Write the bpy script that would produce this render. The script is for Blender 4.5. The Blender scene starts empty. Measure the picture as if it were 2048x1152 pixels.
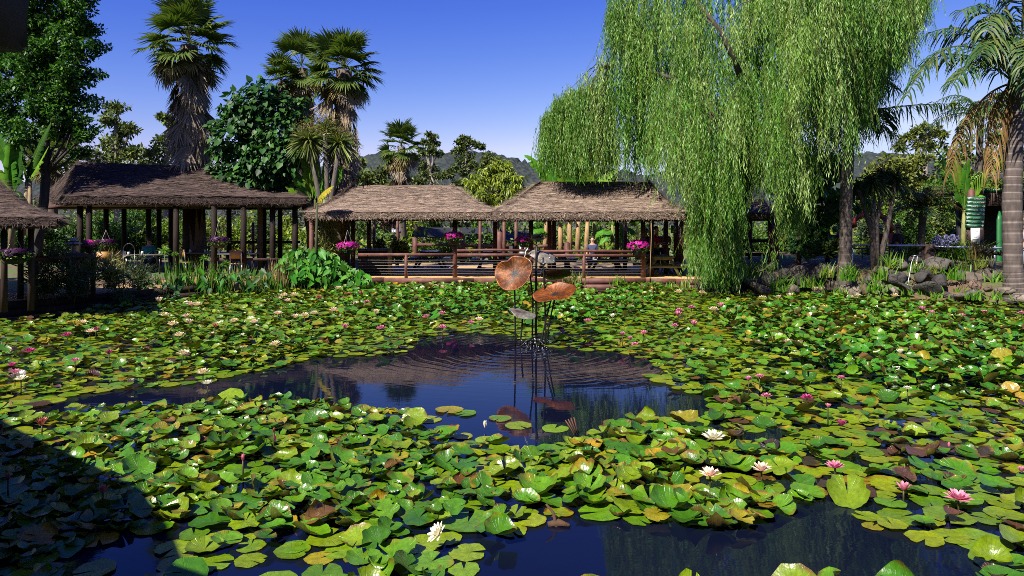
import bpy, math, random
import numpy as np
from mathutils import Vector, Matrix

# ------------------------------------------------------------------ camera, sky, sun
SC = bpy.context.scene
COL = SC.collection
F = 2048 * 24.0 / 36.0      # focal length in photograph pixels
YH = 450.0                  # horizon row in the photograph
H = 2.2                     # eye height over the water

cam = bpy.data.cameras.new('camera')
cam.lens = 24; cam.sensor_width = 36; cam.clip_end = 5000; cam.clip_start = 0.05
cam.shift_y = -(576 - YH) / 2048
camo = bpy.data.objects.new('camera', cam)
camo.location = (0, 0, H); camo.rotation_euler = (math.radians(90), 0, 0)
COL.objects.link(camo); SC.camera = camo

SUN_X, SUN_Y = -0.60, -0.80            # the sun stands this far off per metre of height
SUN_EL = math.atan(1 / math.hypot(SUN_X, SUN_Y))
wd = bpy.data.worlds.new('World'); SC.world = wd; wd.use_nodes = True
wn = wd.node_tree
for n in list(wn.nodes): wn.nodes.remove(n)
sky = wn.nodes.new('ShaderNodeTexSky'); sky.sky_type = 'NISHITA'; sky.sun_disc = False
sky.sun_elevation = SUN_EL; sky.sun_rotation = math.atan2(SUN_X, SUN_Y) % (2 * math.pi)
sky.altitude = 100; sky.air_density = 1.0; sky.dust_density = 0.6; sky.ozone_density = 3.5
# the colour grade of the photograph's sky: one curve for each channel, the same all round
sp = wn.nodes.new('ShaderNodeSeparateColor'); cb = wn.nodes.new('ShaderNodeCombineColor')
wn.links.new(sky.outputs[0], sp.inputs[0])
for k, (pw, am, mx) in enumerate(((2.38, 0.28, 6.0), (1.85, 0.295, 7.2), (0.72, 2.38, 12.0))):
    p_ = wn.nodes.new('ShaderNodeMath'); p_.operation = 'POWER'; p_.inputs[1].default_value = pw; wn.links.new(sp.outputs[k], p_.inputs[0])
    q_ = wn.nodes.new('ShaderNodeMath'); q_.operation = 'MULTIPLY'; q_.inputs[1].default_value = am; wn.links.new(p_.outputs[0], q_.inputs[0])
    r_ = wn.nodes.new('ShaderNodeMath'); r_.operation = 'MINIMUM'; r_.inputs[1].default_value = mx; wn.links.new(q_.outputs[0], r_.inputs[0])
    wn.links.new(r_.outputs[0], cb.inputs[k])
bg = wn.nodes.new('ShaderNodeBackground'); bg.inputs[1].default_value = 0.05
wo = wn.nodes.new('ShaderNodeOutputWorld')
wn.links.new(cb.outputs[0], bg.inputs[0]); wn.links.new(bg.outputs[0], wo.inputs[0])

sl = bpy.data.lights.new('sun', 'SUN'); sl.energy = 5.0; sl.angle = math.radians(0.5); sl.color = (1.0, 0.93, 0.82)
so = bpy.data.objects.new('sun', sl); COL.objects.link(so)
so.rotation_euler = Vector((-SUN_X, -SUN_Y, -1)).to_track_quat('-Z', 'Y').to_euler()
so.location = (-20, -26, 33)

SC.view_settings.view_transform = 'Standard'; SC.view_settings.look = 'None'
SC.view_settings.exposure = 1.12; SC.view_settings.gamma = 1.0
SC.view_settings.use_curve_mapping = False
SC.cycles.max_bounces = 6; SC.cycles.diffuse_bounces = 2; SC.cycles.glossy_bounces = 3
SC.cycles.transmission_bounces = 3; SC.cycles.transparent_max_bounces = 6
SC.cycles.caustics_reflective = False; SC.cycles.caustics_refractive = False
SC.cycles.use_denoising = False; SC.cycles.filter_width = 0.9; SC.cycles.sample_clamp_indirect = 1.5; SC.cycles.sample_clamp_direct = 4.0; SC.cycles.use_adaptive_sampling = False

# ------------------------------------------------------------------ helpers
RNG = np.random.default_rng(7)
random.seed(7)
def P(px, py, Y): return np.array([(px - 1024) / F * Y, Y, H + (YH - py) / F * Y])
def W(px, py, z=0.0):
    Y = (H - z) * F / (py - YH); return np.array([(px - 1024) / F * Y, Y, z])
def to_px(p):
    p = np.asarray(p, float); return 1024 + F * p[..., 0] / p[..., 1], YH - F * (p[..., 2] - H) / p[..., 1]
def unit(v):
    v = np.asarray(v, float); return v / np.maximum(np.linalg.norm(v, axis=-1, keepdims=True), 1e-9)

def mesh_np(name, V, Q, T, C=None, smooth=False, uv=None):
    me = bpy.data.meshes.new(name)
    V = np.ascontiguousarray(V, dtype=np.float32)
    nq, nt = len(Q), len(T)
    loops = np.concatenate([np.asarray(Q, np.int32).ravel(), np.asarray(T, np.int32).ravel()]).astype(np.int32)
    starts = np.concatenate([np.arange(nq) * 4, nq * 4 + np.arange(nt) * 3]).astype(np.int32)
    me.vertices.add(len(V)); me.vertices.foreach_set('co', V.ravel())
    me.loops.add(len(loops)); me.loops.foreach_set('vertex_index', loops)
    me.polygons.add(nq + nt); me.polygons.foreach_set('loop_start', starts)
    if smooth: me.polygons.foreach_set('use_smooth', np.ones(nq + nt, dtype=bool))
    me.update(calc_edges=True)
    if C is not None:
        at = me.color_attributes.new('Col', 'FLOAT_COLOR', 'POINT')
        c4 = np.ones((len(V), 4), np.float32); c4[:, :3] = C
        at.data.foreach_set('color', c4.ravel())
    if uv is not None:
        at = me.attributes.new('rad', 'FLOAT_VECTOR', 'POINT')
        at.data.foreach_set('vector', np.ascontiguousarray(uv, np.float32).ravel())
    return me

def origin(o):
    p = np.zeros(3)
    while o is not None:
        p = p + np.array(o.location); o = o.parent
    return p

class MB:
    """collects geometry in world coordinates"""
    def __init__(s): s.V = []; s.Q = []; s.T = []; s.C = []; s.n = 0; s.c = (1, 1, 1)
    def add(s, V, Q=(), T=(), C=None):
        V = np.asarray(V, float).reshape(-1, 3)
        s.V.append(V)
        if len(Q): s.Q.append(np.asarray(Q, np.int64).reshape(-1, 4) + s.n)
        if len(T): s.T.append(np.asarray(T, np.int64).reshape(-1, 3) + s.n)
        c = np.empty((len(V), 3)); c[:] = s.c if C is None else C
        s.C.append(c); s.n += len(V); return s
    def hexa(s, c8):  # bottom 4 ccw, top 4 ccw
        return s.add(c8, [(3, 2, 1, 0), (4, 5, 6, 7), (0, 1, 5, 4), (1, 2, 6, 5), (2, 3, 7, 6), (3, 0, 4, 7)])
    def box(s, x0, x1, y0, y1, z0, z1):
        return s.hexa([(x0, y0, z0), (x1, y0, z0), (x1, y1, z0), (x0, y1, z0), (x0, y0, z1), (x1, y0, z1), (x1, y1, z1), (x0, y1, z1)])
    def beam(s, a, b, w, h, up=(0, 0, 1)):
        a = np.asarray(a, float); b = np.asarray(b, float); d = unit(b - a); u = np.asarray(up, float)
        if abs(np.dot(d, u)) > 0.95: u = np.array((0, 1.0, 0))
        sd = unit(np.cross(d, u)); u = np.cross(sd, d)
        q = lambda p: [p - sd * w / 2 - u * h / 2, p + sd * w / 2 - u * h / 2, p + sd * w / 2 + u * h / 2, p - sd * w / 2 + u * h / 2]
        A, B = q(a), q(b)
        return s.add(A + B, [(0, 1, 2, 3), (7, 6, 5, 4), (0, 4, 5, 1), (1, 5, 6, 2), (2, 6, 7, 3), (3, 7, 4, 0)])
    def tube(s, pts, rad, seg=8, cap=True, C=None):
        pts = np.asarray(pts, float); n = len(pts); rad = np.broadcast_to(np.asarray(rad, float), (n,))
        d = np.zeros_like(pts); d[1:-1] = pts[2:] - pts[:-2]; d[0] = pts[1] - pts[0]; d[-1] = pts[-1] - pts[-2]; d = unit(d)
        ref = np.array((1.0, 0, 0)) if abs(d[:, 0]).mean() < 0.8 else np.array((0, 1.0, 0))
        u = unit(np.cross(d, ref)); v = np.cross(d, u)
        a = np.linspace(0, 2 * np.pi, seg, endpoint=False)
        ring = pts[:, None] + rad[:, None, None] * (np.cos(a)[None, :, None] * u[:, None] + np.sin(a)[None, :, None] * v[:, None])
        V = ring.reshape(-1, 3); Q = []
        i, j = np.meshgrid(np.arange(n - 1), np.arange(seg), indexing='ij'); j2 = (j + 1) % seg
        Q = np.stack([i * seg + j, i * seg + j2, (i + 1) * seg + j2, (i + 1) * seg + j], -1).reshape(-1, 4)
        T = []
        if cap:
            V = np.concatenate([V, pts[:1], pts[-1:]]); b0 = n * seg
            for k in range(seg):
                T.append((b0, (k + 1) % seg, k)); T.append((b0 + 1, (n - 1) * seg + k, (n - 1) * seg + (k + 1) % seg))
        if C is not None:
            C = np.repeat(np.asarray(C, float), seg, 0)
            if cap: C = np.concatenate([C, C[:1], C[-1:]])
        return s.add(V, Q, T, C)
    def lathe(s, prof, c=(0, 0, 0), seg=12, C=None):
        prof = np.asarray(prof, float); n = len(prof); a = np.linspace(0, 2 * np.pi, seg, endpoint=False)
        V = np.stack([prof[:, 0:1] * np.cos(a), prof[:, 0:1] * np.sin(a), np.repeat(prof[:, 1:2], seg, 1)], -1).reshape(-1, 3) + np.asarray(c)
        i, j = np.meshgrid(np.arange(n - 1), np.arange(seg), indexing='ij'); j2 = (j + 1) % seg
        Q = np.stack([i * seg + j, i * seg + j2, (i + 1) * seg + j2, (i + 1) * seg + j], -1).reshape(-1, 4)
        return s.add(V, Q, (), C)
    def leaves(s, p, d, nrm, L, Wd, C, mid=0.45, fold=0.0):
        """one folded diamond for each leaf"""
        p = np.asarray(p, float); n = len(p); d = unit(d); sd = unit(np.cross(d, nrm)); up = np.cross(sd, d)
        L = np.broadcast_to(L, (n,))[:, None]; Wd = np.broadcast_to(Wd, (n,))[:, None]
        m = p + d * L * mid + up * Wd * fold
        V = np.stack([p, m + sd * Wd / 2, p + d * L, m - sd * Wd / 2], 1).reshape(-1, 3)
        k = np.arange(n) * 4; Q = np.stack([k, k + 1, k + 2, k + 3], -1)
        C = np.repeat(np.broadcast_to(np.asarray(C, float), (n, 3)), 4, 0)
        return s.add(V, Q, (), C)
    def ribbon(s, pts, wid, nrm=(0, 0, 1), C=None, keel=0.0):
        """a strap along pts; keel lifts the edges of it"""
        pts = np.asarray(pts, float); n = len(pts); wid = np.broadcast_to(np.asarray(wid, float), (n,))[:, None]
        d = np.gradient(pts, axis=0); d = unit(d); sd = unit(np.cross(d, np.asarray(nrm, float))); up = np.cross(sd, d)
        if keel == 0:
            V = np.concatenate([pts - sd * wid / 2, pts + sd * wid / 2]); k = np.arange(n - 1)
            Q = np.stack([k, k + n, k + n + 1, k + 1], -1)
            Cc = None if C is None else np.concatenate([np.broadcast_to(C, (n, 3))] * 2)
        else:
            V = np.concatenate([pts - sd * wid / 2 + up * wid * keel, pts, pts + sd * wid / 2 + up * wid * keel]); k = np.arange(n - 1)
            Q = np.concatenate([np.stack([k, k + n, k + n + 1, k + 1], -1), np.stack([k + n, k + 2 * n, k + 2 * n + 1, k + n + 1], -1)])
            Cc = None if C is None else np.concatenate([np.broadcast_to(C, (n, 3))] * 3)
        return s.add(V, Q, (), Cc)
    def mesh(s, name, org=(0, 0, 0), smooth=False):
        V = np.concatenate(s.V) - np.asarray(org)
        Q = np.concatenate(s.Q) if s.Q else np.zeros((0, 4), int); T = np.concatenate(s.T) if s.T else np.zeros((0, 3), int)
        return mesh_np(name, V, Q, T, np.concatenate(s.C), smooth)
    def build(s, name, m, parent=None, smooth=False, local=False):
        me = s.mesh(name, (0, 0, 0) if (local or parent is None) else origin(parent), smooth)
        me.materials.append(m); return link(name, me, parent)

def link(name, me, parent=None):
    o = bpy.data.objects.new(name, me); COL.objects.link(o)
    if parent is not None: o.parent = parent
    return o
def tag(o, label=None, cat=None, group=None, kind=None):
    if label: o['label'] = label
    if cat: o['category'] = cat
    if group: o['group'] = group
    if kind: o['kind'] = kind
    return o
def thing(name, label, cat, loc=(0, 0, 0), rz=0.0, group=None):
    o = bpy.data.objects.new(name, None); COL.objects.link(o); o.empty_display_size = 0.2
    o.location = tuple(float(v) for v in loc); o.rotation_euler = (0, 0, rz)
    return tag(o, label, cat, group)
def copy_tree(o, parent=None):
    c = o.copy(); COL.objects.link(c); c.parent = parent
    for ch in o.children: copy_tree(ch, c)
    return c

# ------------------------------------------------------------------ materials
def newmat(name):
    m = bpy.data.materials.new(name); m.use_nodes = True
    nt = m.node_tree; b = nt.nodes['Principled BSDF']; return m, nt, b
def nd(nt, t, ins=None, **kw):
    n = nt.nodes.new(t)
    for k, v in kw.items(): setattr(n, k, v)
    for k, v in (ins or {}).items():
        if isinstance(v, bpy.types.NodeSocket): nt.links.new(v, n.inputs[k])
        else: n.inputs[k].default_value = v
    return n
def mixc(nt, f, a, b, mode='MIX'):
    n = nt.nodes.new('ShaderNodeMix'); n.data_type = 'RGBA'; n.blend_type = mode
    for s, v in ((0, f), (6, a), (7, b)):
        if isinstance(v, bpy.types.NodeSocket): nt.links.new(v, n.inputs[s])
        elif s and len(v) == 3: n.inputs[s].default_value = (*v, 1)
        else: n.inputs[s].default_value = v
    return n.outputs[2]
def ramp(nt, fac, stops):
    r = nt.nodes.new('ShaderNodeValToRGB'); e = r.color_ramp.elements
    while len(e) < len(stops): e.new(0.5)
    for el, (p, c) in zip(e, stops):
        el.position = p; el.color = (*c, 1) if len(c) == 3 else c
    nt.links.new(fac, r.inputs[0]); return r.outputs[0]
def coords(nt, scale=(1, 1, 1), obj=True):
    tc = nt.nodes.new('ShaderNodeTexCoord')
    mp = nd(nt, 'ShaderNodeMapping', {0: tc.outputs['Object' if obj else 'Generated'], 3: scale}); return mp.outputs[0]
def worldpos(nt, scale=(1, 1, 1)):
    g = nt.nodes.new('ShaderNodeNewGeometry')
    mp = nd(nt, 'ShaderNodeMapping', {0: g.outputs['Position'], 3: scale}); return mp.outputs[0]
def noise(nt, vec, scale, detail=4, rough=0.55, out=0):
    return nd(nt, 'ShaderNodeTexNoise', {'Vector': vec, 'Scale': scale, 'Detail': detail, 'Roughness': rough}).outputs[out]
def bump(nt, b, hgt, strength, dist=0.02):
    n = nd(nt, 'ShaderNodeBump', {'Height': hgt, 'Strength': strength, 'Distance': dist}); nt.links.new(n.outputs[0], b.inputs['Normal']); return n
def attr(nt, name='Col'):
    a = nt.nodes.new('ShaderNodeAttribute'); a.attribute_name = name; return a.outputs['Color'] if name == 'Col' else a.outputs['Vector']

def leaf_mat(name, rough=0.5, trans=0.3, spec=0.4, back=None, warm=(1.15, 1.25, 0.5)):
    m, nt, b = newmat(name)
    c = attr(nt)
    v = noise(nt, worldpos(nt), 2.3, 2)
    c = mixc(nt, 1.0, c, ramp(nt, v, [(0.25, (0.75, 0.78, 0.8)), (0.75, (1.22, 1.2, 1.1))]), 'MULTIPLY')
    base = c
    if back is not None:
        g = nt.nodes.new('ShaderNodeNewGeometry')
        base = mixc(nt, g.outputs['Backfacing'], c, back)
    nt.links.new(base, b.inputs['Base Color'])
    b.inputs['Roughness'].default_value = rough; b.inputs['Specular IOR Level'].default_value = spec
    if trans > 0:
        t = nd(nt, 'ShaderNodeBsdfTranslucent', {0: mixc(nt, 1.0, c, warm, 'MULTIPLY')})
        mx = nd(nt, 'ShaderNodeMixShader', {0: trans, 1: b.outputs[0], 2: t.outputs[0]})
        nt.links.new(mx.outputs[0], nt.nodes['Material Output'].inputs[0])
    return m

def solid(name, c, rough=0.6, var=0.25, scale=6.0, stretch=(1, 1, 1), metal=0.0, bmp=0.0, spec=0.5, dirt=None):
    m, nt, b = newmat(name)
    co = coords(nt, stretch)
    n1 = noise(nt, co, scale, 6)
    lo = tuple(x * (1 - var) for x in c); hi = tuple(min(1, x * (1 + var)) for x in c)
    cc = ramp(nt, n1, [(0.3, lo), (0.7, hi)])
    if dirt is not None:
        n2 = noise(nt, co, scale * 0.35, 5)
        cc = mixc(nt, ramp(nt, n2, [(0.5, (0, 0, 0)), (0.68, (1, 1, 1))]), cc, dirt)
    nt.links.new(cc, b.inputs['Base Color'])
    b.inputs['Roughness'].default_value = rough; b.inputs['Metallic'].default_value = metal; b.inputs['Specular IOR Level'].default_value = spec
    if bmp: bump(nt, b, noise(nt, co, scale * 3, 5), bmp, 0.02)
    return m

def vcol_mat(name, rough=0.7, scale=8, var=0.3, bmp=0.3, stretch=(1, 1, 1)):
    m, nt, b = newmat(name); co = worldpos(nt, stretch)
    v = noise(nt, co, scale, 5)
    c = mixc(nt, 1.0, attr(nt), ramp(nt, v, [(0.25, (1 - var,) * 3), (0.75, (1 + var,) * 3)]), 'MULTIPLY')
    nt.links.new(c, b.inputs['Base Color']); b.inputs['Roughness'].default_value = rough
    if bmp: bump(nt, b, v, bmp, 0.03)
    return m

M = {}
M['leaf'] = leaf_mat('foliage', 0.5, 0.28)
M['leaf_gloss'] = leaf_mat('glossy foliage', 0.45, 0.25, 0.22)
M['leaf_dull'] = leaf_mat('dull gum foliage', 0.6, 0.2, 0.3)
M['straw'] = leaf_mat('dry fronds', 0.8, 0.12, 0.15, warm=(1.1, 1.0, 0.7))
M['petal'] = leaf_mat('flower petals', 0.45, 0.3, 0.35, warm=(1, 0.95, 0.95))
M['bark'] = vcol_mat('bark', 0.9, 9, 0.45, 0.8, (1, 1, 0.35))
M['wood'] = solid('red brown stained timber', (0.105, 0.042, 0.034), 0.62, 0.35, 5, (1, 1, 1), 0, 0.2, 0.3, (0.05, 0.025, 0.022))
M['wood_dark'] = solid('dark weathered timber', (0.045, 0.028, 0.022), 0.7, 0.4, 6, (1, 1, 0.3), 0, 0.3, 0.2)
M['wood_shaded'] = solid('shade darkened timber', (0.018, 0.012, 0.010), 0.75, 0.4, 6, (1, 1, 0.3), 0, 0.3, 0.15)  # nearly black: the shelter's shade is put into this timber colour
M['wood_pale'] = solid('pale bare timber', (0.24, 0.16, 0.09), 0.75, 0.3, 5, (1, 1, 0.2), 0, 0.3, 0.2)
M['wood_soffit'] = solid('soffit timber', (0.20, 0.11, 0.05), 0.75, 0.3, 4, (0.3, 1, 1), 0, 0.2, 0.2)
M['wire'] = solid('steel wire', (0.30, 0.28, 0.26), 0.45, 0.1, 3, metal=0.8)
M['steel'] = solid('galvanised pipe', (0.42, 0.46, 0.55), 0.4, 0.2, 5, metal=0.5)
M['iron'] = solid('black iron', (0.022, 0.02, 0.02), 0.45, 0.3, 9, metal=0.6)
M['dark_plastic'] = solid('blue black table paint', (0.045, 0.055, 0.085), 0.45, 0.3, 5)
M['black'] = solid('black cloth', (0.012, 0.012, 0.014), 0.75, 0.3, 5)
M['white'] = solid('white paint', (0.75, 0.75, 0.74), 0.5, 0.08, 4)
M['sign_green'] = solid('sign green', (0.010, 0.075, 0.032), 0.4, 0.15, 6)
M['orange'] = solid('orange plastic', (0.45, 0.17, 0.02), 0.5, 0.15, 5)
M['red_paint'] = solid('red paint', (0.26, 0.03, 0.010), 0.5, 0.25, 5)
M['skin'] = solid('skin', (0.42, 0.24, 0.17), 0.5, 0.1, 9)
# ------------------------------------------------------------------ ground with the pond sunk into it
POND = np.array([(-15, 0.6), (-15.5, 9), (-12.6, 14.6), (-11.3, 16.6), (-10.0, 19.2), (-8.6, 21.6), (-6.6, 23.45), (5.5, 23.45), (7.4, 22.9),
                 (9.2, 21.7), (11.2, 20.6), (14.0, 18.9), (19, 16), (21, 8), (19, 0.6)])
def poly_sd(p, poly):
    """signed distance, negative inside"""
    p = np.asarray(p, float); d = np.full(len(p), 1e9); ins = np.zeros(len(p), bool); n = len(poly)
    for i in range(n):
        a, b = poly[i], poly[(i + 1) % n]; e = b - a; w = p - a
        t = np.clip((w @ e) / (e @ e), 0, 1); d = np.minimum(d, np.linalg.norm(w - t[:, None] * e, axis=1))
        c = ((a[1] <= p[:, 1]) != (b[1] <= p[:, 1])) & (p[:, 0] < (b[0] - a[0]) * (p[:, 1] - a[1]) / (b[1] - a[1] + 1e-12) + a[0])
        ins ^= c
    return np.where(ins, -d, d)

def axis(lo, hi, fine0, fine1, step, n):
    a = np.arange(fine0, fine1 + 1e-6, step)
    l = fine0 - np.geomspace(step, fine0 - lo, n)[::-1]; r = fine1 + np.geomspace(step, hi - fine1, n)
    return np.concatenate([l, a, r])
xs = axis(-1500, 1500, -24, 26, 0.4, 26); ys = axis(-300, 2600, -3, 40, 0.4, 26)
GX, GY = np.meshgrid(xs, ys, indexing='ij'); gp = np.stack([GX.ravel(), GY.ravel()], -1)
sd = poly_sd(gp, POND)
def ground_z(x, y, sd):
    t = np.clip((sd + 0.5) / 1.0, 0, 1); t = t * t * (3 - 2 * t)
    bank = 0.30 + 0.25 * np.clip((sd - 0.5) / 4, 0, 1) + 0.05 * np.sin(x * 0.7) * np.cos(y * 0.5)
    bank = np.where(x > 7.0, bank + 0.25 * np.clip((x - 7) / 5, 0, 1) * np.clip(sd / 2, 0, 1), bank)
    far = np.clip((y - 60) / 200, 0, 1); bank = bank + far * 1.0
    return -0.7 + t * (bank + 0.7)
gz = ground_z(gp[:, 0], gp[:, 1], sd)
gz = np.where((np.abs(gp[:, 0]) < 7.2) & (gp[:, 1] > 23.2) & (gp[:, 1] < 40), np.minimum(gz, 0.28), gz)   # cut level under the deck
nx, ny = len(xs), len(ys)
ii, jj = np.meshgrid(np.arange(nx - 1), np.arange(ny - 1), indexing='ij')
Q = np.stack([ii * ny + jj, (ii + 1) * ny + jj, (ii + 1) * ny + jj + 1, ii * ny + jj + 1], -1).reshape(-1, 4)
m, nt, b = newmat('garden soil and grass')
wp = worldpos(nt)
soil = ramp(nt, noise(nt, wp, 6, 6), [(0.3, (0.06, 0.038, 0.022)), (0.7, (0.15, 0.095, 0.05))])
grass = ramp(nt, noise(nt, wp, 9, 6), [(0.3, (0.03, 0.06, 0.012)), (0.7, (0.085, 0.14, 0.03))])
nt.links.new(mixc(nt, ramp(nt, noise(nt, wp, 0.35, 3), [(0.42, (0, 0, 0)), (0.55, (1, 1, 1))]), soil, grass), b.inputs['Base Color'])
b.inputs['Roughness'].default_value = 0.95; bump(nt, b, noise(nt, wp, 25, 5), 0.6, 0.05)
me = mesh_np('ground', np.stack([gp[:, 0], gp[:, 1], gz], -1), Q, np.zeros((0, 3), int), None, True); me.materials.append(m)
tag(link('ground', me), 'garden ground of soil and grass round the pond', kind='structure')
def gheight(x, y): 
    s = poly_sd(np.array([(x, y)], float), POND); return float(ground_z(np.array([x * 1.0]), np.array([y * 1.0]), s)[0])

# ------------------------------------------------------------------ water
m, nt, b = newmat('dark pond water')
b.inputs['Base Color'].default_value = (0.0025, 0.004, 0.013, 1); b.inputs['Roughness'].default_value = 0.03; b.inputs['IOR'].default_value = 1.33
b.inputs['Specular IOR Level'].default_value = 0.5
g = nt.nodes.new('ShaderNodeNewGeometry')
FOUNT = W(1068, 692)
mp = nd(nt, 'ShaderNodeVectorMath', {0: g.outputs['Position'], 1: tuple(-FOUNT)}, operation='ADD')
wob = nd(nt, 'ShaderNodeVectorMath', {0: noise(nt, mp.outputs[0], 1.1, 2, out=1), 1: (0.4, 0.4, 0)}, operation='MULTIPLY')
mp2 = nd(nt, 'ShaderNodeVectorMath', {0: mp.outputs[0], 1: wob.outputs[0]}, operation='ADD')
ln = nd(nt, 'ShaderNodeVectorMath', {0: mp2.outputs[0]}, operation='LENGTH')
ph = nd(nt, 'ShaderNodeMath', {0: ln.outputs['Value'], 1: 2 * math.pi / 0.23}, operation='MULTIPLY')
sn = nd(nt, 'ShaderNodeMath', {0: ph.outputs[0]}, operation='SINE')
ph2 = nd(nt, 'ShaderNodeMath', {0: ln.outputs['Value'], 1: 2 * math.pi / 0.105}, operation='MULTIPLY')
sn2 = nd(nt, 'ShaderNodeMath', {0: ph2.outputs[0]}, operation='SINE')
ad = nd(nt, 'ShaderNodeMath', {0: sn2.outputs[0], 1: 0.45, 2: sn.outputs[0]}, operation='MULTIPLY_ADD')
fall = nd(nt, 'ShaderNodeMapRange', {0: ln.outputs['Value'], 1: 0.2, 2: 3.8, 3: 1.0, 4: 0.03}); fall.interpolation_type = 'SMOOTHSTEP'
brk = nd(nt, 'ShaderNodeMapRange', {0: noise(nt, mp.outputs[0], 0.9, 3), 1: 0.35, 2: 0.65, 3: 0.15, 4: 1.25})
rip0 = nd(nt, 'ShaderNodeMath', {0: ad.outputs[0], 1: fall.outputs[0]}, operation='MULTIPLY')
rip = nd(nt, 'ShaderNodeMath', {0: rip0.outputs[0], 1: brk.outputs[0]}, operation='MULTIPLY')
ns = noise(nt, nd(nt, 'ShaderNodeMapping', {0: g.outputs['Position'], 3: (1.0, 2.2, 1)}).outputs[0], 3.0, 3)
tot = nd(nt, 'ShaderNodeMath', {0: ns, 1: 0.5, 2: rip.outputs[0]}, operation='MULTIPLY_ADD')
bump(nt, b, tot.outputs[0], 1.0, 0.0013)
mb = MB(); n0 = 60
wx = np.linspace(-17, 22, n0); wy = np.linspace(0.3, 24.2, n0)
A, B_ = np.meshgrid(wx, wy, indexing='ij'); i2, j2 = np.meshgrid(np.arange(n0 - 1), np.arange(n0 - 1), indexing='ij')
mb.add(np.stack([A.ravel(), B_.ravel(), np.zeros(A.size)], -1), np.stack([i2 * n0 + j2, (i2 + 1) * n0 + j2, (i2 + 1) * n0 + j2 + 1, i2 * n0 + j2 + 1], -1).reshape(-1, 4))
tag(mb.build('pond_water', m), 'dark rippled water of the lily pond', kind='structure')

# ------------------------------------------------------------------ wooded hill far off
hx = np.linspace(-900, 1500, 620); hy = np.linspace(620, 1000, 46)
prof_px = np.array([-1500, -200, 300, 600, 715, 760, 850, 930, 1000, 1060, 1120, 1300, 1500, 1740, 1800, 2100, 2500, 4000])
prof_py = np.array([400, 380, 350, 335, 320, 310, 306, 306, 312, 321, 330, 345, 330, 300, 312, 340, 350, 400])
HX, HY = np.meshgrid(hx, hy, indexing='ij')
top = (YH - np.interp(HX / 800 * F + 1024, prof_px, prof_py)) / F * 800 + H
s = np.clip((HY - 620) / 190, 0, 1); s2 = np.where(HY > 810, 1 - (HY - 810) / 500, s * s * (3 - 2 * s))
rr = np.random.default_rng(3)
hz = top * s2 + rr.normal(0, 1.5, HX.shape) * s2 + 3 * np.sin(HX * 0.05 + HY * 0.02) * s2
i2, j2 = np.meshgrid(np.arange(len(hx) - 1), np.arange(len(hy) - 1), indexing='ij'); nh = len(hy)
m, nt, b = newmat('far gum forest')  # gum greens with distance haze mixed into the colour as grey blue
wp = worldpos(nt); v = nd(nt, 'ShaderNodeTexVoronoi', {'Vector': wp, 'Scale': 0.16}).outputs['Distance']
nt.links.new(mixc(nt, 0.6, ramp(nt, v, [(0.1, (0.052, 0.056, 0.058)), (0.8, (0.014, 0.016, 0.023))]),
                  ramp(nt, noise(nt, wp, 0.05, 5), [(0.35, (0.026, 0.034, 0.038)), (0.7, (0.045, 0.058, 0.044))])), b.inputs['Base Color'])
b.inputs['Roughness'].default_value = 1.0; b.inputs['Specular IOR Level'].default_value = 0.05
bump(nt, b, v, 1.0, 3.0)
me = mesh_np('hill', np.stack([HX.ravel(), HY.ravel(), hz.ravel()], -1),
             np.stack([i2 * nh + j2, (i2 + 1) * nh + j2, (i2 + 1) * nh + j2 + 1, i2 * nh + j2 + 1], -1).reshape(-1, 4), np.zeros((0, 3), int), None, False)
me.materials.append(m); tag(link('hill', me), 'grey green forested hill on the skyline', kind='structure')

# ------------------------------------------------------------------ sand deck with timber edging
DZ = 0.345
m, nt, b = newmat('orange granitic sand')
wp = worldpos(nt)
nt.links.new(ramp(nt, noise(nt, wp, 5, 8, 0.7), [(0.3, (0.30, 0.185, 0.075)), (0.7, (0.46, 0.30, 0.13))]), b.inputs['Base Color'])
b.inputs['Roughness'].default_value = 0.95; bump(nt, b, noise(nt, wp, 60, 3), 0.5, 0.01); M['sand'] = m
deck = [(-7.4, 23.46), (4.6, 23.46), (5.6, 23.35), (6.4, 23.0), (7.6, 23.2), (9.6, 23.4), (11.5, 24.5), (11.5, 34), (2, 36.5), (-5, 36.0), (-7.4, 33)]
def flat_poly(mb, pts, z0, z1):
    n = len(pts); V = [(x, y, z1) for x, y in pts] + [(x, y, z0) for x, y in pts]
    c = np.mean(np.array(pts), 0); V.append((c[0], c[1], z1)); T = [(2 * n, i, (i + 1) % n) for i in range(n)]
    mb.add(V, [(i, i + n, (i + 1) % n + n, (i + 1) % n) for i in range(n)], T)
mb = MB(); flat_poly(mb, deck, -0.3, DZ); tag(mb.build('path', M['sand']), 'orange sand floor under the thatched shelters', kind='structure')
# edging boards along the water: two courses
ed = thing('deck_edging', 'long red brown timber edging boards between the sand floor and the pond', 'edging', (0, 23.4, 0))
xe = [-7.4, -4.4, -1.3, 1.9, 4.6]
for k in range(4):
    for z0, z1, dy in ((0.175, 0.375, 0.0), (-0.05, 0.168, 0.012)):
        mb = MB(); mb.box(xe[k] + 0.006, xe[k + 1] - 0.006, 23.385 + dy, 23.455, z0, z1); mb.build('board', M['wood'], ed)
pe = [(4.6, 23.42), (5.6, 23.31), (6.45, 22.95)]
for k in range(2):
    for z0, z1, dy in ((0.175, 0.37, 0.0), (-0.05, 0.168, 0.012)):
        mb = MB(); mb.beam((*pe[k], (z0 + z1) / 2), (*pe[k + 1], (z0 + z1) / 2), 0.07 - dy, z1 - z0); mb.build('board', M['wood'], ed)
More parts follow.
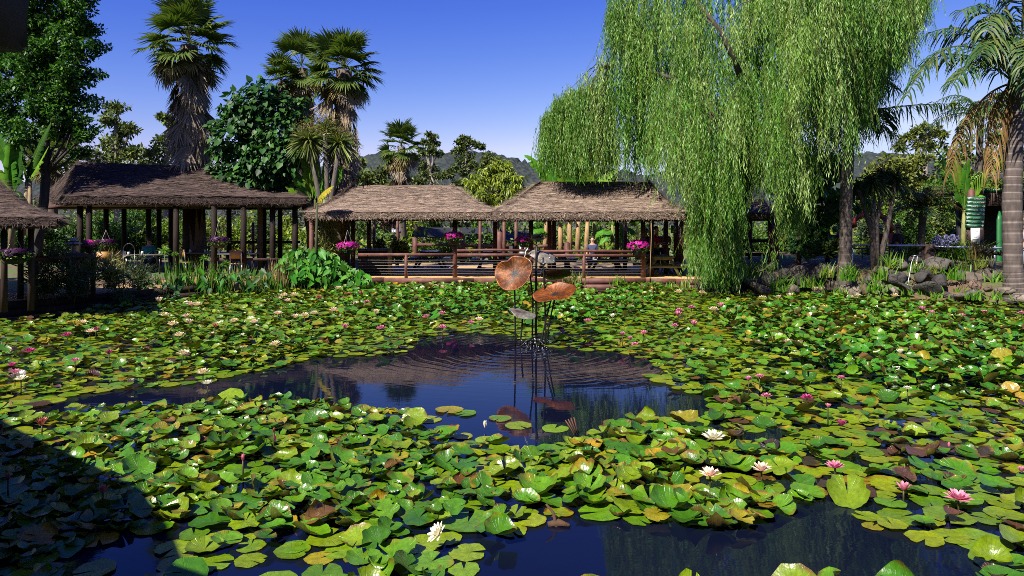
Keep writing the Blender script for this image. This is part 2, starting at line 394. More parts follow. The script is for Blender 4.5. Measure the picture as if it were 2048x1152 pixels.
# ------------------------------------------------------------------ water lilies
BB = {}
def inpoly(px, py, poly):
    k_ = id(poly)
    if k_ not in BB: xs0 = [q[0] for q in poly]; ys0 = [q[1] for q in poly]; BB[k_] = (min(xs0), max(xs0), min(ys0), max(ys0))
    bb = BB[k_]
    if px < bb[0] or px > bb[1] or py < bb[2] or py > bb[3]: return False
    ins = False; n = len(poly)
    for i in range(n):
        (x0, y0), (x1, y1) = poly[i], poly[(i + 1) % n]
        if (y0 > py) != (y1 > py) and px < (x1 - x0) * (py - y0) / (y1 - y0) + x0: ins = not ins
    return ins
OPEN = [
    [(-60, 880), (-60, 862), (130, 795), (300, 775), (385, 770), (470, 752), (560, 735), (640, 716), (760, 712), (805, 706), (838, 676), (930, 664),
     (1015, 672), (1080, 690), (1150, 700), (1215, 702), (1312, 724), (1345, 745), (1300, 752), (1345, 775), (1395, 790), (1440, 815), (1412, 838), (1455, 862), (1560, 858), (1590, 900),
     (1545, 905), (1470, 862), (1440, 866), (1310, 842), (1235, 862), (1160, 885), (1100, 905), (1040, 905), (960, 880), (890, 880), (800, 830), (745, 830), (640, 808), (480, 806), (350, 818), (150, 826), (40, 845)],
    [(930, 1180), (985, 1095), (1060, 1055), (1075, 1030), (1110, 1035), (1160, 1040), (1240, 1050), (1340, 1040), (1430, 1072), (1510, 1056), (1560, 1020), (1640, 1005), (1660, 985), (1725, 1020), (1745, 1062),
     (1850, 1072), (1920, 1090), (1960, 1140), (1960, 1180)],
    [(120, 1180), (190, 1085), (320, 1062), (400, 1090), (360, 1180)], [(395, 1180), (420, 1130), (500, 1085), (560, 1120), (720, 1120), (740, 1180)],
    [(1190, 560), (1260, 575), (1210, 598), (1150, 592)],
    [(-60, 640), (60, 618), (230, 592), (300, 598), (240, 612), (120, 636), (30, 648), (-60, 655)],
]
ZR = {  # pixel polygons of the leaf masses that stand above the water
    'near_left': [(-60, 838), (150, 828), (480, 806), (760, 818), (850, 850), (930, 900), (960, 960), (1000, 1000), (900, 1060), (700, 1050), (480, 1060), (330, 1055), (200, 1075), (100, 1130), (-60, 1180)],
    'near_mid': [(1000, 960), (1060, 900), (1230, 850), (1330, 850), (1560, 930), (1580, 1000), (1500, 1060), (1250, 1045), (1050, 1000)],
    'right_mass': [(1440, 620), (1700, 605), (1900, 630), (2120, 660), (2120, 815), (1850, 790), (1650, 745), (1480, 690)],
    'far_mid': [(640, 566), (1260, 566), (1330, 585), (1260, 640), (1120, 655), (1010, 628), (800, 648), (700, 640)],
    'far_left': [(250, 592), (640, 566), (800, 650), (690, 668), (640, 700), (450, 740), (380, 715), (300, 690), (60, 665), (150, 640)],
}
def zone(px, py):
    for k, poly in ZR.items():
        if inpoly(px, py, poly): return k
    if px < 460 and py < 820: return 'left_flat'
    if px > 1380 and py > 790: return 'right_flat'
    if py > 790: return 'near_flat'
    return 'mid_flat'
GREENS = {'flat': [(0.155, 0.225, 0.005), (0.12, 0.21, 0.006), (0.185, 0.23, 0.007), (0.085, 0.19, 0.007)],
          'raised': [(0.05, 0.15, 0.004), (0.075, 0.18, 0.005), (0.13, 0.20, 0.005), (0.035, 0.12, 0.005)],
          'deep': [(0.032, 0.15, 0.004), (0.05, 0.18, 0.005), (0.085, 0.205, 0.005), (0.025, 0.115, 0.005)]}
MAROON = [(0.05, 0.022, 0.018), (0.07, 0.03, 0.02), (0.04, 0.028, 0.02)]
YELLOW = [(0.22, 0.19, 0.008), (0.19, 0.17, 0.010), (0.25, 0.16, 0.008)]
BROWN = [(0.09, 0.036, 0.010), (0.12, 0.06, 0.014)]
LOD = {0: (38, (0.1, 0.3, 0.55, 0.78, 0.92, 1.0)), 1: (16, (0.3, 0.7, 0.92, 1.0)), 2: (9, (0.6, 1.0)), 3: (7, (0.6, 1.0))}

def pad_geo(r, R, form, hue, lod):
    """vertices of one leaf round its own centre: notch, wavy or curled rim, colours"""
    nseg, rs = LOD[lod]; rs = np.array(rs)
    dl = r.uniform(0.07, 0.24); th = np.linspace(dl, 2 * np.pi - dl, nseg + 1)
    q = r.uniform(0, 6.28, 6)
    rim = 1 + 0.035 * np.sin(3 * th + q[0]) + 0.03 * np.sin(7 * th + q[1]) + 0.018 * np.sin(17 * th + q[2]) * (lod == 0)
    rim *= 1 - 0.10 * np.exp(-((np.abs(th - np.pi) - np.pi) / 0.25) ** 2)
    if lod == 0 and r.random() < 0.45:
        for _ in range(r.integers(1, 4)): rim = rim * (1 - r.uniform(0.08, 0.35) * np.exp(-((th - r.uniform(0.4, 5.9)) / r.uniform(0.04, 0.16)) ** 2))
    rr, tt = np.meshgrid(rs, th, indexing='ij'); rm = np.where(rr > 0.5, rim[None], 1.0)
    x = rr * np.cos(tt) * rm; y = rr * np.sin(tt) * rm; rad = rr
    if form == 'flat':
        z = 0.012 * rr ** 2 * np.sin(2 * tt + q[3]) + 0.014 * rr ** 4 * np.sin(6 * tt + q[4]) + 0.02 * np.exp(-(rr / 0.2) ** 2) * -0.5
        z += r.choice([0, 0, 0.06]) * rr ** 6
    else:
        cup = r.uniform(0.06, 0.34) if form == 'cup' else r.uniform(-0.12, 0.15)
        fa = q[3]; fold = r.uniform(0.0, 0.5) if form != 'wavy' else r.uniform(0, 0.2)
        u = x * np.cos(fa) + y * np.sin(fa)
        z = cup * rr ** 2.2 + fold * u * u + r.uniform(0.03, 0.09) * rr ** 3 * np.sin(r.integers(3, 6) * tt + q[4]) + 0.025 * rr ** 3 * np.sin(9 * tt + q[5])
        z -= 0.05 * np.exp(-(rr / 0.2) ** 2)
        sh = 1 - 0.22 * np.clip(z, 0, 1); x = x * sh; y = y * sh
        if form == 'curl':   # a stretch of the rim rolls up and over
            w = np.exp(-((np.angle(np.exp(1j * (tt - q[5])))) / r.uniform(0.5, 1.2)) ** 2) * np.clip((rr - 0.5) / 0.5, 0, 1)
            k = 1 - 0.45 * w ** 1.3; x = x * k; y = y * k; z = z + 0.42 * w * (1.25 - 0.5 * w)
    V = np.stack([x, y, z], -1).reshape(-1, 3) * R
    c0 = np.array([0, 0, (-0.05 if form != 'flat' else -0.01) * R])
    V = np.concatenate([c0[None], V])
    m_ = nseg + 1; nr = len(rs)
    T = np.array([(0, 1 + j, 2 + j) for j in range(nseg)])
    i, j = np.meshgrid(np.arange(nr - 1), np.arange(nseg), indexing='ij')
    Q = np.stack([1 + i * m_ + j, 1 + (i + 1) * m_ + j, 1 + (i + 1) * m_ + j + 1, 1 + i * m_ + j + 1], -1).reshape(-1, 4)
    # colour: green body, worn yellow and brown rim or patches
    base = np.array(hue); C = np.tile(base * r.uniform(0.8, 1.2), (len(V), 1))
    rv = np.concatenate([[0], rad.ravel()]); tv = np.concatenate([[0], tt.ravel()])
    wear = r.random()
    amt = 0.0
    if wear < 0.36: amt = r.uniform(0.2, 0.7)
    elif wear < 0.46: amt = 1.2
    e = np.clip((rv + 0.16 * np.sin(2 * tv + q[1]) + 0.12 * np.sin(5 * tv + q[2]) - 1.05 + 0.22 * amt) / 0.18, 0, 1) * min(1, amt)
    C = C * (1 - e[:, None]) + np.array(YELLOW[r.integers(3)]) * e[:, None]
    if form == 'curl': amt = max(amt, 0.9)
    e2 = np.clip((rv + 0.12 * np.sin(3 * tv + q[3]) - 1.04 + 0.10 * amt) / 0.1, 0, 1) * min(1, amt * 1.2)
    C = C * (1 - e2[:, None]) + np.array(BROWN[r.integers(2)]) * e2[:, None]
    C = C * (1 + 0.06 * r.normal(size=(len(V), 1)))
    U = np.stack([tv, rv, np.zeros_like(rv)], -1)
    return V, Q, T, np.clip(C, 0.004, 1), U

# the leaves' material: waxy, veined, red underneath
m, nt, b = newmat('waxy lily leaf')
uvw = attr(nt, 'rad'); se = nd(nt, 'ShaderNodeSeparateXYZ', {0: uvw})
an = nd(nt, 'ShaderNodeMath', {0: se.outputs[0], 1: 22.0}, operation='MULTIPLY'); sv = nd(nt, 'ShaderNodeMath', {0: an.outputs[0]}, operation='COSINE')
vein = nd(nt, 'ShaderNodeMapRange', {0: sv.outputs[0], 1: 0.86, 2: 1.0, 3: 0.0, 4: 1.0})
tp = coords(nt)
sp1 = noise(nt, worldpos(nt), 26, 5, 0.65)
c = mixc(nt, 1.0, attr(nt), ramp(nt, sp1, [(0.3, (0.72, 0.74, 0.7)), (0.68, (1.22, 1.2, 1.1))]), 'MULTIPLY')
vf = nd(nt, 'ShaderNodeMath', {0: vein.outputs[0], 1: 0.16}, operation='MULTIPLY')
c = mixc(nt, vf.outputs[0], c, (0.16, 0.22, 0.03))
spot = ramp(nt, noise(nt, worldpos(nt, (1, 1, 0.3)), 48, 3, 0.6), [(0.66, (0, 0, 0)), (0.72, (1, 1, 1))])
c = mixc(nt, nd(nt, 'ShaderNodeMath', {0: spot, 1: 0.55}, operation='MULTIPLY').outputs[0], c, (0.11, 0.055, 0.012))
gg = nt.nodes.new('ShaderNodeNewGeometry')
under = ramp(nt, noise(nt, worldpos(nt), 5, 3), [(0.35, (0.055, 0.02, 0.008)), (0.6, (0.075, 0.09, 0.012))])
bc = mixc(nt, gg.outputs['Backfacing'], c, under)
nt.links.new(bc, b.inputs['Base Color'])
rgh = nd(nt, 'ShaderNodeMapRange', {0: noise(nt, worldpos(nt), 9, 4, 0.7), 1: 0.3, 2: 0.7, 3: 0.17, 4: 0.42}); nt.links.new(rgh.outputs[0], b.inputs['Roughness']); b.inputs['Specular IOR Level'].default_value = 0.5
bn = nd(nt, 'ShaderNodeMath', {0: vein.outputs[0], 1: -0.3, 2: noise(nt, worldpos(nt), 20, 3)}, operation='MULTIPLY_ADD')
bump(nt, b, bn.outputs[0], 0.6, 0.010)
tr = nd(nt, 'ShaderNodeBsdfTranslucent', {0: mixc(nt, 1.0, c, (1.25, 1.2, 0.5), 'MULTIPLY')})
mx = nd(nt, 'ShaderNodeMixShader', {0: 0.16, 1: b.outputs[0], 2: tr.outputs[0]}); nt.links.new(mx.outputs[0], nt.nodes['Material Output'].inputs[0])
M['pad'] = m

NEARF = [tuple(W(a, b_, 0.1)[:2]) for a, b_ in ((1427, 880), (1420, 950), (1523, 945), (1670, 935), (1807, 985), (1917, 1000), (878, 1070), (970, 855), (486, 925), (1533, 795), (1614, 797), (1683, 852), (84, 850), (406, 748), (1270, 692))]
r = np.random.default_rng(21)
pads = []      # x, y, z, R, form, hue, tilt, yaw, zone
cell = {}
def far_enough(x, y, R, k):
    cx, cy = int(x / 0.5), int(y / 0.5)
    for i in (-1, 0, 1):
        for j in (-1, 0, 1):
            for (a, b_, R2) in cell.get((cx + i, cy + j), ()):
                if (a - x) ** 2 + (b_ - y) ** 2 < (k * (R + R2)) ** 2: return False
    return True
def put(x, y, z, R, form, hue, tilt, yaw, zn, kind):
    cell.setdefault((int(x / 0.5), int(y / 0.5)), []).append((x, y, R)); pads.append((x, y, z, R, form, hue, tilt, yaw, zn, kind))
def pick_hue(zn, raised):
    t = r.random()
    if zn == 'right_flat':
        if t < 0.13: return MAROON[r.integers(3)], 'maroon'
        if t < 0.18: return YELLOW[r.integers(3)], 'yellow'
    elif zn in ('near_left', 'near_mid'):
        if t < 0.06: return YELLOW[r.integers(3)], 'yellow'
        if t < 0.085: return BROWN[r.integers(2)], 'brown'
    elif zn == 'left_flat':
        if t < 0.10: return YELLOW[r.integers(3)], 'yellow'
        if t < 0.2: return MAROON[r.integers(3)], 'maroon'
    else:
        if t < 0.04: return YELLOW[r.integers(3)], 'yellow'
        if t < 0.05: return BROWN[r.integers(2)], 'brown'
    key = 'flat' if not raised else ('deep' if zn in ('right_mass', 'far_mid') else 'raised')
    return GREENS[key][r.integers(4)], 'green'
# single pads one can point to (photograph pixels of the centre, width in pixels)
for px, py, wpx, hk in [(898, 822, 56, 'yellow'), (930, 828, 46, 'green'), (857, 840, 52, 'green'), (1000, 838, 46, 'green'), (893, 859, 50, 'green'), (1037, 852, 54, 'green'), (1110, 858, 54, 'green'),
                        (926, 874, 40, 'green'), (893, 873, 34, 'green'), (1385, 845, 70, 'green'), (1440, 832, 60, 'green'), (1062, 1026, 30, 'green'), (430, 1085, 78, 'green'), (588, 1096, 58, 'green'), (585, 1105, 70, 'green'),
                        (502, 1094, 56, 'green'), (500, 1122, 62, 'green'), (500, 1076, 30, 'green'), (645, 1148, 80, 'green'), (425, 1128, 80, 'green'), (350, 1098, 74, 'green'), (190, 1142, 78, 'green'), (355, 1130, 76, 'green'),
                        (640, 1118, 60, 'yellow'), (680, 1105, 66, 'green'), (1800, 1036, 84, 'green'), (1850, 1080, 70, 'green'), (1900, 1075, 70, 'green'), (1960, 1084, 110, 'green'), (2000, 1125, 110, 'green'), (1745, 1055, 40, 'yellow')]:
    p = W(px, py); R = wpx / 2 / F * p[1]
    hue = YELLOW[r.integers(3)] if hk == 'yellow' else GREENS['flat'][r.integers(4)]
    put(p[0], p[1], r.uniform(0.006, 0.012), R, 'flat', hue, 0.015, r.uniform(0, 6.28), zone(px, py) if zone(px, py) not in ZR else 'near_flat', hk)
tries = 205000
ys_ = np.sqrt(r.uniform(4.0 ** 2, 23.3 ** 2, tries)); xs_ = r.uniform(-1, 1, tries) * (0.78 * ys_ + 1.2)
sdp = poly_sd(np.stack([xs_, ys_], -1), POND)
for x, y, s_ in zip(xs_, ys_, sdp):
    if s_ > -0.12: continue
    px, py = 1024 + F * x / y, YH + F * H / y
    if any(inpoly(px, py, o) for o in OPEN): continue
    zn = zone(px, py); raised = zn in ZR
    if raised and r.random() < 0.2: raised = False
    if not raised and zn not in ZR and r.random() < 0.13: raised = True
    deep = zn in ('right_mass', 'far_mid')
    R = (r.uniform(0.075, 0.145) if r.random() < 0.85 else r.uniform(0.145, 0.19)) if raised else r.uniform(0.095, 0.20)
    if zn == 'near_mid' and raised: R *= 1.12
    if zn == 'near_left': R *= 0.84
    if y > 8.5: R *= 0.82
    if raised and any((x - a_) ** 2 + (y - b_) ** 2 < 0.085 for a_, b_ in NEARF): raised = False; R = min(R * 1.1, 0.15)
    if not far_enough(x, y, R, 0.47 if raised else 0.70): continue
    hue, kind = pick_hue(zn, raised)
    if raised:
        form = r.choice(['cup', 'cup', 'wavy', 'curl']) if kind != 'brown' else 'curl'
        z = r.uniform(0.03, 0.16) if not deep else r.uniform(0.06, 0.26)
        if y < 9: z = r.uniform(0.012, 0.085)
        tilt = abs(r.normal(0.16, 0.2)) if not deep else abs(r.normal(0.4, 0.35))
    else:
        form = 'flat'; z = r.uniform(0.006, 0.030); tilt = r.uniform(0, 0.05)
        if kind == 'maroon' and r.random() < 0.4: form = 'curl'; z += 0.04; tilt = 0.3
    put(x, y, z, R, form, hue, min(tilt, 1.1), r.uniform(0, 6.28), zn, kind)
pads.sort(key=lambda q: -q[3] ** 2 / q[1] ** 2 * (0.35 + 2.0 / q[1]))
inframe = [q for q in pads if abs(q[0] / q[1]) < 0.745 and 4.34 < q[1]]
near = inframe[:300]; nset = set(id(q) for q in near); rest = [q for q in pads if id(q) not in nset]

def placed(q, lod):
    V, Q_, T_, C_, U_ = pad_geo(r, q[3], q[4], q[5], lod)
    az = r.uniform(0, 6.28)
    ax = Vector((math.cos(az), math.sin(az), 0)); Rm = np.array(Matrix.Rotation(q[6], 3, ax) @ Matrix.Rotation(q[7], 3, 'Z'))
    V = V @ Rm.T
    low = V[:, 2].min()
    z = max(q[2], 0.004 - low) if q[4] == 'flat' else max(q[2], 0.012 - low * 0.8)
    return V, Q_, T_, C_, U_, z

# landmarks that the labels lean on
MARKS = [((1427, 870), 'the tall white lily'), ((1420, 943), 'the peach lily in front'), ((1523, 934), 'the peach lily beside the dark water'), ((1669, 928), 'the pink lily by a maroon leaf'),
         ((1807, 973), 'the half-open pink lily'), ((1917, 988), 'the large pink lily at far right'), ((878, 1062), 'the tilted white lily'), ((970, 848), 'the small white bud on open water'),
         ((486, 917), 'the pink bud in the sunlit mass'), ((206, 978), 'the shaded pink bud'), ((84, 845), 'the coral lily'), ((1614, 791), 'the magenta lily'), ((1533, 790), 'the pale pink lily'),
         ((1683, 847), 'the flat magenta lily'), ((1110, 1050), 'the brown stump in the water'), ((548, 860), 'the red bud'), ((1100, 870), 'the fountain reflection'), ((640, 1118), 'the bottom edge'),
         ((1990, 1130), 'the bottom corner'), ((1745, 1055), 'the yellow pad beside open water'), ((690, 850), 'the reflected palm'), ((300, 870), 'the dark channel'), ((1960, 850), 'the maroon leaves'), ((1240, 960), 'the middle leaf mass'), ((450, 980), 'the shadow edge')]
ZN = {'near_left': 'in the dense sunlit mass', 'near_mid': 'in the middle leaf mass', 'right_flat': 'among the tiled pads', 'near_flat': 'on open dark water', 'mid_flat': 'on the middle raft', 'right_mass': 'in the deep green mass',
      'left_flat': 'on the side raft', 'far_mid': 'in the far mass', 'far_left': 'in the side mass'}
used_lbl = {}
FORM = {'flat': 'flat', 'cup': 'cupped', 'wavy': 'wavy', 'curl': 'curled'}
for q in near:
    V, Q_, T_, C_, U_, z = placed(q, 0)
    me = mesh_np('lily_pad', V, Q_, T_, C_, True, U_); me.materials.append(m)
    o = link('lily_pad', me); o.location = (q[0], q[1], z)
    px, py = to_px((q[0], q[1], z))
    mk = min(MARKS, key=lambda k: (k[0][0] - px) ** 2 + (2 * (k[0][1] - py)) ** 2)
    dx, dy = px - mk[0][0], 2 * (py - mk[0][1])
    side = ('right of' if dx > 0 else 'left of') if abs(dx) > abs(dy) else ('in front of' if dy > 0 else 'behind')
    dist = math.hypot(dx, dy); far = 'just ' if dist < 70 else ('' if dist < 150 else 'well ')
    size = 'small ' if q[3] < 0.13 else ('broad ' if q[3] > 0.2 else '')
    lb = f"{size}{FORM[q[4]]} {q[9]} lily leaf {far}{side} {mk[1]}"
    used_lbl.setdefault(lb, []).append((px, o)); tag(o, lb, 'lily pad', 'water lily leaves in the near pond')
for lb, lst in used_lbl.items():
    if len(lst) > 1:
        for i_, (_, o) in enumerate(sorted(lst, key=lambda k: k[0])): o['label'] = ['first', 'second', 'third', 'fourth', 'fifth', 'sixth', 'seventh', 'eighth'][min(i_, 7)] + ' ' + lb.replace('lily leaf', 'leaf').replace(' green', '').replace('well ', '') + ', rightwards' if len(lb.split()) > 14 else ['first', 'second', 'third', 'fourth', 'fifth', 'sixth', 'seventh', 'eighth'][min(i_, 7)] + ' ' + lb + ', rightwards'
# every leaf farther off, too many to count
VV, QQ, TT, CC, UU = [], [], [], [], []; n_ = 0
for q in rest:
    V, Q_, T_, C_, U_, z = placed(q, 1 if q[1] < 11 else (2 if q[1] < 16 else 3))
    VV.append(V + np.array([q[0], q[1], z])); QQ.append(Q_ + n_); TT.append(T_ + n_); CC.append(C_); UU.append(U_); n_ += len(V)
me = mesh_np('lily_pads', np.concatenate(VV), np.concatenate(QQ), np.concatenate(TT), np.concatenate(CC), True, np.concatenate(UU)); me.materials.append(m)
tag(link('lily_leaf_cover', me), 'green cover of water lily leaves over the farther pond', 'lily pads', kind='stuff')
print('pads', len(pads), 'verts', n_)

# ------------------------------------------------------------------ lily flowers
FC = {'cream': ((0.80, 0.72, 0.48), (0.72, 0.56, 0.34)), 'white': ((0.85, 0.82, 0.68), (0.80, 0.76, 0.58)), 'peach': ((0.85, 0.74, 0.58), (0.78, 0.52, 0.42)), 'pink': ((0.74, 0.32, 0.42), (0.62, 0.15, 0.29)),
      'magenta': ((0.48, 0.07, 0.20), (0.40, 0.04, 0.17)), 'coral': ((0.50, 0.16, 0.12), (0.42, 0.10, 0.08)), 'yellow': ((0.60, 0.50, 0.10), (0.50, 0.40, 0.06))}
def petal(L, Wd, C0, C1, cup=0.25):
    """a pointed cupped petal along +x, rising"""
    t = np.array([0, 0.3, 0.62, 0.86, 1.0]); w = np.array([0.35, 0.85, 1.0, 0.6, 0.03]) * Wd / 2
    zc = cup * L * t ** 2 * 0.6
    V = []; C = []
    for k in range(5):
        for s_ in (-1, 0, 1):
            V.append((t[k] * L, s_ * w[k], zc[k] + (abs(s_) * 0.22 * w[k] * 2)))
            C.append(np.array(C1) * (1 - t[k] * 0.6) + np.array(C0) * t[k] * 0.6)
    Q = [(k * 3 + s_, (k + 1) * 3 + s_, (k + 1) * 3 + s_ + 1, k * 3 + s_ + 1) for k in range(4) for s_ in (0, 1)]
    return np.array(V), Q, np.array(C)
RINGS = {'open': [(9, 0.22, 1.0), (8, 0.62, 0.9), (7, 1.0, 0.75)], 'half': [(7, 0.75, 1.0), (6, 1.05, 0.95), (5, 1.3, 0.8)], 'bud': [(5, 1.28, 1.0), (4, 1.42, 0.95)], 'flatopen': [(10, 0.10, 1.0), (9, 0.45, 0.9), (8, 0.85, 0.75)]}
petal_cache = {}
def lily(px, py, wpx, colour, state, label, zc=0.12, tilt=(0, 0)):
    p = W(px, py, zc); R = wpx / 2 / F * p[1]; L = R * (1.0 if state in ('open', 'flatopen') else 1.45)
    if wpx < 20: L *= 1.1
    o = thing('water_lily_flower', label, 'flower', (p[0], p[1], max(0.03, zc - 0.35 * L)), r.uniform(0, 6.28), 'water lily flowers')
    o.rotation_euler[0], o.rotation_euler[1] = tilt
    c0, c1 = FC[colour]
    big = wpx >= 30
    joined = MB()
    for ri, (n, ang, k) in enumerate(RINGS[state]):
        key = (colour, state, ri, big)
        if key not in petal_cache:
            V, Q_, C_ = petal(k, 0.34 * k if state != 'bud' else 0.5, c0, c1); mb_ = MB(); mb_.add(V, Q_, (), C_)
            me = mb_.mesh('petal'); me.materials.append(M['petal']); petal_cache[key] = (me, V, Q_, C_)
        me, V, Q_, C_ = petal_cache[key]
        for j in range(n):
            rz = 2 * math.pi * (j + 0.5 * (ri % 2)) / n + r.normal(0, 0.06); ry = -(ang + r.normal(0, 0.07))
            Rm = Matrix.Rotation(rz, 3, 'Z') @ Matrix.Rotation(ry, 3, 'Y')
            if big:
                ch = bpy.data.objects.new('petal', me); COL.objects.link(ch); ch.parent = o
                ch.scale = (L,) * 3; ch.rotation_euler = Rm.to_euler(); ch.location = (0.05 * L * math.cos(rz), 0.05 * L * math.sin(rz), 0.01 * L * ri)
            else:
                joined.add((V * L) @ np.array(Rm).T + np.array((0.05 * L * math.cos(rz), 0.05 * L * math.sin(rz), 0)), Q_, (), C_)
    if not big: joined.build('petals', M['petal'], o, local=True)
    if state != 'bud':
        s_ = MB(); n = 26 if big else 9
        a = r.uniform(0, 6.28, n); e = r.uniform(0.9, 1.5, n); d = np.stack([np.cos(a) * np.cos(e), np.sin(a) * np.cos(e), np.sin(e)], -1)
        s_.leaves(d * 0.05 * L, d, np.stack([-np.sin(a), np.cos(a), 0 * a], -1), 0.42 * L, 0.07 * L, (0.55, 0.34, 0.03)); s_.build('stamens', M['petal'], o, local=True)
    if (big or zc > 0.1) and tilt == (0, 0):
        s_ = MB(); s_.c = (0.05, 0.05, 0.015); zz = o.location.z; s_.tube([(0, 0, -zz - 0.05), (0.01 * L, 0, -zz * 0.5), (0, 0, 0.02 * L)], 0.007, 6); s_.build('stem', M['leaf'], o, local=True)
    return o
lily(1427, 870, 50, 'white', 'open', 'tall white lily flower standing above pads beside the dark water', 0.2)
lily(1420, 944, 46, 'peach', 'open', 'white and peach lily flower on green pads, nearest to the reflected willow', 0.17)
lily(1523, 934, 44, 'peach', 'open', 'peach cream lily flower on a short stem before the tiled pads', 0.2)
lily(1670, 929, 40, 'pink', 'open', 'pink lily flower beside an upright maroon leaf', 0.14)
lily(1807, 975, 28, 'pink', 'half', 'half-open pink lily flower beside curled brown leaves', 0.13)
lily(1917, 990, 54, 'pink', 'flatopen', 'large wide pink lily flower lying on maroon and green pads', 0.14)
lily(878, 1060, 50, 'white', 'open', 'white lily flower tipped on its side near the bottom edge', 0.16, (0.5, 0.7))
lily(970, 850, 17, 'white', 'bud', 'small white lily bud alone on the open water', 0.06)
lily(486, 917, 18, 'pink', 'bud', 'closed pink lily bud in the sunlit leaf mass', 0.2)
lily(206, 980, 24, 'coral', 'half', 'dim pink lily bud deep in the shadow', 0.2)
lily(16, 957, 18, 'coral', 'bud', 'dim lily bud in the shadow at the picture edge', 0.2)
lily(84, 845, 26, 'coral', 'half', 'coral lily flower on a yellow pad by the dark channel', 0.16)
lily(1533, 790, 24, 'pink', 'open', 'pale pink lily flower beside the magenta one', 0.16)
lily(1614, 792, 26, 'magenta', 'flatopen', 'magenta lily flower open flat on green pads', 0.12)
lily(1683, 847, 20, 'magenta', 'half', 'rounded magenta lily flower lying low among maroon leaves', 0.1)
lily(1898, 890, 11, 'pink', 'bud', 'small pale pink bud among the maroon pads', 0.08)
lily(2043, 940, 16, 'pink', 'half', 'pink lily cut by the picture edge', 0.06)
lily(548, 862, 13, 'coral', 'bud', 'red lily bud in the near leaf mass', 0.22)
lily(550, 877, 12, 'magenta', 'bud', 'dark red bud just before the red bud', 0.12)
lily(406, 742, 30, 'cream', 'open', 'large cream yellow lily flower at the edge of the dark channel', 0.14)
lily(1270, 688, 22, 'pink', 'open', 'bright pink lily flower at the tip of the middle raft', 0.09)
FL = {  # clusters of small blooms farther off
    'before the reeds': [(567, 589, 16, 'cream'), (588, 588, 16, 'cream'), (575, 600, 14, 'peach'), (380, 606, 16, 'peach'), (394, 607, 16, 'cream'), (318, 600, 12, 'peach')],
    'in the side leaf mass': [(328, 628, 18, 'cream'), (372, 630, 14, 'peach'), (346, 646, 20, 'cream'), (359, 668, 22, 'cream'), (366, 704, 24, 'cream'), (378, 644, 12, 'peach'), (430, 652, 10, 'coral'), (166, 643, 16, 'cream'), (150, 645, 12, 'yellow'),
                                (468, 640, 18, 'cream'), (508, 642, 16, 'peach'), (556, 625, 18, 'peach'), (590, 632, 20, 'cream'), (609, 629, 20, 'cream'), (628, 625, 18, 'cream'), (550, 686, 22, 'cream')],
    'on the side raft': [(180, 661, 18, 'peach'), (192, 657, 14, 'magenta'), (134, 668, 20, 'magenta'), (58, 700, 24, 'magenta'), (24, 728, 18, 'magenta'), (218, 705, 12, 'magenta'), (150, 719, 16, 'pink'), (30, 742, 20, 'pink'), (42, 755, 22, 'white'), (415, 764, 20, 'white')],
    'in front of the arrow leaves': [(677, 575, 14, 'peach'), (696, 590, 12, 'coral'), (690, 595, 14, 'coral'), (638, 593, 14, 'coral'), (712, 606, 16, 'peach'), (667, 618, 16, 'peach'), (733, 606, 12, 'pink'), (752, 624, 12, 'cream'), (722, 588, 12, 'coral'), (700, 572, 10, 'coral')],
    'below the timber edging': [(872, 571, 14, 'cream'), (886, 573, 14, 'cream'), (921, 565, 10, 'cream'), (858, 570, 10, 'cream'), (1357, 582, 14, 'cream'), (1404, 584, 14, 'cream'), (1084, 572, 12, 'cream')],
    'on the middle raft': [(884, 625, 14, 'pink'), (852, 632, 14, 'pink'), (942, 644, 13, 'pink'), (958, 637, 15, 'peach'), (885, 653, 18, 'pink'), (762, 654, 16, 'pink'), (690, 653, 12, 'pink'), (1097, 651, 12, 'pink'), (1124, 661, 14, 'pink'), (1176, 640, 14, 'pink'), (1245, 668, 10, 'pink'), (1260, 677, 9, 'pink'), (1287, 664, 14, 'pink')],
    'beyond the middle raft': [(1358, 619, 14, 'pink'), (1356, 628, 12, 'pink'), (1383, 613, 14, 'pink'), (1427, 617, 20, 'cream'), (1442, 611, 12, 'pink'), (1349, 650, 14, 'pink'), (1387, 647, 12, 'pink'), (1225, 632, 10, 'white')],
    'below the rock bank': [(1525, 594, 14, 'cream'), (1526, 605, 14, 'cream'), (1559, 593, 14, 'cream'), (1580, 592, 12, 'cream'), (1629, 579, 12, 'cream'), (1643, 579, 12, 'cream'), (1703, 594, 14, 'cream'), (1716, 592, 10, 'cream'), (1790, 590, 14, 'cream'), (1648, 613, 18, 'yellow'), (1577, 682, 18, 'cream')],
    'in the deep green mass': [(1844, 618, 12, 'pink'), (1864, 626, 10, 'pink'), (1925, 630, 14, 'pink'), (1968, 623, 14, 'pink'), (2043, 625, 14, 'pink'), (2032, 638, 16, 'yellow'), (1931, 659, 18, 'yellow'), (2003, 653, 14, 'yellow'), (1800, 704, 12, 'white'), (1985, 685, 14, 'white'), (1815, 775, 14, 'white')],
    'behind the pale pink lily': [(1683, 754, 14, 'pink'), (1519, 751, 14, 'pink'), (1497, 758, 12, 'pink'), (1656, 812, 10, 'pink')],
}
ORD = ['first', 'second', 'third', 'fourth', 'fifth', 'sixth', 'seventh', 'eighth', 'ninth', 'tenth', 'eleventh', 'twelfth', 'thirteenth']
for place, lst in FL.items():
    for colour in sorted(set(k[3] for k in lst)):
        sub = sorted([k for k in lst if k[3] == colour])
        for i, k in enumerate(sub):
            lb = f"only small {colour} lily flower {place}" if len(sub) == 1 else f"{ORD[i]} of the small {colour} lily flowers {place}, counting rightwards"
            lily(k[0], k[1], k[2] * 1.2, colour, 'open' if k[2] > 12 else 'half', lb, 0.24)

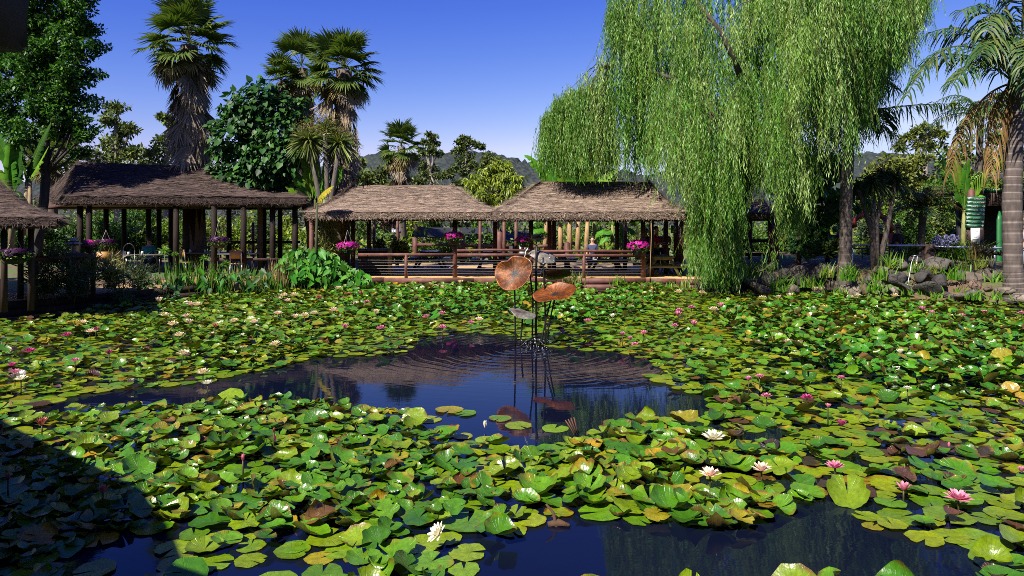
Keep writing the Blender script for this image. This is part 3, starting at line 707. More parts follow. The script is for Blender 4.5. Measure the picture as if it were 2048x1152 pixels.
# broken stalk sticking out of the open water
p = W(1112, 1052)
mb = MB(); mb.c = (0.06, 0.03, 0.014); mb.tube([p + (0, 0, -0.05), p + (0, 0, 0.02), p + (-0.02, 0.02, 0.09), p + (-0.07, 0.05, 0.14)], [0.02, 0.016, 0.011, 0.008], 7)
mb.tube([p + (-0.06, 0, 0.012), p + (0.02, 0.01, 0.02), p + (0.1, -0.02, 0.012)], [0.02, 0.03, 0.012], 7)
tag(mb.build('lily_stalk', M['bark'], None, True), 'bent brown dead lily stalk rising from the open water', 'stalk')
p = W(1150, 870)
mb = MB(); mb.c = (0.12, 0.04, 0.025)
for k in range(4): mb.tube([p + (0.02 * k, 0.03 * k, -0.02), p + (-0.04 + 0.02 * k, 0.02, 0.06), p + (-0.10 + 0.03 * k, 0.02, 0.15 + 0.01 * k)], 0.006, 5)
tag(mb.build('dead_stems', M['bark']), 'red brown broken stems beside the fountain reflection', 'stalk')

# ------------------------------------------------------------------ steel lotus fountain
fo = thing('lotus_fountain', 'rusty steel lotus leaf fountain with thin stems rising from the rippled water', 'fountain', FOUNT)
m, nt, b = newmat('rusted steel leaf')
uv = attr(nt, 'rad'); se = nd(nt, 'ShaderNodeSeparateXYZ', {0: uv})
pol = nd(nt, 'ShaderNodeCombineXYZ', {0: nd(nt, 'ShaderNodeMath', {0: se.outputs[0], 1: 7.0}, operation='MULTIPLY').outputs[0], 1: se.outputs[1]})
ra = noise(nt, pol.outputs[0], 2.2, 8, 0.72)
cc = ramp(nt, ra, [(0.37, (0.015, 0.006, 0.004)), (0.46, (0.14, 0.038, 0.005)), (0.56, (0.29, 0.095, 0.010)), (0.70, (0.30, 0.19, 0.09))])
patch = ramp(nt, noise(nt, coords(nt), 4.5, 6, 0.65), [(0.44, (0, 0, 0)), (0.58, (1, 1, 1))])
cc = mixc(nt, patch, cc, mixc(nt, ra, (0.012, 0.005, 0.004), (0.15, 0.05, 0.008)))
hub = ramp(nt, nd(nt, 'ShaderNodeMath', {0: ra, 1: 0.22, 2: se.outputs[1]}, operation='MULTIPLY_ADD').outputs[0], [(0.24, (1, 1, 1)), (0.36, (0, 0, 0))])
cc = mixc(nt, hub, cc, (0.025, 0.024, 0.026))
nt.links.new(mixc(nt, 1.0, cc, attr(nt), 'MULTIPLY'), b.inputs['Base Color']); b.inputs['Roughness'].default_value = 0.42; b.inputs['Metallic'].default_value = 0.35
bump(nt, b, ra, 0.4, 0.02); M['rust'] = m
M['steel_grey'] = solid('grey weathered steel', (0.17, 0.155, 0.135), 0.6, 0.5, 14, metal=0.3, bmp=0.4, dirt=(0.06, 0.035, 0.02))
def steel_leaf(c, nrm, up, Rx, Ry, tintc, name='leaf', dish=0.16, notch=0.5, wave=0.05, seed=0, mt='rust'):
    rr_ = np.random.default_rng(seed); nseg = 40; rs = np.array((0.06, 0.2, 0.4, 0.6, 0.8, 0.93, 1.0)); th = np.linspace(0, 2 * np.pi, nseg, endpoint=False)
    rr, tt = np.meshgrid(rs, th, indexing='ij')
    nt_ = 1 - notch * np.exp(-(np.angle(np.exp(1j * (tt - 1.57))) / 0.22) ** 2) * rr
    rim = (1 + 0.04 * np.sin(3 * tt + seed) + 0.03 * np.sin(5 * tt + 2 * seed)) * nt_
    x = rr * np.cos(tt) * rim * Rx; y = rr * np.sin(tt) * rim * Ry
    z = dish * Rx * rr ** 2 + wave * Rx * rr ** 3 * np.sin(4 * tt + seed)
    n_ = unit(np.asarray(nrm, float)); sd_ = unit(np.cross(np.asarray(up, float), n_)); u_ = np.cross(n_, sd_)
    top = np.concatenate([[(0, 0, 0)], np.stack([x, y, z], -1).reshape(-1, 3)])
    pts = np.asarray(c) + top[:, :1] * sd_ + top[:, 1:2] * u_ + top[:, 2:] * n_
    bot = pts - 0.006 * n_
    k = len(pts); T = [(0, 1 + j, 1 + (j + 1) % nseg) for j in range(nseg)]
    i, j = np.meshgrid(np.arange(len(rs) - 1), np.arange(nseg), indexing='ij'); j2 = (j + 1) % nseg
    Q_ = np.stack([1 + i * nseg + j, 1 + (i + 1) * nseg + j, 1 + (i + 1) * nseg + j2, 1 + i * nseg + j2], -1).reshape(-1, 4)
    T2 = [(a + k, c_ + k, b_ + k) for a, b_, c_ in T]; Q2 = Q_[:, ::-1] + k
    lo = 1 + (len(rs) - 1) * nseg; Q3 = np.array([(lo + j, lo + k + j, lo + k + (j + 1) % nseg, lo + (j + 1) % nseg) for j in range(nseg)])
    U = np.concatenate([[(0, 0, 0)], np.stack([tt, rr, 0 * rr], -1).reshape(-1, 3)]); U = np.concatenate([U, U])
    C = np.tile(np.array(tintc), (2 * k, 1))
    me = mesh_np(name, np.concatenate([pts, bot]) - origin(fo), np.concatenate([Q_, Q2, Q3]), np.array(T + T2), C, True, U); me.materials.append(M[mt])
    return link(name, me, fo)
YF = FOUNT[1]
def fp(px, py, dy=0): return P(px, py, YF + dy)
steel_leaf(fp(1029, 548, -0.05), (-0.30, -0.86, 0.40), (-0.55, 0, 1), 0.36, 0.33, (0.72, 0.68, 0.62), dish=0.24, notch=0.22, wave=0.07, seed=1)['label'] = 'large rusty leaf facing the viewer'
steel_leaf(fp(1110, 588, -0.15), (-0.20, -0.50, 0.85), (-0.1, 0.8, 0.5), 0.40, 0.27, (0.85, 0.72, 0.6), dish=0.14, notch=0.15, seed=3)['label'] = 'lower rusty leaf tilted towards the pond'
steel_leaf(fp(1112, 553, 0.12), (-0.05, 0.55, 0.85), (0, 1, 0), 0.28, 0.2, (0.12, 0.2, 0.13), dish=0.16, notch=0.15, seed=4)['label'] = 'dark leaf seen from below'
steel_leaf(fp(1088, 508, 0.05), (0.25, -0.75, 0.75), (0.2, 0.6, 0.8), 0.26, 0.15, (1, 1, 1), dish=-0.3, notch=0.05, seed=5, mt='steel_grey')['label'] = 'grey arched top leaf that pours water'
steel_leaf(fp(1046, 625, -0.1), (0.28, -0.30, 0.95), (0, 1, 0.2), 0.25, 0.2, (0.35, 0.33, 0.36), dish=-0.08, notch=0.1, seed=6, mt='steel_grey')['label'] = 'small dull leaf near the water'
def stem(pts, rad=0.012):
    pts = np.array(pts); t = np.linspace(0, 1, 9); k = np.linspace(0, 1, len(pts))
    q = np.stack([np.interp(t, k, pts[:, i]) for i in range(3)], -1); mb = MB(); mb.tube(q, rad * 1.25, 7); return mb.build('stem', M['iron'], fo, True)
stem([fp(1072, 696), fp(1072, 580), fp(1073, 490)], 0.016)
stem([fp(1031, 694), fp(1030, 620), fp(1029, 552)]); stem([fp(1040, 694), fp(1044, 650), fp(1046, 628)]); stem([fp(1064, 696), fp(1066, 600, 0.02), fp(1058, 530)])
stem([fp(1080, 694), fp(1092, 640, 0), fp(1112, 560, 0.12)]); stem([fp(1090, 696), fp(1100, 640, -0.05), fp(1110, 594, -0.15)]); stem([fp(1092, 690), fp(1089, 580), fp(1086, 515)])
for k in range(9):
    a = 0.7 * k; mb = MB(); c0 = FOUNT + (0, 0, 0.06)
    mb.tube([c0 + (0.05 * math.cos(a), 0.05 * math.sin(a), 0.06), c0 + (0.16 * math.cos(a), 0.16 * math.sin(a), 0.03), c0 + (0.30 * math.cos(a), 0.30 * math.sin(a), -0.08)], 0.012, 6)
    mb.build('base_leg', M['iron'], fo, True)
def steel_bloom(c, L, nr, name):
    mb = MB()
    for ri in range(nr):
        n = 9 - ri; ang = 0.15 + 0.42 * ri
        V, Q_, C_ = petal(L * (1 - 0.1 * ri), 0.5 * L, (1, 1, 1), (1, 1, 1), 0.5)
        for j in range(n):
            Rm = Matrix.Rotation(2 * math.pi * (j + 0.5 * ri) / n, 3, 'Z') @ Matrix.Rotation(-ang, 3, 'Y')
            mb.add(V @ np.array(Rm).T + c, Q_)
    return mb.build(name, M['iron'], fo, False)
M['iron'] = solid('oiled iron', (0.016, 0.015, 0.017), 0.3, 0.3, 9, metal=0.0, spec=0.6)
steel_bloom(fp(1073, 484), 0.19, 4, 'steel_flower'); steel_bloom(fp(1060, 528, -0.05), 0.10, 3, 'steel_flower'); steel_bloom(fp(1086, 530, 0.05), 0.09, 3, 'steel_flower')
# water: thin threads and drops
m, nt, b = newmat('falling water'); b.inputs['Base Color'].default_value = (0.8, 0.85, 0.9, 1); b.inputs['Roughness'].default_value = 0.05
b.inputs['Transmission Weight'].default_value = 0.4; b.inputs['IOR'].default_value = 1.33; M['spray'] = m
mb = MB(); r2 = np.random.default_rng(5)
mb.tube([fp(1056, 497), fp(1052, 502), fp(1049, 516), fp(1047, 530)], [0.012, 0.01, 0.007, 0.004], 6)
for k in range(90):
    if k < 60: c = fp(r2.normal(1070, 16), r2.uniform(676, 697), r2.normal(0, 0.12))
    else: c = fp(r2.uniform(1055, 1110), r2.uniform(515, 560), r2.normal(0, 0.1))
    s_ = r2.uniform(0.004, 0.011); mb.add(c + s_ * np.array([(1, 0, 0), (-1, 0, 0), (0, 1, 0), (0, -1, 0), (0, 0, 2.0), (0, 0, -1)]), (), [(0, 2, 4), (2, 1, 4), (1, 3, 4), (3, 0, 4), (2, 0, 5), (1, 2, 5), (3, 1, 5), (0, 3, 5)])
tag(mb.build('fountain_spray', M['spray'], None, True), 'bright drops and a thin thread of water falling round the fountain', 'spray', kind='stuff')
# ------------------------------------------------------------------ thatched shelters
def thatch_mat(name, cols, pale):
    m, nt, b = newmat(name)
    wp = worldpos(nt, (0.35, 2.2, 5.0)); n1 = noise(nt, wp, 7, 6, 0.7)
    n2 = noise(nt, worldpos(nt), 0.9, 4)
    c = ramp(nt, n1, [(0.25, cols[0]), (0.5, cols[1]), (0.75, cols[2])])
    c = mixc(nt, nd(nt, 'ShaderNodeMath', {0: ramp(nt, n2, [(0.5, (0, 0, 0)), (0.7, (1, 1, 1))]), 1: 0.5}, operation='MULTIPLY').outputs[0], c, pale)
    nt.links.new(mixc(nt, 1.0, c, attr(nt), 'MULTIPLY'), b.inputs['Base Color']); b.inputs['Roughness'].default_value = 1.0; b.inputs['Specular IOR Level'].default_value = 0.1
    bump(nt, b, n1, 1.0, 0.06); return m
M['thatch'] = thatch_mat('brush thatch', [(0.05, 0.032, 0.024), (0.19, 0.132, 0.10), (0.35, 0.255, 0.195)], (0.25, 0.18, 0.13))
M['thatch_dark'] = thatch_mat('dark brush thatch', [(0.018, 0.012, 0.011), (0.045, 0.031, 0.029), (0.085, 0.062, 0.058)], (0.07, 0.05, 0.045))  # darker brush tones for the dining shelter and the low hut

def roof(root, E, Rg, thick, mat_, tw, sag=0.08, n_twig=5000, seed=1, tones=None, soffit=True, faces=(0, 1, 2, 3), bands=0):
    """hip roof: eave corners front-left, front-right, back-right, back-left and the two ridge ends"""
    rr = np.random.default_rng(seed); E = [np.asarray(e, float) for e in E]; Rg = [np.asarray(e, float) for e in Rg]
    quads = [(E[0], E[1], Rg[1], Rg[0]), (E[1], E[2], Rg[1], Rg[1]), (E[2], E[3], Rg[0], Rg[1]), (E[3], E[0], Rg[0], Rg[0])]
    body = MB(); twig = MB(); ctr = np.mean(E, 0)
    for fi in faces:
        a, b_, c, d = quads[fi]
        n1 = max(6, int(np.linalg.norm(b_ - a) / 0.22)); n2 = 12
        u, t = np.meshgrid(np.linspace(0, 1, n1), np.linspace(0, 1, n2), indexing='ij')
        def S(u, t):
            u = u[..., None]; t = t[..., None]
            p = (a * (1 - u) + b_ * u) * (1 - t) + (d * (1 - u) + c * u) * t
            p = p.copy(); p[..., 2] -= sag * np.sin(np.pi * t[..., 0]) ; return p
        p = S(u, t); nz = rr.normal(0, 0.016, u.shape); nz[0] = nz[-1] = 0; p[..., 2] += nz + 0.03 * np.sin(9 * u + seed) * np.sin(np.pi * u) * (1 - t)
        i, j = np.meshgrid(np.arange(n1 - 1), np.arange(n2 - 1), indexing='ij')
        base = (0.85, 0.85, 0.85) if fi == 3 else (1, 1, 1)  # left hip slope darker: its shade is put into the tint
        body.add(p.reshape(-1, 3), np.stack([i * n2 + j, (i + 1) * n2 + j, (i + 1) * n2 + j + 1, i * n2 + j + 1], -1).reshape(-1, 4), (), base)
        # ragged eave edge
        e0 = p[:, 0]; k = np.arange(n1 - 1)
        low = e0.copy(); low[:, 2] -= thick + rr.normal(0, 0.02, n1); low[:, :2] -= (e0[:, :2] - ctr[:2]) * 0.006
        body.add(np.concatenate([low, e0]), np.stack([k, k + 1, k + 1 + n1, k + n1], -1))
        # loose twigs over the slope
        n = int(n_twig * (1.0 if fi in (0, 2) else 0.4)) if fi != 2 else n_twig // 6
        uu, tt = rr.random(n), rr.random(n) ** 1.2; q = S(uu, tt)
        ex = unit(b_ - a); sl = unit((d + c) / 2 - (a + b_) / 2); nn = unit(np.cross(ex, sl)); nn = nn if nn[2] > 0 else -nn
        ang = rr.normal(0, 0.13, n) if fi in (0, 2) else rr.normal(1.25, 0.3, n)
        dr = np.cos(ang)[:, None] * ex + np.sin(ang)[:, None] * sl + rr.normal(0, 0.04, (n, 1)) * nn
        L = rr.uniform(0.2, 0.9, n); g = rr.random(n)[:, None]
        cl = (np.array(tones[0]) * (1 - g) + np.array(tones[1]) * g) * rr.uniform(0.6, 1.3, (n, 1))
        twig.leaves(q + nn * rr.uniform(0.0, 0.035, (n, 1)) - dr * L[:, None] / 2, dr, nn + rr.normal(0, 0.3, (n, 3)), L, rr.uniform(0.006, 0.015, n), cl)
        # twig ends hanging and poking from the eave
        n = n_twig // 7; uu = rr.random(n); q = S(uu, np.zeros(n)); q[:, 2] -= rr.uniform(0, thick * 1.05, n)
        out = unit(np.cross(ex, (0, 0, 1))) ; out = out if np.dot(out, (a + b_) / 2 - ctr) > 0 else -out
        dr = ex * rr.normal(0, 1.0, (n, 1)) + out * rr.uniform(0, 0.6, (n, 1)) + np.array((0, 0, -1)) * rr.uniform(-0.2, 0.8, (n, 1)); g = rr.random(n)[:, None]
        cl = (np.array(tones[0]) * (1 - g) + np.array(tones[1]) * g) * rr.uniform(0.4, 1.1, (n, 1))
        twig.leaves(q + out * 0.01, dr, out, rr.uniform(0.06, 0.2, n), rr.uniform(0.006, 0.014, n), cl)
        if fi == 0 and bands:
            for kb in range(1, bands):   # faint seams where the brush mats meet
                ub = kb / bands + rr.normal(0, 0.01); tb = np.linspace(0, 1, 14); q = S(np.full(14, ub), tb) + nn * 0.018
                twig.tube(q, 0.012, 5, False, np.tile(np.array(tones[0]) * 0.6, (14, 1)))
    rf = body.build('roof', mat_, root)
    tg = twig.build('brush', tw, rf); tag(tg, kind='stuff')
    # ridge cap
    mb = MB(); q = np.linspace(Rg[0], Rg[1], 12); q[:, 2] += rr.normal(0, 0.012, 12) - 0.01; mb.c = (0.9, 0.9, 0.9); mb.tube(q, 0.07, 8); mb.build('ridge_cap', mat_, root)
    if soffit:
        zc = min(e[2] for e in E) - thick
        mb = MB(); cs = [e + (ctr - e) * 0.03 for e in E]
        for e in cs: e[2] = zc + 0.035
        V = [tuple(e) for e in cs] + [(e[0], e[1], e[2] + 0.02) for e in cs]
        mb.hexa(V); mb.build('ceiling', M['wood_soffit'], root)
        for k in range(4):
            mb = MB(); a, b_ = cs[k].copy(), cs[(k + 1) % 4].copy(); a[2] -= 0.05; b_[2] -= 0.05
            a2 = a + unit(b_ - a) * 0.06; b2 = b_ - unit(b_ - a) * 0.06; mb.beam(a2, b2, 0.05, 0.10); mb.build('eave_beam', M['wood_dark'] if k == 0 else M['wood'], root)
    return rf
T1 = ((0.05, 0.033, 0.025), (0.42, 0.31, 0.235)); T2 = ((0.02, 0.012, 0.010), (0.125, 0.085, 0.07))
M['twig'] = vcol_mat('twigs', 1.0, 30, 0.2, 0.0)
def posts(root, lst, z0, z1, w=0.16, mat_=None, rnd=True):
    for x, y in lst:
        mb = MB(); 
        if rnd: mb.tube([(x, y, z0), (x + 0.004, y, (z0 + z1) / 2), (x, y, z1)], [w / 2 * 1.04, w / 2, w / 2 * 0.96], 10)
        else: mb.box(x - w / 2, x + w / 2, y - w / 2, y + w / 2, z0, z1)
        mb.build('post', mat_ or M['wood'], root, rnd)

# shelter beside the bananas
sh = thing('thatched_shelter', 'pale brush thatched shelter between the arrow leaf clump and the fountain', 'shelter', (-4, 24.5, DZ))
EZ = 2.62
def PX(px, Y): return (px - 1024) / F * Y
roof(sh, [(PX(612, 23.1), 23.1, EZ), (PX(996, 23.1), 23.1, EZ), (PX(996, 23.1), 27.4, EZ), (PX(612, 23.1) + 0.2, 27.4, EZ)],
     [(PX(702, 25.2), 25.2, 3.60), (PX(911, 25.2), 25.2, 3.61)], 0.20, M['thatch'], M['twig'], 0.10, 13000, 3, T1, bands=3)
XP = lambda *a: [(PX(p, y), y) for p, y in a]
posts(sh, XP((623, 23.7), (706, 26.9), (738, 27.0), (910, 24.05), (990, 26.9)), 0.30, EZ - 0.25, 0.17)
posts(sh, XP((748, 30.0), (795, 30.5), (960, 29.5)), 0.30, 2.75, 0.14, M['wood'])
# shelter beside the willow
s3 = thing('thatched_shelter', 'pale brush thatched shelter under the edge of the willow', 'shelter', (3, 24.5, DZ))
roof(s3, [(PX(984, 23.0), 23.0, EZ + 0.01), (PX(1366, 23.0), 23.0, EZ + 0.01), (PX(1366, 23.0) - 0.1, 27.4, EZ), (PX(988, 23.0), 27.4, EZ)],
     [(PX(1073, 25.2), 25.2, 3.73), (PX(1300, 25.2), 25.2, 3.74)], 0.22, M['thatch'], M['twig'], 0.08, 13000, 4, T1, bands=5)
posts(s3, XP((1062, 24.05), (1099, 26.0), (1108, 26.9), (1234, 27.0), (1250, 28.2), (1286, 24.05), (1303, 24.9), (1332, 26.0)), 0.30, EZ - 0.26, 0.17)
posts(s3, XP((1008, 29.0), (1032, 28.5)), 0.30, 2.6, 0.15)
# long dark shelter over the dining deck
s1 = thing('dining_shelter', 'long dark brown thatched dining shelter below the tall shaggy palm', 'shelter', (-11, 24, 0.45))
E1 = 2.98
roof(s1, [P(135, 394, 22.6), P(612, 396, 23.9), P(600, 398, 29.9), P(75, 392, 29)], [P(152, 326, 25.4), P(572, 358, 26.6)], 0.2, M['thatch_dark'], M['twig'], 0.16, 9000, 5, T2)
mb = MB()   # the raised first part of the ridge
rr = np.random.default_rng(8)
A = [P(150, 324, 25.2), P(388, 334, 25.7), P(475, 356, 26.1)]; Lw = [P(146, 393, 22.63), P(400, 393, 23.32), P(520, 394.5, 23.62)]
nn1, nn2 = 40, 10; u = np.linspace(0, 1, nn1); kk = np.linspace(0, 1, 3)
ra = np.stack([np.interp(u, kk, np.array(A)[:, i]) for i in range(3)], -1); la = np.stack([np.interp(u, kk, np.array(Lw)[:, i]) for i in range(3)], -1)
t = np.linspace(0, 1, nn2)[None, :, None]; pp = la[:, None] * (1 - t) + ra[:, None] * t; pp[..., 2] += 0.02 - 0.10 * np.sin(np.pi * t[..., 0]) + rr.normal(0, 0.014, pp.shape[:2])
bk = ra + (0, 3.4, -1.1)
i, j = np.meshgrid(np.arange(nn1 - 1), np.arange(nn2 - 1), indexing='ij')
mb.add(pp.reshape(-1, 3), np.stack([i * nn2 + j, (i + 1) * nn2 + j, (i + 1) * nn2 + j + 1, i * nn2 + j + 1], -1).reshape(-1, 4))
k = np.arange(nn1 - 1); mb.add(np.concatenate([ra, bk]), np.stack([k, k + 1, k + 1 + nn1, k + nn1], -1))
rf = mb.build('upper_roof', M['thatch_dark'], s1)
n = 5000; uu = rr.random(n); tt = rr.random(n); q = np.stack([np.interp(uu, u, la[:, i]) for i in range(3)], -1) * (1 - tt[:, None]) + np.stack([np.interp(uu, u, ra[:, i]) for i in range(3)], -1) * tt[:, None]
q[:, 2] += 0.03 - 0.10 * np.sin(np.pi * tt); g = rr.random(n)[:, None]; mb = MB()
dr = np.stack([np.ones(n), rr.normal(0, 0.12, n), rr.normal(0, 0.12, n)], -1); L = rr.uniform(0.15, 0.6, n)
mb.leaves(q, dr, np.array((0, -0.5, 1)) + rr.normal(0, 0.3, (n, 3)), L, rr.uniform(0.008, 0.02, n), (np.array(T2[0]) * (1 - g) + np.array(T2[1]) * g)); tag(mb.build('brush', M['twig'], rf), kind='stuff')
posts(s1, XP((160, 23.4), (178, 23.0), (212, 27.5), (248, 28), (297, 28.5), (318, 28.7), (342, 28.1), (352, 23.4), (428, 23.5), (458, 27.5), (487, 23.7), (528, 28), (545, 24.2), (560, 28.5), (590, 24.4)), 0.3, 2.86, 0.2, M['wood_shaded'])
mb = MB(); mb.tube([(PX(388, 26.0), 26.0, 0.3), (PX(388, 26.0), 26.0, 2.8)], [0.42, 0.40], 14); mb.c = (0.08, 0.06, 0.05); mb.build('palm_trunk_post', M['wood_shaded'], s1)
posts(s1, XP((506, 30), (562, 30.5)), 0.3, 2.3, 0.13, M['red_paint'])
for px in (245, 395):
    p = P(px, 406, 24.5); mb = MB(); mb.box(p[0] - 0.35, p[0] + 0.35, 24.46, 24.56, p[2] - 0.03, p[2] + 0.03); mb.build('lamp_tube', M['white'], s1)
mb = MB(); mb.beam(P(420, 519, 23.5), P(600, 519, 24.4), 0.08, 0.10); mb.build('rail', M['wood_dark'], s1)
mb = MB(); mb.beam(P(445, 485, 29.5), P(600, 484, 30), 0.06, 0.12); mb.build('rail', M['wood_dark'], s1)
# dining deck floor and its retaining wall
mb = MB(); flat_poly(mb, [(-16.5, 15.2), (-12.4, 15.0), (-11.6, 16.9), (-10.3, 19.4), (-8.9, 21.8), (-7.6, 23.4), (-7.5, 32), (-21, 32)], -0.4, 0.42)
tag(mb.build('dining_floor', M['sand']), 'shaded floor of the dining deck', kind='structure')
rw = thing('retaining_wall', 'dark low timber wall along the shaded bank', 'wall', (-11.5, 17, 0))
pts = [(-16.0, 9.3), (-12.75, 14.75), (-11.45, 16.75), (-10.15, 19.3), (-8.75, 21.7)]
for k in range(4):
    for z in (0.0, 0.2):
        mb = MB(); mb.beam((*pts[k], z + 0.1), (*pts[k + 1], z + 0.1), 0.08, 0.195); mb.build('sleeper', M['wood_dark'], rw)
# low dark hut at the picture edge
s0 = thing('low_hut', 'low dark thatched hut at the picture edge beside the dining shelter', 'shelter', (-12.5, 16, 0.4))
roof(s0, [(-15.5, 14.0, 2.36), P(114, 436, 14.4), P(128, 437, 17.8), (-16.5, 18.0, 2.36)], [P(-160, 330, 16.4), P(-10, 362, 16.2)], 0.16, M['thatch_dark'], M['twig'], 0.16, 6000, 6, T2)
posts(s0, XP((8, 14.9), (41, 16.5), (62, 15.2)), 0.3, 2.25, 0.13, M['wood_dark'])
# small dark shelter behind the willow
s4 = thing('small_shelter', 'small dark thatched shelter glimpsed through the hanging willow', 'shelter', (9, 27, 0.5))
roof(s4, [P(1365, 427, 26.5), P(1546, 427, 26.5), P(1546, 428, 30.5), P(1365, 428, 30.5)], [P(1385, 401, 28.3), P(1528, 401, 28.3)], 0.2, M['thatch'], M['twig'], 0.05, 4000, 9, T1)
posts(s4, XP((1352, 26.9), (1362, 26.3), (1541, 26.9), (1552, 26.4), (1545, 30), (1500, 30)), 0.3, 2.5, 0.2)
for z in (1.55, 1.0): 
    mb = MB(); mb.beam((PX(1460, 28), 28, z), (PX(1545, 28), 28, z), 0.08, 0.14); mb.build('rail', M['wood_dark'], s4)
# green tag sign on its eave
sg = thing('eave_sign', 'tiny green sign on the eave behind the willow', 'sign', P(1472, 428, 26.3))
mb = MB(); c = P(1472, 428, 26.3); mb.box(c[0] - 0.15, c[0] + 0.15, 26.29, 26.32, c[2] - 0.06, c[2] + 0.06); mb.build('board', M['sign_green'], sg)
TEXTS = []
M['sign_white'] = solid('sign lettering white', (0.36, 0.38, 0.36), 0.6, 0.08, 4)
def text(s, body, c, size, m_, parent, name='lettering', rz=0.0, bold=0.0, cx='CENTER'):
    cu = bpy.data.curves.new(name, 'FONT'); cu.body = body; cu.size = size; cu.align_x = cx; cu.align_y = 'CENTER'; cu.extrude = 0.001; cu.offset = bold
    o = bpy.data.objects.new(name, cu); COL.objects.link(o); o.parent = parent; o.location = tuple(np.asarray(c) - origin(parent)); o.rotation_euler = (math.radians(90), 0, rz); cu.materials.append(m_); TEXTS.append((o, m_)); return o
text(0, 'Exit', (c[0], 26.285, c[2]), 0.11, M['white'], sg)
# kiosk on the far right
kb = thing('timber_kiosk', 'brown timber kiosk with green trim behind the ringed palm trunk', 'building', (PX(2030, 27), 27.5, 0.6))
c = P(1970, 395, 27)
mb = MB(); mb.box(c[0], c[0] + 6, 26.9, 27.0, P(0, 412, 27)[2], P(0, 384, 27)[2]); mb.build('fascia', M['wood_dark'], kb)
mb = MB(); mb.box(c[0] - 0.02, c[0] + 6, 26.86, 27.4, P(0, 383.5, 27)[2], P(0, 378, 27)[2]); mb.build('gutter', M['sign_green'], kb)
mb = MB(); mb.box(c[0], c[0] + 6, 27.0, 31, P(0, 383, 27)[2] - 0.02, P(0, 379, 27)[2]); mb.build('roof', M['wood_dark'], kb)
mb = MB(); mb.box(PX(1999, 27.1), PX(1999, 27.1) + 5, 27.0, 27.12, P(0, 425, 27)[2], P(0, 421, 27)[2]); mb.build('trim', M['sign_green'], kb)
mb = MB(); mb.box(c[0] + 0.8, c[0] + 6, 29.8, 30, 0.5, P(0, 400, 27)[2]); mb.build('wall', M['black'], kb)
mb = MB(); mb.box(PX(2040, 27.1), PX(2046, 27.1), 27.0, 27.1, 0.5, P(0, 425, 27)[2]); mb.build('post', M['wood_pale'], kb)
for (pa, pb) in (((2003, 428), (1997, 520)),):
    gp_ = thing('green_post', 'bright green pointed post beside the kiosk', 'post', P(2001, 520, 26))
    a = P(2000, 515, 26); w = 0.10; top = P(2001, 440, 26)[2]; tip = P(2003, 422, 26)[2]
    mb = MB(); mb.add([(a[0] - w, 26, 0.4), (a[0] + w, 26, 0.4), (a[0] + w, 26.08, 0.4), (a[0] - w, 26.08, 0.4), (a[0] - w * 0.9, 26, top), (a[0] + w * 1.1, 26, top), (a[0] + w * 1.1, 26.08, top), (a[0] - w * 0.9, 26.08, top), (a[0], 26, tip), (a[0], 26.08, tip)],
               [(0, 1, 5, 4), (1, 2, 6, 5), (2, 3, 7, 6), (3, 0, 4, 7), (5, 6, 9, 8), (7, 4, 8, 9)], [(4, 5, 8), (6, 7, 9)])
    mb.build('blade', solid('bright green paint', (0.010, 0.11, 0.026), 0.5, 0.2), gp_)

# ------------------------------------------------------------------ roof over the viewer's own bank (its corner shows, its shadow falls on the lilies)
vr = thing('viewing_shelter', 'black roof corner of the viewing shelter at the top edge', 'shelter', (-5, 1, 2.4))
ring = [(-0.86, 1.19), (-3.6, 2.2), (-4.4, 3.36), (-7.5, 5.7), (-13, 9.0), (-16, 4), (-12, -3), (-1.2, -3)]
zb = 2.2 + (450 - 105) / F * 1.2
mb = MB(); flat_poly(mb, ring, zb + 0.02, zb + 0.10)
V = [(x, y, zb + 0.02) for x, y in ring]; n = len(V); mb.add(V, (), [(6, (6 + i + 1) % n, (6 + i) % n) for i in range(1, n - 1)]); mb.build('roof', M['wood_dark'], vr)
a = P(45, 105, 1.2); 
for k in range(3):
    p, q = np.array(ring[k]), np.array(ring[k + 1]); mb = MB(); mb.beam((*p, zb + 0.06), (*q, zb + 0.06), 0.03, 0.10); mb.build('fascia', M['wood_dark'], vr)
mb = MB(); c = P(-60, 40, 1.15)   # end of the corner beam, bevelled
x0, x1 = PX(-300, 1.2), PX(45, 1.2); xt = PX(70, 1.2)
mb.hexa([(x0, 1.0, a[2]), (x1, 1.0, a[2]), (x1, 1.2, a[2]), (x0, 1.2, a[2]), (x0, 1.0, a[2] + 0.16), (xt, 1.0, a[2] + 0.16), (xt, 1.2, a[2] + 0.16), (x0, 1.2, a[2] + 0.16)])
mb.build('corner_beam', M['wood_dark'], vr)
posts(vr, [(-4.6, 1.6), (-8, 4.6)], -0.3, zb + 0.03, 0.2, M['wood_dark'])

# ------------------------------------------------------------------ deck fences
def wire_fence(name, label, px0, px1, mids, Y=23.62, top=None):
    x0, x1 = PX(px0, Y), PX(px1, Y); f = thing(name, label, 'fence', ((x0 + x1) / 2, Y, DZ))
    for z, w, nm in top: 
        mb = MB(); 
        if nm == 'handrail': mb.tube([(x0, Y, z), ((x0 + x1) / 2, Y, z + 0.02), (x1, Y, z)], w, 8)
        else: mb.box(x0, x1, Y - 0.02, Y + 0.02, z - w, z + w)
        mb.build(nm, M['wood'], f, nm == 'handrail')
    for py in (520, 525.5, 531, 536.5, 542, 547.5):
        z = P(0, py, Y)[2]; mb = MB(); mb.tube([(x0, Y - 0.01, z), ((x0 + x1) / 2, Y - 0.01, z - 0.008), (x1, Y - 0.01, z)], 0.0055, 5, False); mb.build('wire', M['wire'], f)
    for px in mids:
        x = PX(px, Y); mb = MB(); mb.tube([(x, Y + 0.03, DZ - 0.02), (x, Y + 0.03, top[0][0] + 0.04)], 0.06, 10); mb.build('post', M['wood'], f, True)
zr = lambda py: P(0, py, 23.62)[2]
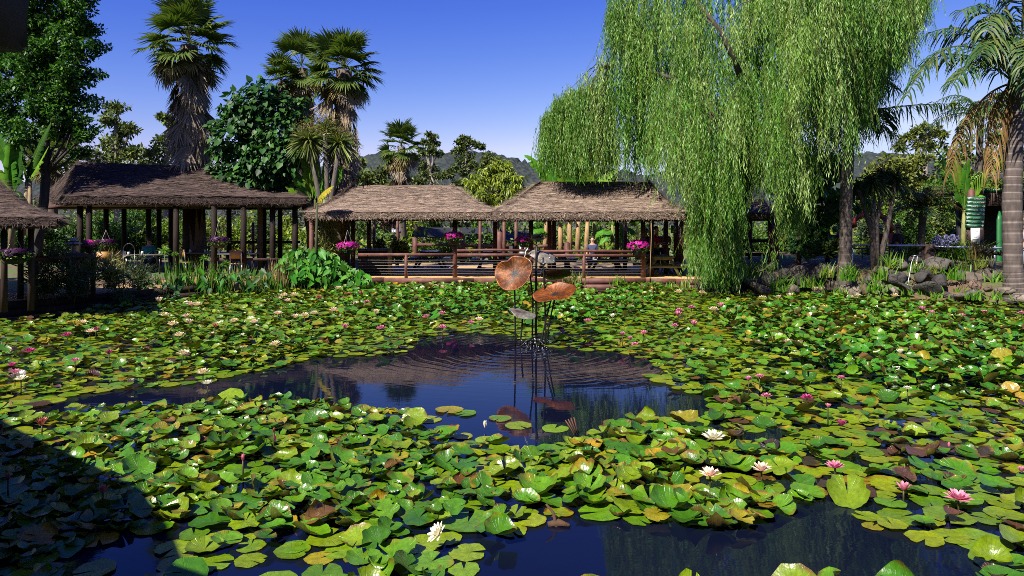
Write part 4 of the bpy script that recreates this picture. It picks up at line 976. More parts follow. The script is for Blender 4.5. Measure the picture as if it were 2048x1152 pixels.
wire_fence('wire_fence', 'timber and wire fence in front of the shelter beside the arrow leaves', 716, 907, (812,), top=[(zr(509.5), 0.055, 'board')])
wire_fence('wire_fence', 'timber and wire fence behind the fountain', 914, 1060, (), top=[(zr(510), 0.055, 'board'), (zr(501), 0.045, 'handrail')])
wire_fence('wire_fence', 'timber and wire fence between the fountain and the willow', 1064, 1283, (1168,), top=[(zr(511), 0.055, 'board'), (zr(503), 0.05, 'handrail')])
# far side handrail of the shelters
f = thing('back_fence', 'back handrail and short posts behind the picnic tables', 'fence', (0, 33, DZ))
for a, b_ in (((826, 489, 33), (1062, 492, 33)), ((1064, 494, 30), (1150, 487, 31))):
    mb = MB(); mb.tube([P(*a), P(*b_)], 0.07, 8); mb.build('handrail', M['wood'], f, True)
for px, py, Y in ((830, 477, 33), (925, 472, 33), (999, 465, 31), (1134, 486, 30), (1230, 470, 33)):
    p = P(px, py, Y); mb = MB(); mb.tube([(p[0], Y, 0.2), (p[0], Y, p[2]), (p[0], Y, p[2] + 0.06)], [0.13, 0.13, 0.03], 10); mb.build('post', M['wood'], f, True)
# pipe rail along the rock bank
f = thing('pipe_rail', 'galvanised pipe rail above the rock bank', 'rail', P(1800, 490, 24))
for a, b_ in (((1696, 490, 24), (1856, 491, 24)), ((1860, 493, 24), (2048, 497, 24)), ((2040, 500, 24), (2120, 504, 24))):
    mb = MB(); mb.tube([P(*a), P(*b_)], 0.035, 8); mb.build('pipe', M['steel'], f, True)
p = P(1858, 488, 24); mb = MB(); mb.box(p[0] - 0.13, p[0] + 0.13, 23.9, 24.16, 0.5, p[2]); mb.build('post', M['wood_dark'], f)
for px in (1705, 1760, 1990): p = P(px, 491, 24.05); mb = MB(); mb.tube([(p[0], 24.06, 0.4), (p[0], 24.06, p[2])], 0.03, 8); mb.build('upright', M['steel'], f, True)
# deck of the far planting: low mesh fence
f = thing('garden_fence', 'low green pipe fence behind the rock bank planting', 'fence', P(1780, 500, 28))
for py in (497, 506): mb = MB(); mb.tube([P(1660, py, 28), P(1900, py, 28)], 0.025, 6); mb.build('pipe', M['sign_green'], f)
for px in range(1665, 1900, 30): p = P(px, 496, 28); mb = MB(); mb.tube([(p[0], 28, 0.4), (p[0], 28, p[2])], 0.03, 6); mb.build('post', M['sign_green'], f)

# ------------------------------------------------------------------ signs
sp_ = thing('direction_sign', 'tall post with eight green direction boards and a white notice', 'sign', (PX(1948, 24.6), 24.6, 0.5))
YS = 24.6; SK = YS / F
x = PX(1946, YS); ztop = P(0, 378, YS)[2]
mb = MB(); mb.tube([(x, YS + 0.1, 0.4), (x, YS + 0.1, ztop - 0.08), (x, YS + 0.1, ztop)], [0.125, 0.12, 0.06], 12); mb.build('post', M['wood'], sp_, True)
mb = MB(); a = P(1930, 460, YS); b_ = P(1966, 490, YS); mb.box(a[0], b_[0], YS - 0.06, YS - 0.03, b_[2], a[2]); mb.build('backing_board', M['wood_dark'], sp_)
mb = MB(); a = P(1939, 456, YS); b_ = P(1957, 488, YS); mb.box(a[0], b_[0], YS - 0.08, YS - 0.065, b_[2], a[2]); nb = mb.build('notice', M['white'], sp_)
dk = M['black']
for k, py in enumerate((460, 463, 468, 472, 475, 479, 481, 484)):
    w = (6, 9, 7, 8, 6, 12, 9, 10)[k]; mb = MB(); a = P(1948 - w / 2, py, YS); mb.box(a[0], a[0] + w * SK, YS - 0.084, YS - 0.081, a[2] - 0.006, a[2] + 0.004 + 0.008 * (k == 5)); mb.build('print_line', dk, nb)
names = [('GARDEN', 'up', None), ('DRAGON', 'up', 'red'), ('FAIRY', None, 'right'), ('TOILET', None, 'right'), ('Ponds & BBQs', 'left', 'right'), ('GROUP SEATING', 'left', None), ('Frog Hollow', None, 'right'), ('GOAT BARBELLS', None, 'right')]
for k, (s_, la, ra_) in enumerate(names):
    yc = 397.5 + 7.72 * k; cx = 1951.5 - 0.55 * k
    a = P(cx - 18.5, yc - 3.8, YS); b_ = P(cx + 18.5, yc + 3.8, YS)
    mb = MB(); mb.box(a[0], b_[0], YS - 0.05, YS - 0.02, b_[2], a[2]); bd = mb.build('direction_board', M['sign_green'], sp_)
    c = P(cx, yc, YS); n = len(s_); sz = min(0.112, 0.40 / n * 1.5)
    off = (0.07 if la else 0) - (0.06 if ra_ == 'right' else 0)
    text(0, s_, (c[0] + off, YS - 0.053, c[2]), sz * 0.86, M['sign_white'], bd, 'lettering')
    def arrow(xc, d):
        mb = MB(); z = c[2]; q = 0.045
        if d == 'up': T_ = [(xc - q, z), (xc, z + q), (xc + q, z)]; st = (xc - 0.011, xc + 0.011, z - q, z + q * 0.5)
        else:
            sg_ = 1 if d == 'right' else -1; T_ = [(xc, z - q), (xc + sg_ * q, z), (xc, z + q)]; st = (min(xc - sg_ * q, xc + sg_ * q * .5), max(xc - sg_ * q, xc + sg_ * q * .5), z - 0.011, z + 0.011)
        mb.add([(u, YS - 0.052, v) for u, v in T_], (), [(0, 1, 2)] if True else ()); mb.box(st[0], st[1], YS - 0.0535, YS - 0.0515, st[2], st[3]); mb.build('arrow', M['sign_white'], bd)
    if la: arrow(a[0] + 0.06, la)
    if ra_ == 'right': arrow(b_[0] - 0.06, 'right')
    if ra_ == 'red': mb = MB(); mb.tube([(b_[0] - 0.09, YS - 0.053, c[2] - 0.03), (b_[0] - 0.06, YS - 0.053, c[2] + 0.005), (b_[0] - 0.03, YS - 0.053, c[2] + 0.03)], [0.008, 0.016, 0.006], 6); mb.build('red_mark', M['red_paint'], bd)
    if s_ == 'TOILET': mb = MB(); mb.box(b_[0] - 0.17, b_[0] - 0.115, YS - 0.053, YS - 0.051, c[2] - 0.035, c[2] + 0.035); mb.build('blue_mark', solid('sign blue', (0.25, 0.35, 0.7), 0.5, 0.1), bd)
# toilet sign on a shelter post
tsn = thing('toilet_sign', 'small square green sign with a white symbol on the post beside the willow', 'sign', P(1348, 463, 25.5))
a = P(1342, 451, 25.5); b_ = P(1353.5, 466, 25.5); mb = MB(); mb.box(a[0], b_[0], 25.48, 25.51, b_[2], a[2]); mb.build('board', M['sign_green'], tsn)
c = (a + b_) / 2; mb = MB(); mb.tube([c + (-0.03, -0.03, -0.02), c + (0.02, -0.03, -0.03), c + (0.05, -0.03, 0.02), c + (0, -0.03, 0.03)], 0.012, 5); mb.tube([c + (-0.02, -0.03, 0.05), c + (0.0, -0.03, 0.09), c + (0.06, -0.03, 0.09)], 0.012, 5); mb.build('symbol', M['white'], tsn)
for dz, w in ((-0.065, 0.16), (-0.10, 0.12)): mb = MB(); mb.box(c[0] - w / 2, c[0] + w / 2, 25.472, 25.478, c[2] + dz - 0.008, c[2] + dz + 0.008); mb.build('print_line', M['white'], tsn)
# exit arrow
ex = thing('exit_sign', 'grey blue arrow shaped exit sign beyond the shelter posts', 'sign', P(793, 463, 31))
a = P(783, 459, 31); b_ = P(801, 466, 31); zc = (a[2] + b_[2]) / 2
mb = MB(); mb.box(a[0], b_[0], 31, 31.03, b_[2], a[2]); mb.build('board', solid('slate blue paint', (0.14, 0.17, 0.25), 0.5, 0.1), ex)
text(0, 'EXIT', (a[0] + 0.17, 30.99, zc), 0.14, M['white'], ex, bold=0.003)
mb = MB(); q = b_[0] - 0.09; mb.add([(q - 0.05, 30.99, zc), (q, 30.99, zc + 0.06), (q + 0.05, 30.99, zc)], (), [(0, 2, 1)]); mb.box(q - 0.012, q + 0.012, 30.988, 30.992, zc - 0.06, zc + 0.02); mb.build('arrow', M['white'], ex)
mb = MB(); mb.tube([(a[0] + 0.2, 31.06, 0.3), (a[0] + 0.2, 31.06, zc + 0.1)], 0.04, 8); mb.build('post', M['wood_dark'], ex)

# ------------------------------------------------------------------ picnic tables
def picnic(x, y, rz, label, mat_=None, sc=1.0):
    t = thing('picnic_table', label, 'table', (x, y, DZ), rz, 'picnic tables on the sand floor'); t.scale = (sc,) * 3; mt = mat_ or M['dark_plastic']
    for k in range(5): mb = MB(); yy = -0.37 + k * 0.155; mb.box(-0.9, 0.9, yy, yy + 0.145, 0.70, 0.74); mb.build('top_plank', mt, t, local=True)
    for sgn in (-1, 1):
        for k in range(2): mb = MB(); yy = sgn * 0.74 - 0.145 + k * 0.15; mb.box(-0.9, 0.9, yy, yy + 0.14, 0.41, 0.45); mb.build('seat_plank', mt, t, local=True)
    for sx in (-0.65, 0.65):
        for sgn in (-1, 1): mb = MB(); mb.beam((sx, sgn * 0.62, 0), (sx, sgn * 0.22, 0.70), 0.05, 0.10); mb.build('leg', mt, t, local=True)
        mb = MB(); mb.box(sx - 0.075, sx - 0.025, -0.85, 0.85, 0.32, 0.41); mb.build('cross_bar', mt, t, local=True)
        mb = MB(); mb.box(sx - 0.075, sx - 0.025, -0.36, 0.36, 0.62, 0.70); mb.build('top_bar', mt, t, local=True)
    return t
picnic(PX(860, 29.5), 29.5, math.pi / 2, 'dark blue picnic table beside the flower basket post')
picnic(PX(985, 28.8), 28.8, math.pi / 2, 'dark picnic table directly behind the fountain leaves')
picnic(PX(1110, 29.0), 29.0, math.pi / 2, 'dark picnic table between the fountain and the fence post')
picnic(PX(1210, 28.6), 28.6, math.pi / 2, 'dark picnic table with benches before the banana stems')
picnic(PX(1318, 25.1), 25.1, math.pi / 2, 'grey green picnic table before the person in red', solid('weathered green timber', (0.10, 0.11, 0.06), 0.8, 0.3))
# serving counter
c = thing('counter', 'long black counter with blue top beside the first shelter post', 'counter', (PX(745, 25.6), 25.6, DZ))
mb = MB(); mb.box(PX(718, 25.6), PX(775, 25.6), 25.4, 26.2, 0.36, 1.25); mb.build('body', M['black'], c)
mb = MB(); mb.box(PX(716, 25.6), PX(777, 25.6), 25.34, 26.26, 1.252, 1.30); mb.build('top', M['dark_plastic'], c)
mb = MB(); mb.box(PX(776, 25.5), PX(784, 25.5), 25.4, 25.55, 0.36, 1.32); mb.build('end_post', M['wood_pale'], c)
for px, w, mt, lb, nm in ((1026, 15, M['black'], 'black bin behind the handrail', 'rubbish_bin'), (1045, 12, solid('pale grey box', (0.3, 0.32, 0.36), 0.5, 0.1), 'grey box with a dark opening behind the handrail', 'equipment_box')):
    t = thing(nm, lb, 'bin', (PX(px, 29.6), 29.7, DZ)); a = P(px - w / 2, 484 if w == 12 else 488, 29.6); b_ = P(px + w / 2, 500, 29.6)
    mb = MB(); mb.box(a[0], b_[0], 29.6, 29.9, 0.36, a[2] - 0.04); mb.build('body', mt, t)
    mb = MB(); mb.box(a[0] - 0.02, b_[0] + 0.02, 29.57, 29.93, a[2] - 0.037, a[2]); mb.build('lid', mt, t)
    if w == 12: mb = MB(); mb.box(a[0] + 0.07, b_[0] - 0.07, 29.59, 29.597, 1.1, a[2] - 0.08); mb.build('opening', M['black'], t)
# shade sails
def sail(pts, label):
    mb = MB(); n = 10; A, B2, C2, D2 = [np.asarray(p) for p in pts]
    u, v = np.meshgrid(np.linspace(0, 1, n), np.linspace(0, 1, n), indexing='ij'); u_, v_ = u[..., None], v[..., None]
    p = (A * (1 - u_) + B2 * u_) * (1 - v_) + (D2 * (1 - u_) + C2 * u_) * v_; p = p.copy(); p[..., 2] -= 0.25 * np.sin(np.pi * u) * np.sin(np.pi * v)
    i, j = np.meshgrid(np.arange(n - 1), np.arange(n - 1), indexing='ij'); mb.add(p.reshape(-1, 3), np.stack([i * n + j, (i + 1) * n + j, (i + 1) * n + j + 1, i * n + j + 1], -1).reshape(-1, 4))
    t = thing('shade_sail', label, 'shade sail', (p[0, 0, 0], p[0, 0, 1], 0)); mb.build('cloth', M['black'], t, True)
    for q in (A, B2): m2 = MB(); m2.tube([(q[0], q[1], 0.3), (q[0], q[1], q[2] + 0.1)], 0.08, 8); m2.build('mast', M['wood_dark'], t)
sail([P(832, 452, 34), P(905, 462, 38), P(905, 474, 34), P(822, 474, 34)], 'black triangular shade sail behind the petunia basket')
sail([P(845, 455, 40), P(1000, 455, 40), P(1000, 466, 36), P(900, 470, 36)], 'long black shade sail strung below the pale willow')
sail([P(1000, 465, 38), P(1075, 458, 40), P(1075, 480, 36), P(1000, 482, 36)], 'dark shade sail behind the grey box')
# lattice panel in the dining shelter
lt = thing('lattice_panel', 'dark lattice panel behind the dining tables', 'screen', P(405, 480, 29.6)); LX0, LX1 = PX(398, 29.6), PX(424, 29.6)
for k in range(8):
    mb = MB(); x = LX0 + k * (LX1 - LX0) / 7; mb.box(x - 0.012, x + 0.012, 29.58, 29.6, 1.1, P(0, 466, 29.6)[2]); mb.build('slat', M['wood_dark'], lt)
for k in range(6): mb = MB(); z = P(0, 467 + k * 3.6, 29.6)[2]; mb.box(LX0, LX1, 29.603, 29.62, z - 0.012, z + 0.012); mb.build('slat', M['wood_dark'], lt)
# red painted beam sculptures
def red_beams(segs, label, Y):
    t = thing('red_beam_sculpture', label, 'sculpture', P(segs[0][0][0], 520, Y))
    for a, b_, w in segs: mb = MB(); mb.beam(P(a[0], a[1], Y), P(b_[0], b_[1], Y), w, w); mb.build('beam', M['red_paint'], t)
red_beams([((1703, 445), (1733, 421), 0.16), ((1704, 440), (1708, 455), 0.2), ((1700, 520), (1701, 450), 0.12)], 'red painted timber beams slanting behind the grey palm trunk', 29.0)
red_beams([((1755, 427), (1768, 437), 0.16), ((1772, 436), (1783, 462), 0.24), ((1781, 462), (1781, 510), 0.12)], 'red painted slanting beams behind the person in the dark coat', 29.0)
red_beams([((1672, 478), (1680, 466), 0.15), ((1672, 490), (1672, 470), 0.15)], 'small red painted beam in the shade beside the big leaves', 26.0)
# ------------------------------------------------------------------ plant kits
def rand_dir(rr, n):
    v = rr.normal(size=(n, 3)); return unit(v)
def pal(rr, cols, n):
    cols = np.array(cols); return cols[rr.integers(len(cols), size=n)] * rr.uniform(0.65, 1.35, (n, 1))
def hearts(mb, p, d, nrm, L, Wd, C):
    """heart or arrow shaped leaf, folded on its midrib"""
    n = len(p); d = unit(d); sd = unit(np.cross(d, nrm)); up = np.cross(sd, d); L = np.broadcast_to(L, (n,))[:, None]; w = np.broadcast_to(Wd, (n,))[:, None]
    V = np.stack([p, p - d * L * 0.14 + sd * w * 0.33 + up * w * .06, p + d * L * 0.30 + sd * w * 0.5 + up * w * .08, p + d * L * 0.72 + sd * w * 0.24, p + d * L - up * L * 0.06,
                  p + d * L * 0.72 - sd * w * 0.24, p + d * L * 0.30 - sd * w * 0.5 + up * w * .08, p - d * L * 0.14 - sd * w * 0.33 + up * w * .06], 1).reshape(-1, 3)
    k = np.arange(n)[:, None] * 8
    Q = np.concatenate([k + np.array([[0, 1, 2, 3]]), k + np.array([[0, 5, 6, 7]])]); T = np.concatenate([k + np.array([[0, 3, 4]]), k + np.array([[0, 4, 5]])])
    mb.add(V, Q, T, np.repeat(np.broadcast_to(C, (n, 3)), 8, 0))
def clump_leaves(mb, rr, c, R, n, size, asp, cols, droop=0.2, shape='leaf'):
    """n leaves round one clump; R may be a vector"""
    dv = rand_dir(rr, n); rad = 0.45 + 0.6 * rr.random(n) ** 0.6
    p = np.asarray(c) + dv * rad[:, None] * np.asarray(R)
    d = unit(dv * 0.6 + rr.normal(0, 0.7, (n, 3)) + np.array((0, 0, -droop))); nr = unit(dv + rr.normal(0, 0.55, (n, 3)) + np.array((0, 0, 0.3)))
    L = size * rr.uniform(0.6, 1.35, n); C = pal(rr, cols, n) * rr.uniform(0.8, 1.2)
    if shape == 'heart': hearts(mb, p, d, nr, L, L * asp, C)
    else: mb.leaves(p, d, nr, L, L * asp, C, fold=0.15)
def blob_tree(name, label, Y, blobs, trunk, seed, cols, size=0.3, asp=0.45, dens=1.0, clump=0.34, mat_='leaf', bark=(0.10, 0.08, 0.065), trunk_r=0.16, droop=0.2, shape='leaf', cat='tree', group=None, depth=1.0, twigs=True, flat=1.0):
    """crown of leaf clumps at photograph pixels (x, y, radius) and a limbed trunk, standing at depth Y"""
    rr = np.random.default_rng(seed); base = P(trunk[0][0], trunk[0][1], Y); base[2] = gheight(base[0], Y) - 0.05
    t = thing(name, label, cat, base, 0, group); crown = MB(); wood = MB(); wood.c = bark
    tp = [base] + [P(x, y, Y) for x, y in trunk[1:]]
    tq = np.array(tp); m_ = len(tq)
    if m_ > 1:
        s_ = np.linspace(0, m_ - 1, 4 * (m_ - 1) + 1); q = np.stack([np.interp(s_, np.arange(m_), tq[:, i]) for i in range(3)], -1); q[1:-1] += rr.normal(0, 0.03, (len(q) - 2, 3))
        wood.tube(q, np.linspace(trunk_r, trunk_r * 0.45, len(q)), 8)
    for bx, by, br in blobs:
        R = br * Y / F; c = P(bx, by, Y + rr.normal(0, 0.35) * depth * R)
        if m_ > 1 and twigs:
            k = int(np.argmin(np.linalg.norm(tq - c, axis=1) + (tq[:, 2] > c[2]) * 2)); a = tq[max(k, 0)]
            mid = (a + c) / 2 + rr.normal(0, 0.12 * R + 0.02, 3) + (0, 0, 0.1 * R)
            wood.tube([a, mid, c], [trunk_r * 0.4, trunk_r * 0.26, trunk_r * 0.1], 6)
        nc = max(3, int(round(9 / (clump / 0.34) ** 2)))
        for _ in range(nc):
            o = rand_dir(rr, 1)[0] * R * rr.random() ** 0.45 * (1 - 0.5 * clump); o[1] *= depth; o[2] *= flat
            cr = R * clump * rr.uniform(0.7, 1.35)
            n = int(dens * max(24, 42 * (cr / size) ** 2))
            clump_leaves(crown, rr, c + o, np.array((cr, cr, cr * 0.8 * flat)), n, size, asp, cols, droop, shape)
            if m_ > 1 and twigs and rr.random() < 0.5: wood.tube([c, (c + c + o) / 2 + rr.normal(0, 0.05 * R, 3), c + o], [trunk_r * 0.12, trunk_r * 0.09, trunk_r * 0.04], 4, False)
    if m_ > 1: wood.build('trunk', M['bark'], t, True)
    crown.build('crown', M[mat_], t)
    return t
GUM = [(0.095, 0.125, 0.026), (0.075, 0.11, 0.02), (0.125, 0.15, 0.036), (0.05, 0.08, 0.02)]
OLIVE = [(0.14, 0.165, 0.022), (0.105, 0.15, 0.018), (0.07, 0.10, 0.016), (0.17, 0.165, 0.03)]
MIDG = [(0.045, 0.12, 0.012), (0.065, 0.145, 0.014), (0.036, 0.10, 0.012), (0.09, 0.16, 0.016)]
LIME = [(0.17, 0.22, 0.010), (0.13, 0.195, 0.010), (0.20, 0.23, 0.012), (0.10, 0.165, 0.012)]
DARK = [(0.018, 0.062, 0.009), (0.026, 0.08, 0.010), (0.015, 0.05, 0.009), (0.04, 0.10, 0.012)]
GREY = [(0.075, 0.08, 0.06), (0.06, 0.07, 0.05), (0.09, 0.09, 0.07)]

# ------------------------------------------------------------------ background trees
BT = 'trees behind the shelters'
blob_tree('gum_tree', 'gum tree with layered crown beside the big dark tree', 48, [(232, 215, 24), (214, 238, 20), (243, 262, 24), (262, 255, 14), (225, 285, 30), (205, 310, 30), (250, 305, 30), (268, 300, 18), (235, 330, 34), (195, 340, 26)], [(236, 440), (236, 330), (232, 250)], 1, GUM, 0.36, 0.4, 0.9, 0.30, 'leaf_dull', (0.16, 0.13, 0.10), 0.3, group=BT, flat=0.6)
blob_tree('gum_tree', 'sparse gum tree against the sky touching the shaggy palm', 50, [(338, 238, 14), (322, 232, 7), (352, 250, 14), (345, 275, 20), (325, 285, 18), (308, 305, 26), (345, 305, 26), (290, 325, 24), (322, 330, 26)], [(335, 440), (332, 330), (336, 255)], 2, GUM, 0.34, 0.4, 0.8, 0.28, 'leaf_dull', (0.15, 0.12, 0.10), 0.26, group=BT, flat=0.6)
blob_tree('gum_tree', 'grey leaved gum behind the banana clump', 45, [(95, 255, 34), (130, 275, 32), (60, 285, 36), (105, 300, 36), (145, 300, 28), (70, 325, 34), (120, 335, 30), (165, 315, 20), (30, 310, 30)], [(100, 440), (100, 300), (98, 260)], 3, GREY + OLIVE, 0.34, 0.35, 0.7, 0.26, 'leaf_dull', (0.2, 0.18, 0.16), 0.25, group=BT)
blob_tree('gum_tree', 'bushy gum tree beside the double palm trunk', 45, [(715, 330, 14), (742, 350, 18), (768, 345, 16), (752, 372, 24), (728, 380, 26), (712, 352, 16), (784, 372, 16), (735, 405, 24)], [(740, 440), (740, 380)], 4, GUM, 0.33, 0.4, 0.9, 0.3, 'leaf_dull', group=BT, flat=0.75)
blob_tree('gum_tree', 'slender gum tree rising above the hill beside the small fan palm', 55, [(858, 268, 8), (868, 274, 7), (848, 283, 7), (860, 286, 8), (872, 287, 7), (852, 303, 12), (866, 300, 13), (876, 306, 10), (842, 300, 6), (832, 312, 8), (846, 328, 15), (866, 335, 15), (852, 352, 19), (880, 352, 15), (838, 362, 18), (868, 378, 20), (830, 385, 16), (888, 382, 14)], [(862, 440), (860, 350), (858, 280)], 5, GUM + [(0.025, 0.04, 0.016)], 0.27, 0.42, 1.0, 0.36, 'leaf_dull', (0.2, 0.17, 0.15), 0.22, group=BT, flat=0.65)
blob_tree('gum_tree', 'flat topped gum tree rising above the hill beside the pale willow', 55, [(917, 283, 8), (926, 278, 8), (936, 280, 8), (945, 286, 8), (955, 291, 7), (964, 294, 5), (928, 291, 9), (920, 297, 10), (911, 302, 8), (930, 306, 10), (937, 316, 14), (922, 322, 13), (945, 330, 14), (912, 334, 13), (932, 342, 17), (955, 335, 11), (900, 350, 14), (955, 355, 13), (920, 368, 18)], [(932, 440), (931, 340), (933, 300)], 6, GUM + [(0.025, 0.045, 0.016)], 0.27, 0.42, 1.15, 0.38, 'leaf_dull', (0.2, 0.17, 0.15), 0.2, group=BT, flat=0.65)
blob_tree('gum_tree', 'small gum peeping over the pale willow', 50, [(978, 315, 10), (990, 322, 12), (968, 325, 10)], [(980, 440), (980, 330)], 7, GUM, 0.28, 0.4, 0.9, 0.34, 'leaf_dull', group=BT)
blob_tree('gum_tree', 'grey gum seen through the edge of the large willow', 48, [(1212, 292, 14), (1196, 315, 14), (1222, 318, 15), (1205, 345, 18), (1185, 362, 14), (1230, 355, 18)], [(1208, 440), (1208, 330), (1210, 296)], 8, GREY + GUM, 0.30, 0.35, 0.7, 0.3, 'leaf_dull', group=BT)
blob_tree('gum_tree', 'open crowned gum behind the palms on the rock bank', 52, [(1812, 274, 12), (1830, 262, 14), (1848, 254, 13), (1868, 262, 16), (1886, 270, 13), (1852, 276, 16), (1835, 292, 16), (1872, 292, 20), (1800, 292, 12)], [(1850, 440), (1850, 330), (1848, 280)], 9, OLIVE + GUM, 0.33, 0.4, 0.8, 0.3, 'leaf_dull', (0.2, 0.17, 0.14), 0.25, group=BT, flat=0.7)
blob_tree('garden_tree', 'broad olive tree filling the gap behind the forked cordyline', 42, [(1770, 332, 26), (1745, 345, 24), (1800, 335, 28), (1830, 325, 28), (1815, 365, 32), (1775, 372, 30), (1745, 385, 24), (1850, 360, 28), (1790, 405, 30), (1840, 400, 30)], [(1800, 440), (1800, 370)], 10, OLIVE, 0.32, 0.45, 0.9, 0.3, group=BT)
blob_tree('garden_tree', 'olive tree with bright gaps behind the direction sign', 42, [(1890, 320, 28), (1930, 310, 30), (1975, 318, 30), (2015, 325, 30), (2050, 315, 30), (1905, 360, 34), (1955, 360, 34), (2005, 370, 34), (2050, 370, 30), (1990, 275, 20), (2040, 270, 20)], [(1960, 440), (1960, 350)], 11, OLIVE + MIDG, 0.32, 0.45, 0.9, 0.3, group=BT)
# pale weeping tree
blob_tree('weeping_tree', 'bright yellow green weeping tree between the two pale shelters', 36, [(998, 335, 17), (1016, 345, 20), (975, 352, 24), (952, 366, 24), (1036, 362, 19), (1000, 368, 28), (965, 388, 26), (1025, 388, 26), (945, 395, 20), (990, 400, 28), (1040, 400, 22), (1010, 418, 28), (965, 418, 24), (928, 388, 20), (1054, 385, 18), (940, 358, 16), (1014, 330, 13), (985, 330, 13), (1000, 322, 9)], [(995, 445), (995, 390), (996, 350)], 12, LIME, 0.26, 0.24, 1.9, 0.36, 'leaf', (0.09, 0.07, 0.05), 0.12, 1.6)

for k_, (x_, y_, Y_, cols_, lb_) in enumerate([(1745, 400, 37, MIDG + LIME, 'sunlit green tree behind the red beams'), (1890, 395, 38, MIDG, 'full green tree behind the date palm'), (1960, 420, 36, LIME + MIDG, 'bright tree beside the direction sign'), (1590, 350, 36, MIDG + DARK, 'green tree behind the small shelter roof')]):
    blob_tree('garden_tree', lb_, Y_, [(x_, y_ - 40, 22), (x_ - 25, y_ - 20, 24), (x_ + 25, y_ - 20, 24), (x_, y_, 30), (x_ - 35, y_ + 20, 26), (x_ + 35, y_ + 20, 26), (x_, y_ + 35, 28)], [(x_, 470), (x_, y_)], 60 + k_, cols_, 0.2, 0.5, 0.9, 0.36, group=BT)
# ------------------------------------------------------------------ shrubs behind the posts
r5 = np.random.default_rng(50)
SH = 'shrubs behind the shelters'
shr = [(155, 452, 38, 33, MIDG, 'leafy green shrub behind the first dining posts'), (205, 448, 40, 33, MIDG, 'rounded shrub behind the dining shelter lamp'), (262, 455, 44, 34, DARK + MIDG, 'dark bush behind the middle of the dining shelter'),
       (318, 450, 38, 34, MIDG + LIME, 'mixed bright shrub beside the thick trunk post'), (372, 455, 36, 35, LIME + MIDG, 'yellowish shrub behind the thick trunk post'), (425, 452, 36, 36, LIME + OLIVE, 'sunlit olive shrub above the lattice panel'),
       (478, 458, 38, 36, LIME + MIDG, 'sunlit light green shrub behind the dining rail'), (530, 455, 36, 36, GREY + MIDG, 'grey green shrub near the last dining posts'), (575, 460, 34, 36, LIME, 'lime shrub behind the end of the dining shelter'),
       (655, 440, 26, 44, GUM, 'grey green bush beyond the hanging basket'), (690, 438, 24, 42, GUM + MIDG, 'bushy gum behind the first pale shelter'), (735, 440, 22, 44, GREY + MIDG, 'pale bush behind the counter'),
       (780, 436, 18, 44, [(0.05, 0.022, 0.025), (0.07, 0.03, 0.03)], 'purple leaved shrub above the exit sign'), (830, 448, 26, 44, LIME, 'lime shrub above the black sail'), (868, 444, 26, 46, LIME + MIDG, 'bright shrub behind the post with petunias'),
       (918, 445, 22, 46, GUM, 'grey shrub right behind the basket post'), (955, 448, 24, 44, MIDG, 'green shrub under the weeping tree'), (1010, 455, 24, 44, DARK + MIDG, 'dark shrub behind the back handrail'),
       (1080, 452, 28, 40, MIDG, 'green shrub beside the banana stems'), (760, 492, 16, 27.5, LIME + OLIVE, 'variegated low shrub beside the counter'), (798, 492, 18, 27.0, LIME, 'variegated shrub in front of the exit sign'),
       (870, 488, 16, 40, MIDG, 'low green planting beyond the handrail'), (960, 490, 18, 40, MIDG, 'low pond planting behind the bins'), (1020, 480, 16, 42, MIDG + LIME, 'low bright planting behind the sails'),
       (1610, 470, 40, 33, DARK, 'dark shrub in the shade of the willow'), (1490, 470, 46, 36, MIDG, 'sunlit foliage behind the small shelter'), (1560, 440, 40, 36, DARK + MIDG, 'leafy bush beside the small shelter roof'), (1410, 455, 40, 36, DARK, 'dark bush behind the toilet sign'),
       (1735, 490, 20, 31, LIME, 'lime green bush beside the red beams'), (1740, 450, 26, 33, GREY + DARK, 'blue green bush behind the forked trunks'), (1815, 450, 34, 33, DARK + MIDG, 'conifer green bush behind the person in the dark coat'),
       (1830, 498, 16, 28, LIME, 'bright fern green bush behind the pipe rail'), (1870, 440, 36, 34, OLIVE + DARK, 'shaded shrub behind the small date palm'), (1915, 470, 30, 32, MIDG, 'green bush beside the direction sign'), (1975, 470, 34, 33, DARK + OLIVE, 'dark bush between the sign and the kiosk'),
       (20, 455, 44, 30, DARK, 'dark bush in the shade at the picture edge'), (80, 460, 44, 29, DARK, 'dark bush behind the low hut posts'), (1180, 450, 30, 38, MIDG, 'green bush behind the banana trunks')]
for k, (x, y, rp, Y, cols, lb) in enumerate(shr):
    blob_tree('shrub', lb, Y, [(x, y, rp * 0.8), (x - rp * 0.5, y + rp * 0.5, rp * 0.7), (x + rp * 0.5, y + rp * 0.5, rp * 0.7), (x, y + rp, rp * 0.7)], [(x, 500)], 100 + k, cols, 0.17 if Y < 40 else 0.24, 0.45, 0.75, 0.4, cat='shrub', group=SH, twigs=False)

mb = MB(); rb = np.random.default_rng(76)
for k in range(560):
    Y = rb.uniform(33, 62); x = rb.uniform(-0.8, 0.8) * Y; cols = [MIDG, LIME, MIDG, GUM, OLIVE][rb.integers(5)]; R = rb.uniform(0.6, 1.3)
    clump_leaves(mb, rb, (x, Y, 0.5 + R * 0.5), (R * 1.3, R, R * rb.uniform(0.6, 1.2)), 110, 0.26, 0.5, cols)
tag(mb.build('undergrowth', M['leaf']), 'low mixed planting across the garden behind the shelters', 'plants', kind='stuff')
